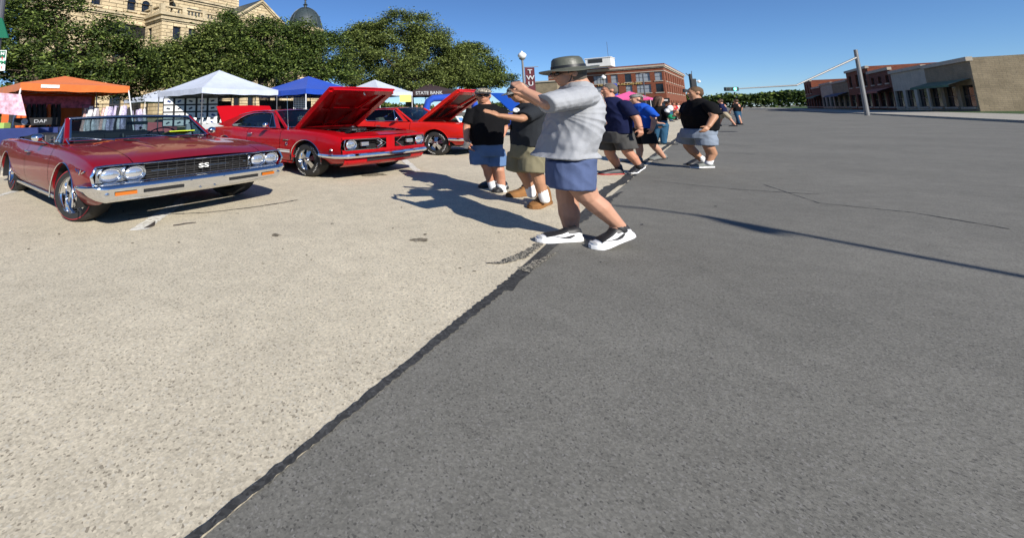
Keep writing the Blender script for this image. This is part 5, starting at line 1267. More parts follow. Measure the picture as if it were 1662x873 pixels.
# ------------------------------------------------------------------ street furniture
M_lamppost = mat('grey_lamp_post', (.20, .20, .20), .5, metal=.3); M_globe = mat('white_glass_globe', (.80, .80, .78), .3, spec=.6)
M_maroonban = cloth('maroon_banner_cloth', (.075, .006, .014)); M_navyban = cloth('blue_banner_cloth', (.02, .04, .32))
def lamp_post(u, v, Y, ztop, label, banner=None):
    p = at(u, v, Y); H = p.z; k = H/4.9
    r = thing('street_lamp', label, 'street lamp', (p.x, p.y, 0), 0, 'globe street lamps')
    MB().lathe([(.24, 0), (.24, .25), (.16, .4), (.12, .9), (.085, 1.2), (.06, H*.8), (.055, H-.55)], n=14).build('post', M_lamppost, r, smooth=40)
    MB().lathe([(.05, H-.62), (.16, H-.5), (.19, H-.42), (.001, H-.42)], n=16).build('collar', M_lamppost, r, smooth=40)
    MB().lathe([(.14, H-.42), (.24, H-.26), (.25, H-.14), (.17, H+.02), (.08, H+.08), (.05, H+.16), (.001, H+.22)], n=18).build('globe', M_globe, r, smooth=50)
    if banner:
        mm, txt, x0, x1, z0, z1, size = banner
        rows = [[(x0+(x1-x0)*s, .04*math.sin(s*5+zz), zz) for s in np.linspace(0, 1, 9)] for zz in np.linspace(z0, z1, 9)]
        b = MB().grid(rows).build('banner', mm, r, plan=1, smooth=180)
        MB().tube([(0, 0, z1+.03), (x1+.35, 0, z1+.06)], .03, n=6).build('banner_arm', M_lamppost, r, plan=1)
        for i, ch_ in enumerate(txt):
            text_mesh('lettering', ch_, size, M_greycloth, b, frame(((x0+x1)/2, -.08, z1-size*.75-i*size*1.02), (1, 0, 0), (0, 0, 1)), .01, plan=1, sx=1.3, bold=.01)
    return r
Y1 = 36; s1 = Y1/F*1.0
P0 = at(847, 84, Y1)
def zz(u, v, Y): return at(u, v, Y).z
lamp_post(847, 87, Y1, 6, 'globe street lamp with the maroon TWU banner, left of the man in the hat', (M_maroonban, 'TWU', at(852, 120, Y1).x-P0.x, at(868, 120, Y1).x-P0.x, zz(860, 150, Y1), zz(860, 110, Y1), .50))
P0 = at(979, 123, 62)
lamp_post(979, 124, 62, 6, 'globe street lamp with a blue banner in front of the brick building', (M_navyban, 'DT', at(990, 140, 62).x-P0.x, at(1002, 140, 62).x-P0.x, zz(995, 156, 62), zz(995, 136, 62), .70))
# thin dark pole in front of the brick building
p = at(1043, 120, 70)
r = thing('utility_pole', 'thin dark pole standing before the brick building', 'pole', (p.x, p.y, 0)); MB().tube([(0, 0, 0), (0, 0, p.z)], .10, n=8).build('shaft', M_pole, r, plan=1); MB().box((0, 0, p.z), (.8, .12, .12)).build('cap', M_pole, r, plan=1)
# signal pole with cameras, seen over the head of the man in black
p = at(1122, 122, 60)
r = thing('signal_pole', 'dark pole topped by a cluster of signals above the head of the man in black', 'pole', (p.x, p.y, 0))
MB().tube([(0, 0, 0), (0, 0, p.z)], [.14, .09], n=8).build('shaft', M_pole, r, plan=1)
MB().box((.1, 0, p.z-1.3), (.75, .4, 1.5)).box((-.15, 0, p.z-.3), (.35, .3, .9)).build('signal_cabinet', M_semi, r, plan=1, bevel=.06)
MB().box((-.75, 0, p.z-2.2), (1.1, .4, .35)).box((-1.3, -.1, p.z-2.2), (.3, .3, .5)).build('side_signal', M_semi, r, plan=1, bevel=.04)
MB().tube([(.3, 0, p.z-.9), (.9, 0, p.z-.9)], .05, n=6).ell((.95, 0, p.z-.95), (.22, .2, .22)).build('camera', M_globe, r, plan=1)
MB().tube([(-.3, 0, p.z-.2), (-.75, 0, p.z+.25)], .05, n=6).tube([(0, 0, p.z-.2), (.1, 0, p.z+.55)], .04, n=6).build('antenna', M_pole, r, plan=1)
# horizontal signal head on a long mast arm from the right
M_green = mat('lit_green_signal', (.05, .6, .4), .3, emit=(.15, 1, .75, 4)); M_sig = mat('signal_housing', (.02, .045, .04), .5)
ph_ = at(1187, 145, 46); pp = Vector(st(46, -9.5, 0)); 
ph_ = at(1187, 145, 44); base = at(1400, 145, 44)
ms = thing('traffic_signal', 'green traffic signal lying sideways on a long mast arm at the right', 'traffic signal', (ph_.x, ph_.y, 0))
dx = base.x-ph_.x
MB().tube([(dx, 0, 0), (dx, 0, 6.8)], [.20, .15], n=12).build('pole', M_lamppost, ms, plan=1)
MB().tube([(dx, 0, 6.0), (dx*.5, 0, ph_.z+.25), (.4, 0, ph_.z+.02)], [.11, .085, .05], n=8).build('mast_arm', M_lamppost, ms, plan=1)
hd = MB().box((0, 0, ph_.z), (1.35, .3, .40)).build('signal_head', M_sig, ms, plan=1, bevel=.05)
for k, mm in enumerate((M_black, M_black, M_green)): MB().lathe([(.15, -.17), (.13, -.165), (.001, -.16)], o=((-.43, 0, .25)[k], 0, ph_.z), ax=(0, 1, 0), n=16).build('lens', mm, hd, plan=1)
# signs at the left edge
M_signgreen = mat('sign_green', (.01, .13, .07), .5); M_signwhite = mat('sign_white', (.76, .78, .76), .5); M_signtext = mat('sign_green_print', (.02, .22, .10), .5); M_signred = mat('sign_red_print', (.6, .03, .03), .5)
YS = 10.5
p = at(-14, 180, YS); sp_ = thing('sign_post', 'dark post at the left edge carrying a green street sign and a white parking sign', 'sign', (p.x, p.y, 0))
MB().tube([(0, 0, 0), (.0, 0, 4.6)], .06, n=10).build('post', M_pole, sp_, plan=1)
q = at(3, 20, YS+.1); MB().tube([(q.x-p.x, .1, 2.9), (q.x-p.x, .1, 5.5)], .055, n=10).build('second_post', M_pole, sp_, plan=1)
c4 = [at(u, v, YS-.1)-p for u, v in ((-30, 45), (-6, 62), (13, 62), (3, 30), (-30, 20))]
bl = MB(); bl.add([(c.x, -.1, c.z+p.z) for c in c4]+[(c.x, -.07, c.z+p.z) for c in c4], [(0, 1, 2, 3, 4), (9, 8, 7, 6, 5)]+[(i, 5+i, 5+(i+1) % 5, (i+1) % 5) for i in range(5)])
bl.build('street_name_blade', M_signgreen, sp_, plan=1)
a_, b_ = at(-18, 116, YS-.15), at(11, 82, YS-.15); w_s = b_.x-a_.x; cxs = (a_.x+b_.x)/2-p.x
ps = MB().box((cxs, -.15, (a_.z+b_.z)/2), (w_s, .02, b_.z-a_.z)).build('parking_sign', M_signwhite, sp_, plan=1, bevel=.008)
MB().span((cxs-w_s*.47, -.166, b_.z-.19), (cxs+w_s*.47, -.1605, b_.z-.02)).build('sign_header', M_signgreen, ps, plan=1)
for tx, fz_, sz_, mm in (('N', .17, .10, M_signwhite), ('I', .40, .10, M_signred), ('PM', .60, .12, M_signtext), ('I', .84, .08, M_signred)):
    text_mesh('lettering', tx, sz_, mm, ps, frame((cxs+w_s*.30, -.170, b_.z-(b_.z-a_.z)*fz_), (1, 0, 0), (0, 0, 1)), .002, plan=1, sx=1.2, bold=.004)
# ------------------------------------------------------------------ people
def skin(name, c): return mat(name, c, .5, spec=.35, var=(9, .10), bump=(60, .15, .003))
M_skin = skin('fair_sunned_skin', (.50, .27, .18)); M_skin2 = skin('ruddy_skin', (.50, .24, .15)); M_skin3 = skin('tanned_skin', (.42, .22, .13))
def fab(name, c, v=.08): return mat(name, c, .92, spec=.15, var=(5, v), grain=(120, .07), bump=(14, .35, .012), sheen=0)
M_heather = fab('heather_grey_jersey', (.35, .36, .38)); M_blackt = fab('black_jersey', (.006, .006, .007)); M_chart = fab('charcoal_jersey', (.024, .027, .032)); M_navyt = fab('navy_jersey', (.010, .014, .05))
M_royalt = fab('royal_blue_jersey', (.012, .075, .42)); M_denimsh = fab('faded_blue_shorts', (.085, .115, .22), .14); M_bluesh = fab('mid_blue_denim_shorts', (.10, .17, .31), .14); M_khaki = fab('olive_khaki_cotton', (.20, .18, .115), .12)
M_dkgrey = fab('dark_grey_cargo_cotton', (.07, .068, .065), .12); M_blacksh = fab('black_shorts_cloth', (.012, .014, .018)); M_greysh = fab('steel_grey_shorts_cloth', (.22, .26, .32), .14); M_jeans = fab('blue_jeans_denim', (.03, .09, .16), .2)
M_tanssh = fab('khaki_tan_cloth', (.35, .29, .2)); M_sock = fab('white_ribbed_sock', (.78, .78, .78)); M_teal = fab('green_cloth', (.02, .25, .12)); M_redt = fab('red_cloth', (.45, .03, .04)); M_whitet = fab('white_cloth', (.75, .75, .75))
M_wh = mat('white_shoe_leather', (.80, .80, .80), .45); M_bl = mat('black_shoe_leather', (.02, .02, .022), .5); M_tanboot = mat('tan_nubuck_boot', (.23, .105, .03), .85, var=(8, .18)); M_redsole = mat('red_shoe_sole', (.35, .02, .015), .6); M_greyshoe = mat('grey_mesh_shoe', (.16, .17, .16), .8)
M_hat = mat('olive_grey_waxed_hat', (.09, .095, .075), .45, var=(6, .2), bump=(16, .5, .01)); M_hairg = mat('short_grey_brown_hair', (.12, .10, .08), .8, bump=(90, .8, .01)); M_hairb = mat('brown_hair', (.07, .035, .018), .6, bump=(60, .8, .012)); M_hairs = mat('sandy_hair', (.10, .055, .025), .8, bump=(90, .8, .01))
M_camo = None
def camo(name, cols, sc):
    m = mat(name, cols[0], .85); nt = m.node_tree; b = nt.nodes['Principled BSDF']; tc = nt.nodes.new('ShaderNodeTexCoord'); n = nt.nodes.new('ShaderNodeTexNoise'); n.inputs['Scale'].default_value = sc
    nt.links.new(tc.outputs['Object'], n.inputs[0]); r = nt.nodes.new('ShaderNodeValToRGB'); r.color_ramp.interpolation = 'CONSTANT'
    r.color_ramp.elements[0].color = (*cols[0], 1); r.color_ramp.elements[1].color = (*cols[-1], 1); r.color_ramp.elements[1].position = .6
    for i, c in enumerate(cols[1:-1]): e = r.color_ramp.elements.new(.42+i*.09); e.color = (*c, 1)
    nt.links.new(n.outputs[0], r.inputs[0]); nt.links.new(r.outputs[0], b.inputs['Base Color']); return m
M_camo = camo('camouflage_cap_cloth', [(.35, .30, .22), (.08, .07, .05), (.45, .40, .32), (.16, .12, .08)], 16)
M_camog = camo('grey_camouflage_cloth', [(.22, .22, .20), (.07, .07, .065), (.30, .30, .27), (.12, .12, .10)], 14)
M_print = camo('shirt_back_print', [(.70, .62, .55), (.62, .20, .14), (.05, .30, .20), (.75, .75, .72), (.05, .15, .40), (.62, .42, .30)], 17)
M_shade = mat('dark_sunglass_lens', (.01, .01, .012), .12, spec=.9)

def frus(mb, p, q, r0, r1, n=16, ry=1.0):
    """flat-ended sleeve or trouser leg; ends cut square to its axis"""
    p, q = Vector(p), Vector(q); t = (q-p).normalized(); h = Vector((0, 0, 1)) if abs(t.z) < .9 else Vector((1, 0, 0)); a = t.cross(h).normalized(); b = a.cross(t)
    rows = [[c+a*math.cos(j*2*PI/n)*r+b*math.sin(j*2*PI/n)*r*ry for j in range(n)] for c, r in ((p, r0), (q, r1))]
    mb.grid(rows, close_v=True, flip=True); mb.poly(rows[0]); mb.poly(rows[-1], flip=True)
    return mb
def organic(mb, name, m, parent, voxel=.01, it=6, wrinkle=None, kind=None):
    me = bpy.data.meshes.new('tmp'); me.from_pydata(mb.v, [], mb.f); o = bpy.data.objects.new('tmp', me); C.objects.link(o)
    r = o.modifiers.new('r', 'REMESH'); r.mode = 'VOXEL'; r.voxel_size = voxel; r.adaptivity = 0
    s = o.modifiers.new('s', 'SMOOTH'); s.factor = .5; s.iterations = it
    dg = bpy.context.evaluated_depsgraph_get(); me2 = bpy.data.meshes.new_from_object(o.evaluated_get(dg))
    bpy.data.objects.remove(o); bpy.data.meshes.remove(me)
    n = len(me2.vertices); co = np.empty(n*3); me2.vertices.foreach_get('co', co); co = co.reshape(-1, 3)
    if wrinkle:
        amp, fx, fz, sd = wrinkle[:4]; org = wrinkle[4] if len(wrinkle) > 4 else None; nr = np.empty(n*3); me2.vertex_normals.foreach_get('vector', nr); nr = nr.reshape(-1, 3)
        d = np.empty(n)
        for i, (x, y, z) in enumerate(co):
            w = mnoise.noise(Vector((x*3+sd, y*3, z*3)))
            a = 1-abs(mnoise.noise(Vector((x*fx+w*1.2+sd, y*fx, z*fz+w*.8))))*2.2
            if org:
                th = math.atan2(z-org[1], x-org[0]); rr_ = math.hypot(z-org[1], x-org[0]); q = 1-abs(mnoise.noise(Vector((th*3.2+sd, rr_*1.6+w*.4, y*1.2))))*3.4
                d[i] = amp*(max(q, -.6)*min(1, rr_*3.5)*.62 + .25*a) + .004*mnoise.noise(Vector((x*20, y*20, z*20))); continue
            d[i] = amp*(a*.75 + .35*mnoise.noise(Vector((x*14+sd, y*14, z*9))))
        co = co + nr*d[:, None]
    co = co*np.array((PLAN, PLAN, 1)); me2.vertices.foreach_set('co', co.ravel())
    me2.polygons.foreach_set('use_smooth', [True]*len(me2.polygons)); me2.materials.clear(); me2.materials.append(m); me2.update(); me2.name = name
    q = bpy.data.objects.new(name, me2); C.objects.link(q); q.parent = parent
    if kind: q['kind'] = kind
    return q
def decal(src, name, m, sel, off=.004):
    me = src.data; vs = []; fs = []; idx = {}
    for p in me.polygons:
        c = p.center
        if sel(c.x/PLAN, c.y/PLAN, c.z, p.normal):
            f = []
            for i in p.vertices:
                if i not in idx: v = me.vertices[i]; idx[i] = len(vs); vs.append(tuple(v.co+v.normal*off))
                f.append(idx[i])
            fs.append(tuple(f))
    if fs:
        mb = MB(); mb.add(vs, fs); return mb.build(name, m, src, plan=1, smooth=180)
def rings(mb, L, n=20):
    """L: (centre, rx, ry) stacked along z or any path, rings horizontal"""
    rows = [[(c[0]+rx*math.cos(k*2*PI/n), c[1]+ry*math.sin(k*2*PI/n), c[2]) for k in range(n)] for c, rx, ry in L]
    mb.grid(rows, close_v=True); mb.poly(rows[0], flip=True); mb.poly(rows[-1])
def hand(mb, w, d, nrm, thumb, size=1, curl=.5, spread=.10, pts=None):
    """palm from the wrist w along d; nrm = back of the hand; thumb = side the thumb is on"""
    d = Vector(d).normalized(); nrm = Vector(nrm); nrm = (nrm-d*nrm.dot(d)).normalized(); s = Vector(thumb); s = (s-d*s.dot(d)-nrm*s.dot(nrm)).normalized(); k = size
    w = Vector(w)
    for q in (-.026, -.009, .009, .026): mb.cap2(w+s*q*.7*k+d*.01*k, w+s*q*k+d*.085*k, .017*k, .014*k, n=8, k=3)
    ln = (.070, .080, .074, .058)
    for i, q in enumerate((.028, .010, -.009, -.027)):
        b = w+s*q*k+d*.088*k; dd = (d+s*q*spread*8).normalized(); cu = curl*(1+.12*i)
        for j, f in enumerate((.45, .32, .23)):
            dd = (dd*math.cos(cu*.7)-nrm*math.sin(cu*.7)).normalized(); e = b+dd*ln[i]*f*k*1.25
            mb.cap2(b, e, (.0095-.0006*j)*k, (.0088-.0008*j)*k, n=7, k=3); b = e
    b = w+s*.026*k+d*.028*k; dd = (d*.62+s*.75-nrm*.25).normalized(); e = b+dd*.040*k; mb.cap2(b, e, .014*k, .0115*k, n=7, k=3)
    dd = (d*.85+s*.35-nrm*.35).normalized(); mb.cap2(e, e+dd*.034*k, .011*k, .009*k, n=7, k=3)
def head(mb, c, face, tilt=0, k=1):
    """skull, jaw, nose, brow, ears; returns (centre, forward, right, up)"""
    f = Vector((math.cos(face), math.sin(face), 0)); u = Vector((0, 0, 1)); r = f.cross(u)
    f2 = (f*math.cos(tilt)-u*math.sin(tilt)); u2 = (u*math.cos(tilt)+f*math.sin(tilt)); c = Vector(c)
    Rm = Matrix((f2, r, u2)).transposed()
    E_ = lambda a, b, cc, rx, ry, rz: mb.ell(c+f2*a*k+r*b*k+u2*cc*k, (rx*k, ry*k, rz*k), rot=Rm)
    E_(-.012, 0, .022, .098, .077, .098); E_(.030, 0, -.035, .062, .060, .075); E_(.052, 0, -.088, .028, .032, .022)
    E_(.020, 0, -.080, .055, .056, .038); E_(.078, 0, .030, .016, .046, .012); E_(.074, 0, -.060, .016, .026, .012)
    mb.cap2(c+f2*.082*k+u2*.022*k, c+f2*.106*k-u2*.016*k, .008*k, .013*k, n=8, k=3)
    for s in (-1, 1):
        E_(-.002, s*.077, -.006, .022, .010, .033); E_(.064, s*.034, -.012, .022, .020, .022); mb.cap2(c+f2*.094*k-u2*.020*k+r*s*.010*k, c+f2*.092*k-u2*.020*k+r*s*.011*k, .008*k, .008*k, n=6, k=2)
    return c, f2, r, u2, k
def hair(parent, H, m, longh=False, back=.5):
    c, f, r, u, k = H; mb = MB(); Rm = Matrix((f, r, u)).transposed()
    mb.ell(c-f*.022*k+u*.034*k, (.098*k, .083*k, .098*k), rot=Rm)
    mb.ell(c-f*.045*k-u*.01*k, (.068*k, .079*k, .085*k), rot=Rm)
    if longh:
        mb.cap2(c-f*.05*k, c-f*.075*k-u*.24*k, .085*k, .05*k)
        for s in (-1, 1): mb.cap2(c-f*.01*k+r*s*.06*k, c-f*.03*k+r*s*.085*k-u*.22*k, .045*k, .03*k)
    return organic(mb, 'hair', m, parent, .008, 3, (.004, 22, 8, 3))
def cap(parent, H, m, visor=1, name='cap', mv=None):
    c, f, r, u, k = H; mb = MB(); N = 20; rows = []
    for i in range(9):
        th = PI/2*i/8*1.02; rows.append([c-f*.012*k+u*(.052+.072*math.cos(th))*k+(f*math.cos(a)*.108+r*math.sin(a)*.092)*math.sin(th)*k for a in [q*2*PI/N for q in range(N)]])
    mb.grid(rows, close_v=True)
    o = mb.build(name, m, parent, smooth=60)
    if visor:
        v = MB(); top = []; 
        for i in range(5):
            e = i/4; top.append([c-f*.012*k+u*(.056-.018*e-.012*abs(math.sin(a))*e)*k+(f*visor*math.cos(a)*(.104+.075*e)+r*math.sin(a)*.088)*k for a in np.linspace(-1.25, 1.25, 11)])
        bot = [[p-u*.006 for p in row] for row in top]
        v.grid(top); v.grid(bot, flip=True); v.grid([top[-1], bot[-1]]); v.build('visor', mv or m, o, smooth=60)
    return o
def shades(parent, H, m=None):
    c, f, r, u, k = H; mb = MB()
    for s in (-1, 1):
        mb.ell(c+f*.088*k+r*s*.034*k+u*.004*k, (.012*k, .030*k, .019*k), rot=Matrix((f, r, u)).transposed())
        mb.tube([c+f*.082*k+r*s*.064*k+u*.006*k, c+f*.0*k+r*s*.083*k+u*.008*k], .004, n=5)
    mb.tube([c+f*.098*k-r*.01*k+u*.006*k, c+f*.098*k+r*.01*k+u*.006*k], .004, n=5)
    return mb.build('sunglasses', M_shade, parent, smooth=60)
def shoe(parent, heel, yaw, pitch=0, L=.30, up=M_wh, sole=M_wh, toe=None, collar=.105, laces=None, swoosh=None, side=-1, boot=0, soleh=.034):
    """heel: ground point under the heel when flat (local true metres); pitch lifts the heel about the toe"""
    toe_p = Vector((L*.80, 0, 0))
    def T(x, y, z):
        v = Vector((x, y, z))
        if x < L*.80: v = Matrix.Rotation(pitch, 3, 'Y') @ (v-toe_p) + toe_p
        return Matrix.Rotation(yaw, 3, 'Z') @ v + Vector(heel)
    xs = [-.018, -.012, .012, .05, .09, .13, .17, .21, .25, .28, .298, .304]; ws = [.012, .028, .038, .040, .040, .042, .047, .051, .050, .041, .024, .008]
    hs = [.050, collar*.9+boot, collar+.012+boot, collar+boot, collar*.98+boot*.9, .098+boot*.35, .088, .078, .068, .058, .048, .036]
    k = L/.30
    def sec(i, zt, zb, wk, n=14):
        x, w = xs[i]*k, ws[i]*k*wk; row = []
        for j in range(n+1):
            a = PI*j/n; ca, sa = math.cos(a), math.sin(a)
            row.append(T(x, w*math.copysign(abs(ca)**.65, ca), zb+(zt-zb)*abs(sa)**.75))
        return row
    sh = MB().grid([sec(i, hs[i]*k, soleh*.6, 1) for i in range(len(xs))]).build('boot' if boot else 'shoe', up, parent, smooth=60)
    so = []
    for i in range(len(xs)):
        x, w = xs[i]*k, ws[i]*k*1.05+.006; x = x+(-.006 if i == 0 else .006 if i == len(xs)-1 else 0)
        so.append([T(x, w*.96, soleh+.004*(i % 2)), T(x, w*1.02, soleh*.5), T(x, w*.97, .003), T(x, -w*.97, .003), T(x, -w*1.02, soleh*.5), T(x, -w*.96, soleh+.004*(i % 2))])
    m = MB().grid(so, close_v=True); m.poly(so[0], flip=True); m.poly(so[-1]); m.build('sole', sole, sh, smooth=40)
    if toe:
        for rg, j0, j1 in (((1, 2, 3, 4), 2, 14), ((4, 5, 6, 7, 8), 3, 13)):
            mb = MB(); mb.grid([sec(i, hs[i]*k+.004, soleh*.9, 1.06)[j0:j1] for i in rg]); mb.build('shoe_overlay', toe, sh, smooth=60)
    if toe:
        mb = MB(); mb.grid([[Vector(q_) for q_ in sec(i, hs[i]*k+.003, soleh*1.3, 1.07)] for i in (9, 10)]); mb.build('toe_panel', M_greycloth, sh, smooth=60)
        mb = MB().grid([[T(x*k, s_*(float(np.interp(x, xs, ws))*1.05+.0065)*k, z) for z in (soleh*.55, soleh*.9)] for x in (.0, .05, .10, .16) for s_ in (-1,)]); mb.build('sole_stripe', M_navyt, sh)
    if swoosh:
        for s in (-1, 1):
            pt = [(.05, .060), (.08, .040), (.115, .038), (.155, .052), (.205, .072)]; pb = [(.052, .074), (.084, .064), (.117, .055), (.157, .060), (.206, .074)]
            wd = lambda x: float(np.interp(x, xs, ws))*1.02+.003
            MB().grid([[T(x*k, s*wd(x)*k, z*k) for x, z in pt], [T(x*k, s*wd(x)*k*.97, z*k) for x, z in pb]]).build('swoosh_mark', swoosh, sh)
    if laces:
        mb = MB()
        for q in range(4):
            x = (.095+.028*q)*k; z = float(np.interp(x/k, xs, hs))*k
            mb.tube([T(x, .024, z-.010), T(x+.004, 0, z+.005), T(x, -.024, z-.010)], .0045, n=5)
        mb.build('laces', laces, sh)
    return sh
class Fig:
    def __init__(s, u, v, label, cat='person', group=None, Y=None):
        s.X, s.Y = gnd(u, v) if Y is None else at(u, v, Y)[:2]
        s.root = thing('person', label, cat, (s.X, s.Y, 0), 0, group)
    def J(s, u, v, d=0):
        w = at(u, v, s.Y+d*PLAN); return Vector(((w.x-s.X)/PLAN, (w.y-s.Y)/PLAN, w.z))
    def r(s, px): return px*s.Y/F/PLAN
    def span(s, u0, u1, v, ry, d=0):
        c = s.J((u0+u1)/2, v, d); r = s.r(abs(u1-u0)/2); t = abs(s.X/s.Y); ry = min(ry, .80*r/max(t, .01))
        return (c, math.sqrt(r*r-(t*ry)**2), ry)
    def G(s, u, v):   # ground point
        x, y = gnd(u, v); return Vector(((x-s.X)/PLAN, (y-s.Y)/PLAN, 0))
LEFT = PI
# --- the man in the hat
g = Fig(930, 392, 'big man in a wide-brimmed hat, heather grey T-shirt and blue shorts raising a phone'); J = g.J; rt = g.root
b = MB(); H = head(b, J(922, 120), LEFT, .10, 1.08)
b.cap2(J(936, 130), J(945, 150), .068, .085)
b.cap2(J(950, 158, -.24), J(891, 169, -.30), .068, .056); b.cap2(J(891, 169, -.30), J(854, 149, -.18), .057, .036); hand(b, J(854, 149, -.18), (-.42, .15, .62), (-.2, -.9, -.2), (-.9, .2, .3), .92, 1.0)
b.cap2(J(945, 156, .24), J(886, 170, .22), .066, .055); b.cap2(J(886, 170, .22), J(846, 152, .06), .055, .036); hand(b, J(846, 152, .06), (-.42, -.1, .62), (-.2, .9, -.2), (-.9, -.2, .3), .92, 1.0)
b.cap2(J(930, 240), J(935, 170), .15, .15)
b.cap2(J(925, 275, .13), J(921, 322, .13), .105, .075); b.cap2(J(921, 322, .13), J(924, 348, .13), .070, .072); b.cap2(J(924, 348, .13), J(927, 377, .13), .070, .045)
b.cap2(J(930, 280, -.12), J(952, 318, -.12), .11, .078); b.cap2(J(952, 318, -.12), J(972, 335, -.12), .072, .076); b.cap2(J(972, 335, -.12), J(1004, 366, -.12), .074, .046); b.cap2(J(1004, 366, -.12), J(1000, 374, -.12), .046, .045)
organic(b, 'body', M_skin, rt, .0065, 4)
b = MB()
rings(b, [g.span(912, 952, 134, .12), g.span(905, 960, 141, .17), g.span(899, 971, 155, .22), g.span(891, 977, 172, .25), g.span(884, 978, 192, .285), g.span(879, 975, 212, .285), g.span(872, 967, 232, .28), g.span(868, 962, 245, .27), (J(914, 253), g.r(49), .27)])
b.cap2(J(946, 157, -.22), J(930, 160, -.25), .098, .095); frus(b, J(943, 157, -.24), J(885, 169, -.31), .10, .088)
b.cap2(J(945, 156, .20), J(925, 160, .22), .105, .095); frus(b, J(940, 157, .22), J(884, 169, .26), .10, .085)
ap = J(893, 184); sh = organic(b, 't_shirt', M_heather, rt, .0075, 3, (.015, 5, 2.6, 2.0, (ap.x, ap.z)))
decal(sh, 'shirt_back_print', M_print, lambda x, y, z, n: n.x > .38 and x > J(955, 180).x and J(970, 213).z < z < J(970, 146).z and -.2 < y < .22, .004)
b = MB()
rings(b, [g.span(884, 962, 243, .24), g.span(884, 965, 254, .25), g.span(886, 962, 268, .24), g.span(889, 956, 280, .22)])
frus(b, J(919, 262, .10), J(918, 303, .12), .135, .128); frus(b, J(926, 262, -.10), J(929, 306, -.12), .15, .135)
organic(b, 'shorts', M_denimsh, rt, .009, 5, (.010, 8, 3.5, 5.0))
# hat
c, f_, r_, u_, k_ = H; ht = MB(); N = 28; hc = c+u_*.050-f_*.01
def hatp(rad, ang, z): return hc+(f_*math.cos(ang)*rad*1.12+r_*math.sin(ang)*rad)+u_*z
ht.grid([[hatp(rd*1.0, a, z + (.02*math.cos(2*a)-.008*math.cos(a))*wv) for a in [q*2*PI/N for q in range(N)]] for rd, z, wv in ((.001, .118, 0), (.05, .120, 0), (.078, .112, 0), (.090, .092, 0), (.097, .05, 0), (.103, .008, 0), (.108, .0, .2), (.14, -.008, .6), (.178, -.018, 1), (.180, -.022, 1), (.14, -.014, .6), (.104, -.006, .2))], close_v=True)
hat = ht.build('hat', M_hat, rt, smooth=60)
MB().grid([[hatp(.105-.002*(z > .02), a, z) for a in [q*2*PI/N for q in range(N)]] for z in (.004, .03)], close_v=True).build('hat_band', M_semi, hat, smooth=60)
MB().tube([c+r_*-.09*1+u_*.03, c+r_*-.075+f_*.03-u_*.07, c+f_*.045-u_*.135, c+r_*.075+f_*.03-u_*.07], .004, n=5).build('chin_cord', M_bl, hat)
hair(rt, (c-u_*.012, f_, r_, u_, k_*.97), M_hairg); shades(rt, H)
ph = J(840, 138, -.05); MB().box(ph+Vector((-.02, 0, .0)), (.014, .15, .075), rot=Matrix.Rotation(.25, 3, 'Y')).build('phone', M_bl, rt, bevel=.006)
a1 = g.G(940, 390); shoe(rt, a1, PI+.06, 0, .285, M_wh, M_wh, M_bl, collar=.125, laces=M_bl, swoosh=M_bl)
a2 = J(1028, 380, -.12); shoe(rt, Vector((a2.x, a2.y, .0)), PI+.10, .38, .29, M_wh, M_wh, M_bl, collar=.125, laces=M_bl, swoosh=M_bl)
for p, q in ((J(927, 374, .13), J(928, 382, .13)), (J(1003, 367, -.12), J(1006, 372, -.12))): MB().cap2(p, q, .048, .050).build('sock', M_bl, rt, smooth=60)

# --- pointing man
g = Fig(868, 335, 'man in a charcoal T-shirt, olive shorts and tan boots pointing with an outstretched arm'); J = g.J; rt = g.root
b = MB(); H = head(b, J(842, 152), LEFT, .35, 1.0)
b.cap2(J(848, 158), J(862, 174), .058, .07)
b.cap2(J(868, 180, -.2), J(846, 193, -.30), .055, .045); b.cap2(J(846, 193, -.30), J(811, 188, -.28), .046, .029); hand(b, J(811, 188, -.28), (-.8, 0, .5), (.1, -.75, .7), (.3, -.6, .9), .85, .22, .22)
b.cap2(J(862, 180, .2), J(868, 210, .22), .05, .04); b.cap2(J(868, 210, .22), J(845, 205, .1), .04, .03)
hand(b, J(845, 205, .1), (-1, -.2, 0), (0, .9, .3), (0, 0, 1), 1, .7)
b.cap2(J(858, 230), J(862, 180), .12, .13)
b.cap2(J(846, 250, .12), J(848, 279, .12), .085, .060); b.cap2(J(848, 279, .12), J(855, 291, .12), .060, .057); b.cap2(J(855, 291, .12), J(862, 314, .12), .056, .038)
b.cap2(J(868, 250, -.1), J(871, 280, -.1), .088, .060); b.cap2(J(871, 280, -.1), J(876, 296, -.1), .061, .059); b.cap2(J(876, 296, -.1), J(883, 322, -.1), .058, .038)
organic(b, 'body', M_skin3, rt, .0065, 4)
b = MB()
rings(b, [g.span(844, 880, 167, .12), g.span(836, 886, 174, .21), g.span(832, 889, 186, .23), g.span(829, 890, 202, .23), g.span(828, 888, 220, .225), g.span(829, 884, 236, .21)])
b.cap2(J(868, 180, -.17), J(862, 184, -.2), .08, .07); frus(b, J(869, 180, -.18), J(850, 191, -.28), .088, .078); frus(b, J(864, 180, .2), J(868, 200, .22), .08, .075)
sh = organic(b, 't_shirt', M_chart, rt, .009, 6, (.009, 8, 4, 7.0))
MB().lathe([(.030, 0), (.029, .004), (.016, .005), (.014, .001), (.001, .002)], o=J(838, 179, -.185), ax=(-.55, -.8, .1), n=18).build('shirt_emblem', M_paper, sh)
b = MB(); rings(b, [g.span(829, 881, 233, .19), g.span(828, 881, 244, .20), g.span(829, 880, 255, .19)])
frus(b, J(845, 248, .1), J(843, 277, .12), .12, .118); frus(b, J(865, 248, -.08), J(865, 279, -.1), .125, .122)
s_ = organic(b, 'cargo_shorts', M_khaki, rt, .009, 5, (.010, 9, 4, 9.0))
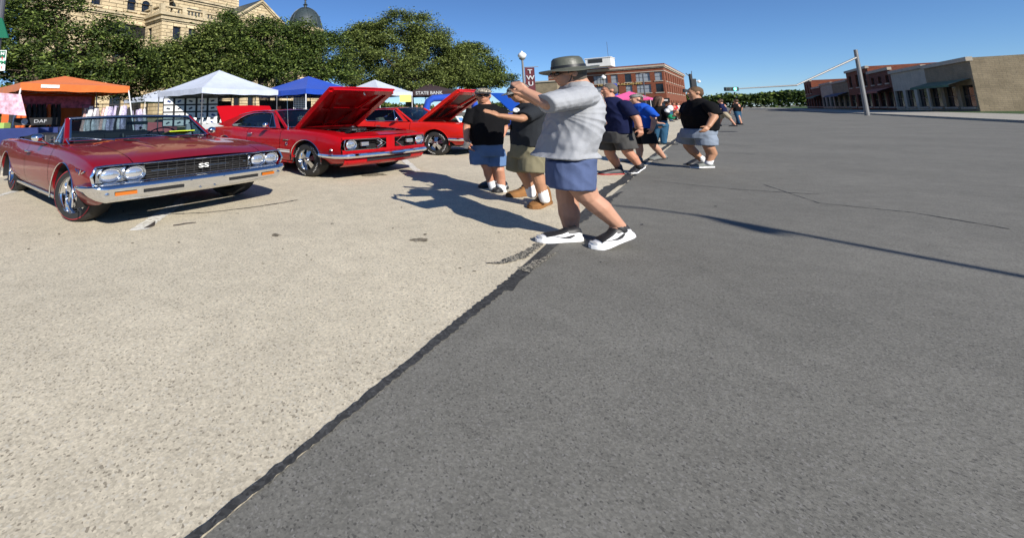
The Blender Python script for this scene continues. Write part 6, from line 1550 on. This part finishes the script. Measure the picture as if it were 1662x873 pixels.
MB().box(J(876, 258, -.19), (.12, .03, .15)).build('cargo_pocket', M_khaki, s_, bevel=.01)
cap(rt, H, M_camog); hair(rt, (H[0]-H[3]*.03, *H[1:4], .94), M_hairg); shades(rt, H)
for (p, q), (hu, hv), yaw in (((J(859, 302, .12), J(863, 316, .12)), (868, 316), PI+.30), ((J(880, 309, -.1), J(884, 324, -.1)), (890, 330), PI+.75)):
    MB().cap2(p, q, .048, .045).build('sock', M_sock, rt, smooth=60)
    gp = g.G(hu, hv); shoe(rt, gp, yaw, 0, .33, M_tanboot, M_tanboot, None, collar=.135, laces=M_bl, boot=.06, soleh=.032)

# --- man in black T-shirt facing us
g = Fig(800, 310, 'man in a camouflage cap, sunglasses, black T-shirt and blue denim shorts facing the camera'); J = g.J; rt = g.root
b = MB(); FA = -PI/2-.25; H = head(b, J(784, 156), FA, .03, 1.03)
b.cap2(J(786, 164), J(789, 176), .062, .075)
b.cap2(J(763, 182), J(757, 208, -.02), .05, .042); b.cap2(J(757, 208, -.02), J(757, 229, -.08), .042, .03); hand(b, J(757, 229, -.08), (.1, -.2, -1), (-.9, -.2, 0), (.1, -1, 0), 1, .55)
b.cap2(J(815, 183), J(819, 208, .0), .05, .042); b.cap2(J(819, 208, .0), J(811, 229, -.09), .042, .03); hand(b, J(811, 229, -.09), (-.25, -.15, -1), (.8, -.5, 0), (-.3, -1, 0), 1.05, .45)
b.cap2(J(790, 230), J(789, 185), .13, .15)
b.cap2(J(783, 250), J(792, 274, -.03), .085, .058); b.cap2(J(792, 274, -.03), J(794, 284, .0), .057, .056); b.cap2(J(794, 284, .0), J(799, 303, 0), .055, .036)
b.cap2(J(804, 250), J(810, 276, -.08), .085, .058); b.cap2(J(810, 276, -.08), J(812, 288, -.05), .057, .056); b.cap2(J(812, 288, -.05), J(815, 310, -.05), .055, .036)
organic(b, 'body', M_skin2, rt, .0065, 4)
b = MB(); rings(b, [g.span(774, 804, 170, .10), g.span(765, 814, 176, .15), g.span(761, 818, 188, .17), g.span(761, 818, 204, .18), g.span(762, 817, 220, .19), g.span(763, 817, 234, .18)])
frus(b, J(769, 178), J(760, 201, -.01), .08, .072); frus(b, J(810, 178), J(818, 202, 0), .08, .072)
organic(b, 't_shirt', M_blackt, rt, .009, 6, (.008, 8, 4, 3.0))
b = MB(); rings(b, [g.span(766, 815, 231, .16), g.span(765, 816, 243, .17), g.span(766, 817, 252, .165)])
frus(b, J(779, 243), J(781, 267, -.02), .12, .12); frus(b, J(802, 243), J(806, 270, -.04), .12, .12)
organic(b, 'denim_shorts', M_bluesh, rt, .009, 5, (.008, 8, 4, 4.0))
cap(rt, H, M_camo, 1, mv=M_bl); shades(rt, H); hair(rt, (H[0]-H[3]*.03-H[1]*.01, *H[1:4], .93), M_hairg)
for (p, q), (hu, hv), yaw in (((J(797, 294), J(800, 305)), (804, 300), PI+.75), ((J(813, 300, -.05), J(816, 312, -.05)), (820, 306), PI+.95)):
    MB().cap2(p, q, .046, .043).build('sock', M_sock, rt, smooth=60)
    shoe(rt, g.G(hu, hv), yaw, 0, .31, M_bl, M_bl, None, laces=M_bl, swoosh=M_greycloth)
bt = MB(); q = J(756, 238, -.10); bt.lathe([(.001, -.02), (.032, -.02), (.040, .09), (.036, .09), (.030, -.01)], o=q, ax=(.2, -.4, .9), n=16)
cup = bt.build('cup', mat('clear_plastic_cup', (.6, .6, .6), .2, transm=.6), rt, smooth=50)

def walker(u, v, label, top, bottom, skinm, headp, torso, sleeveN, armN, sleeveF, armF, shorts, legs, shoes, hairm=None, capm=None, face=LEFT, big=1.0, visor=1, vox=.0085, hk=1.0, shortr=(.12, .11), long_hair=False, tilt=.05, seed=1.0, sockm=M_sock, band=None):
    """torso: [(u0,u1,v,ry)], arms: shoulder, elbow, wrist (u,v,d); legs: [(hip, knee, calf, ankle)]"""
    g = Fig(u, v, label); J = g.J; rt = g.root; b = MB()
    H = head(b, J(*headp), face, tilt, hk); b.cap2(J(*headp)-Vector((0, 0, .06)), J((torso[0][0]+torso[0][1])/2, torso[0][2]+6), .06*big, .075*big)
    for A, hd in ((armN, -1), (armF, 1)):
        if not A: continue
        s, e, w = [J(*q) for q in A]; b.cap2(s, e, .055*big, .047*big); b.cap2(e, w, .048*big, .033*big)
        d = (w-e).normalized(); hand(b, w, d+Vector((-.15, 0, 0)), (0, hd, .2), (-1, 0, 0), .92*big**.5, .6)
    m_ = torso[len(torso)//2]; b.cap2(J((torso[-1][0]+torso[-1][1])/2, torso[-1][2]), J((torso[1][0]+torso[1][1])/2, torso[1][2]+8), .12, .12)
    for hip, kn, ca, an in legs:
        b.cap2(J(*hip), J(*kn), .09*big, .064*big); b.cap2(J(*kn), J(*ca), .064*big, .064*big); b.cap2(J(*ca), J(*an), .062*big, .039*big)
    organic(b, 'body', skinm, rt, vox, 3)
    b = MB(); rings(b, [g.span(a, c, vv, ry) for a, c, vv, ry in torso])
    for sl in (sleeveN, sleeveF):
        if sl: b.cap2(J(*sl[0]), J(*sl[0]).lerp(J(*sl[1]), .3), .078*big, .075*big); frus(b, J(*sl[0]), J(*sl[1])+(J(*sl[1])-J(*sl[0])).normalized()*.05, .080*big, .072*big)
    sh = organic(b, 't_shirt', top, rt, .010, 5, (.009, 8, 4, seed))
    b = MB(); rings(b, [g.span(a, c, vv, ry) for a, c, vv, ry in shorts[0]])
    for p, q in shorts[1]: frus(b, J(*p), J(*q)+(J(*q)-J(*p)).normalized()*.05, shortr[0]*.95, shortr[1]*1.02)
    so = organic(b, 'shorts', bottom, rt, .010, 5, (.009, 8, 4, seed+3))
    if hairm: hair(rt, (H[0]-(H[3]*.02 if capm else Vector((0, 0, 0))), *H[1:4], hk*(.94 if capm else 1)), hairm, long_hair)
    if capm: cap(rt, H, capm, visor)
    for sd in shoes:
        (hp, yaw, pit, upm, som) = sd[:5]
        if len(sd) > 5: MB().cap2(J(*sd[5]), J(*sd[6]), .046*big, .045*big).build('sock', sockm, rt, smooth=60)
        shoe(rt, g.G(*hp), yaw, pit, .31, upm, som, None, laces=M_bl if upm is not M_skin else None, soleh=.022)
    if band: MB().lathe([(.040, -.008), (.044, 0), (.040, .008)], o=J(*band), ax=(.2, 0, -1), n=14).build('wristband', M_bl, rt)
    return g, sh
# navy T-shirt, striding left
g, _ = walker(1015, 284, 'heavy man in a navy T-shirt and dark grey cargo shorts behind the hatted man', M_navyt, M_dkgrey, M_skin2, (988, 147, 0),
  [(977, 1001, 158, .12), (969, 1014, 166, .22), (966, 1024, 175, .27), (968, 1027, 190, .28), (972, 1026, 204, .28), (974, 1026, 216, .26)],
  ((1014, 170, -.25), (1025, 184, -.30)), ((1015, 172, -.27), (1033, 192, -.33), (1039, 209, -.36)), ((980, 170, .25), (976, 186, .28)), ((980, 172, .25), (974, 195, .3), (966, 210, .25)),
  ([(972, 1027, 213, .24), (973, 1029, 222, .25), (974, 1028, 231, .23)], [((986, 226, .12), (986, 238, .14)), ((1012, 226, -.12), (1017, 238, -.14))]),
  [((988, 230, .13), (990, 250, .13), (996, 259, .13), (1004, 273, .13)), ((1013, 230, -.13), (1019, 247, -.13), (1027, 256, -.13), (1038, 270, -.13))],
  [((1010, 283), PI, 0, M_bl, M_redsole, (1003, 269, .13), (1005, 275, .13)), ((1045, 279), PI+.5, .35, M_bl, M_wh, (1036, 267, -.13), (1038, 271, -.13))], hairm=M_hairg, big=1.06, shortr=(.14, .125), seed=11, sockm=M_bl, band=(1038, 206, -.35))
# royal blue T-shirt
g, _ = walker(1058, 262, 'man in a royal blue T-shirt, backwards grey cap and black shorts walking in sandals', M_royalt, M_blacksh, M_skin, (1032, 161, 0),
  [(1027, 1047, 168, .11), (1021, 1055, 173, .20), (1021, 1060, 183, .22), (1024, 1061, 195, .22), (1027, 1060, 208, .21)],
  ((1052, 178, -.2), (1061, 187, -.24)), ((1053, 179, -.2), (1062, 194, -.26), (1059, 208, -.30)), None, ((1028, 180, .2), (1024, 197, .22), (1020, 208, .1)),
  ([(1028, 1060, 206, .19), (1028, 1062, 214, .19), (1029, 1061, 222, .18)], [((1036, 218, .1), (1037, 229, .12)), ((1052, 218, -.1), (1055, 230, -.12))]),
  [((1036, 220, .1), (1037, 236, .1), (1038, 244, .1), (1038, 257, .1)), ((1053, 220, -.1), (1060, 235, -.1), (1067, 243, -.1), (1077, 255, -.1))],
  [((1041, 263), PI, 0, M_greyshoe, M_bl), ((1081, 259), PI+.1, .1, M_greyshoe, M_bl)], hairm=M_hairb, capm=M_camog, visor=-1, big=.93, shortr=(.115, .11), seed=23, vox=.010)
# black T-shirt, right
g, _ = walker(1143, 274, 'stout man in black T-shirt and steel grey shorts walking on the asphalt', M_blackt, M_greysh, M_skin3, (1127, 151, 0),
  [(1120, 1141, 160, .11), (1111, 1154, 167, .21), (1105, 1162, 177, .27), (1103, 1166, 188, .29), (1106, 1167, 200, .29), (1109, 1166, 211, .27)],
  ((1151, 171, -.26), (1160, 183, -.32)), ((1152, 173, -.28), (1159, 190, -.35), (1150, 205, -.40)), ((1116, 172, .25), (1110, 188, .26)), ((1116, 173, .25), (1106, 190, .28), (1099, 183, .15)),
  ([(1105, 1164, 209, .24), (1102, 1163, 217, .25), (1103, 1160, 224, .23)], [((1117, 219, .12), (1115, 228, .16)), ((1145, 221, -.12), (1147, 232, -.13))]),
  [((1118, 222, .13), (1118, 238, .16), (1126, 247, .13), (1139, 260, .1)), ((1146, 222, -.13), (1151, 240, -.16), (1155, 249, -.13), (1150, 264, -.12))],
  [((1144, 267), PI+.2, .25, M_bl, M_bl, (1137, 256, .1), (1141, 261, .1)), ((1156, 272), PI, 0, M_greyshoe, M_wh, (1152, 259, -.12), (1150, 265, -.12))], hairm=M_hairs, big=1.07, shortr=(.14, .128), seed=37, hk=1.0)
# woman with long hair
g = Fig(1070, 235, 'woman with long brown hair, black top and blue jeans holding a white bag'); J = g.J; rt = g.root
b = MB(); H = head(b, J(1070, 162), -.3, .1, 1.0); b.cap2(J(1070, 168), J(1070, 176), .05, .06)
b.cap2(J(1079, 180, -.15), J(1086, 192, -.25), .045, .038); b.cap2(J(1086, 192, -.25), J(1096, 187, -.4), .038, .028); hand(b, J(1096, 187, -.4), (1, -.1, .1), (0, -.5, .8), (0, -.5, .8), .95, .5)
b.cap2(J(1062, 180, .1), J(1060, 194, .12), .045, .038); b.cap2(J(1060, 194, .12), J(1068, 200, -.2), .038, .028); hand(b, J(1068, 200, -.2), (1, -.3, 0), (0, -.5, .8), (0, 0, 1), .95, .5)
b.cap2(J(1070, 205), J(1070, 180), .11, .10); organic(b, 'body', M_skin, rt, .010, 3)
b = MB(); rings(b, [g.span(1063, 1078, 172, .08), g.span(1059, 1083, 177, .13), g.span(1058, 1084, 187, .15), g.span(1060, 1083, 198, .14)]); b.cap2(J(1079, 179, -.15), J(1085, 190, -.24), .065, .055, k=2); b.cap2(J(1062, 179, .1), J(1060, 192, .12), .065, .055, k=2)
organic(b, 'top', M_blackt, rt, .010, 5, (.007, 9, 4, 3))
b = MB(); rings(b, [g.span(1060, 1083, 196, .15), g.span(1059, 1084, 205, .16)]); b.cap2(J(1066, 204, .03), J(1063, 231, .08), .11, .062); b.cap2(J(1077, 204, -.03), J(1077, 231, -.05), .11, .062)
organic(b, 'jeans', M_jeans, rt, .010, 4, (.007, 9, 4, 5)); hair(rt, H, M_hairb, True)
for hu, hv in ((1063, 234), (1078, 235)): shoe(rt, g.G(hu, hv), -.4, 0, .26, M_bl, M_bl)
bag = MB(); bag.ell(J(1088, 176, -.25), (.07, .05, .10)); bag.ell(J(1083, 180, -.22), (.06, .05, .08)); o = organic(bag, 'tote_bag', M_whitet, None, .012, 3, (.008, 9, 6, 2)); o.location = rt.location; tag(o, 'white cloth bag held up by the long-haired woman', 'bag')
bag = MB(); bag.ell(J(1090, 190, -.3), (.08, .06, .08)); o = organic(bag, 'green_bag', M_teal, None, .012, 3, (.006, 9, 6, 2)); o.location = rt.location; tag(o, 'small green bag hanging below the white bag held by the long-haired woman', 'bag')

# --- small figures in the distance, one body each with their own clothes
def small(u, vfoot, Y, label, top, bot, skinm=M_skin2, hairm=M_hairb, face=LEFT, stride=.15, lean=0, hgt=1.72, arm=.1, sit=0, z0=0, wide=1.0):
    p = at(u, vfoot, Y); rt = thing('person', label, 'person', (p.x, p.y, z0), 0)
    f = Vector((math.cos(face), math.sin(face), 0)); r = f.cross(Vector((0, 0, 1))); k = hgt/1.75
    V = lambda a, b_, z: (f*(a+lean*z*.3)+r*b_*wide)*k+Vector((0, 0, z*k))
    b = MB(); H = head(b, V(.02, 0, 1.60), face, .05, .98); b.cap2(V(0, 0, 1.5), V(0, 0, 1.4), .055, .07)
    for s in (-1, 1):
        b.cap2(V(0, s*.20, 1.38), V(-s*arm*.5, s*.25, 1.12), .048, .04); b.cap2(V(-s*arm*.5, s*.25, 1.12), V(.1-s*arm, s*.24, .90), .04, .03); hand(b, V(.1-s*arm, s*.24, .90), (.1, 0, -1), r*s, f, 1, .5)
        b.cap2(V(0, s*.09, .92), V(s*stride*.55, s*.09, .50), .085, .06); b.cap2(V(s*stride*.55, s*.09, .50), V(s*stride, s*.09, .09), .058, .038)
        shoe(rt, V(s*stride-.06, s*.09, 0), face, 0, .28, M_bl, M_bl)
    b.cap2(V(0, 0, .95), V(0, 0, 1.3), .12, .14); organic(b, 'body', skinm, rt, .012, 3)
    n = 16; b = MB(); rg_ = []
    for z, w, d in ((1.43, .11, .09), (1.38, .20, .11), (1.2, .20, .13), (1.0, .19, .14), (.90, .19, .14)): rg_.append([V(math.cos(q*2*PI/n)*d, math.sin(q*2*PI/n)*w, z) for q in range(n)])
    b.grid(rg_, close_v=True); b.poly(rg_[0]); b.poly(rg_[-1])
    for s in (-1, 1): b.cap2(V(0, s*.19, 1.36), V(-s*arm*.3, s*.24, 1.17), .068, .06, k=2)
    organic(b, 't_shirt', top, rt, .014, 4, (.008, 9, 4, u))
    b = MB()
    for s in (-1, 1): b.cap2(V(0, s*.08, .88), V(s*stride*.5, s*.09, .55 if bot[1] else .12), .115, .10 if bot[1] else .07, k=2)
    organic(b, 'shorts' if bot[1] else 'trousers', bot[0], rt, .014, 4); hair(rt, H, hairm)
    return rt
small(1180, 199, 27, 'man in a navy shirt and tan shorts striding along the far road', M_navyt, (M_tanssh, 1), face=PI*.75, stride=.28, lean=.25)
small(1199, 196, 29, 'person in black at the right edge of the road beside the man in tan shorts', M_blackt, (M_jeans, 0), face=PI*.6)
small(1172, 188, 52, 'distant person in a white top near the trees at the end of the road', M_whitet, (M_blacksh, 1), face=1)
small(1196, 187, 60, 'distant person in red at the end of the road', M_redt, (M_blacksh, 1), face=2)
q0 = loc_of(tw, 3.2, 2.3, 0)
def at_stall(x, y): 
    u_, v_ = proj((x, y, .15)); return u_, v_
for (ux, Yx, lb, tp, bt_, fc, hm, zz_) in (
    (348, 23.5, 'dark-clothed seller under the white canopy beside the framed prints', M_blackt, (M_jeans, 0), -1.8, M_hairb, .14),
    (430, 25.5, 'seller in a charcoal top under the right side of the white canopy', M_chart, (M_blacksh, 0), -1.2, M_hairg, .14),
    (452, 24.2, 'person in black just behind the roof of the red fastback', M_blackt, (M_blacksh, 0), -.5, M_hairb, .14),
    (515, 26.5, 'person in a red top under the blue canopy', M_redt, (M_jeans, 0), -1.7, M_hairb, .14),
    (468, 27.0, 'person in a navy top under the blue canopy left of the lattice panel', M_navyt, (M_jeans, 0), -1.0, M_hairs, .14),
    (625, 37, 'person in a navy top under the white canopy behind the red coupe', M_navyt, (M_jeans, 0), -1.4, M_hairg, .14),
    (650, 38, 'person in white under the right end of the white canopy', M_whitet, (M_jeans, 0), 3.0, M_hairb, .14),
    (676, 32, 'person in grey-blue standing right of the white canopy leg', M_greysh, (M_tanssh, 1), -1.5, M_hairb, .14),
    (684, 33, 'person in dark green left of the blue arch', M_teal, (M_jeans, 0), -1.2, M_hairb, .14),
    (40, 19.0, 'person in black standing inside the dark left side of the orange canopy', M_blackt, (M_blacksh, 0), -1.2, M_hairb, .14),
    (1094, 42, 'person in red near the pink canopy', M_redt, (M_blacksh, 0), -1.7, M_hairb, 0),
    (1101, 45, 'person in white near the right leg of the pink canopy', M_whitet, (M_jeans, 0), -1.2, M_hairb, 0),
    (1010, 40, 'distant person in grey between the navy and blue T-shirt men', M_greysh, (M_jeans, 0), -1.2, M_hairb, 0),
    (1087, 38, 'person in a black top at the left leg of the pink canopy', M_blackt, (M_jeans, 0), -1.2, M_hairb, 0)):
    small(ux, 180, Yx, lb, tp, bt_, face=fc, hairm=hm, z0=zz_, stride=.06)
# ------------------------------------------------------------------ beyond the photograph's right edge: the same street going on
# tee-shaped lamp standard just behind the viewer; its shadow falls across the asphalt
Pf = Vector((*gnd(1150, 352), 0)); Pa = Vector((*gnd(1005, 336), 0)); Pb = Vector((*gnd(1215, 368), 0)); hT = 6.4
off = Vector((SUN_TO.x, SUN_TO.y, 0))*(hT/SUN_TO.z); bp_ = Pf+off
ts = thing('street_lamp', 'tall grey lamp standard with crossed arms behind the viewer, its shadow on the asphalt', 'street lamp', (bp_.x, bp_.y, 0))
MB().tube([(0, 0, 0), (0, 0, hT+.05)], [.07, .045], n=12).build('post', M_lamppost, ts, plan=1, smooth=60)
for e_ in (Pa, Pb):
    v_ = e_-Pf; MB().tube([(0, 0, hT), (v_.x*.5, v_.y*.5, hT+.12), (v_.x, v_.y, hT+.05)], [.035, .03, .025], n=8).build('arm', M_lamppost, ts, plan=1, smooth=60)
    if e_ is Pb: MB().box((v_.x, v_.y, hT), (.5, .2, .10), rz=math.atan2(v_.y, v_.x)).build('lamp_head', M_lamppost, ts, plan=1, bevel=.03)
# low shopfronts on the far side of the street
M_shops = [M_brick, M_tan, masonry('cream_painted_brick', (.50, .46, .38), (.46, .42, .34), (.38, .34, .28), .42, .14, .01, bump=.2), masonry('dark_red_brick', (.16, .045, .03), (.13, .04, .025), (.2, .15, .12), .42, .14, .012, bump=.3)]
M_awn = [cloth('green_awning_cloth', (.02, .10, .05)), cloth('rust_awning_cloth', (.30, .06, .03)), cloth('navy_awning_cloth', (.02, .04, .12))]
a0 = 76; rs_ = random.Random(4)
names = ('red brick', 'tan brick', 'cream painted', 'dark brick')
pos_ = ('nearest', 'second', 'third', 'fourth', 'fifth', 'sixth', 'seventh', 'farthest')
for i in range(8):
    w_ = rs_.uniform(12, 17); h_ = rs_.uniform(5.6, 8.4); o_ = st(a0+w_, -21.5); k_ = (i*5+1) % 4
    sh_ = thing('shopfront_building', '%s %s shopfront building across the street on the far right' % (pos_[i], names[k_]), 'building', (o_[0], o_[1], 0), ROWA+PI)
    n_ = 3; ho = [(w_*(j+.12)/n_, w_*(j+.88)/n_, .6, 3.0) for j in range(n_)]
    if h_ > 6.5: ho += [(w_*(j+.3)/n_, w_*(j+.7)/n_, 4.4, h_-1.1) for j in range(n_)]
    P_ = holed_wall('wall', sh_, (0, 0, 0), (1, 0, 0), w_, 0, h_, ho, M_shops[k_])
    for hh in ho: window(sh_, P_, *hh, M_win, mull=2, sillm=M_bricktrim)
    MB().add([(0, 0, 0), (0, 9, 0), (0, 9, h_), (0, 0, h_)], [(0, 1, 2, 3)][::-1]).add([(w_, 0, 0), (w_, 9, 0), (w_, 9, h_), (w_, 0, h_)], [(0, 1, 2, 3)]).add([(0, 9, 0), (w_, 9, 0), (w_, 9, h_), (0, 9, h_)], [(3, 2, 1, 0)]).add([(0, 0, h_-.05), (w_, 0, h_-.05), (w_, 9, h_-.05), (0, 9, h_-.05)], [(0, 1, 2, 3)]).build('wall', M_shops[k_], sh_, plan=1)
    MB().span((-.05, -.25, h_-.35), (w_+.05, .2, h_+.1)).build('cornice', M_bricktrim, sh_, plan=1)
    if i % 2 == 0: MB().grid([[(x, 0, 3.7) for x in (.5, w_-.5)], [(x, -1.6, 3.1) for x in (.5, w_-.5)], [(x, -1.6, 2.85) for x in (.5, w_-.5)]]).build('awning', M_awn[i//2 % 3], sh_, plan=1)
    a0 += w_+.02
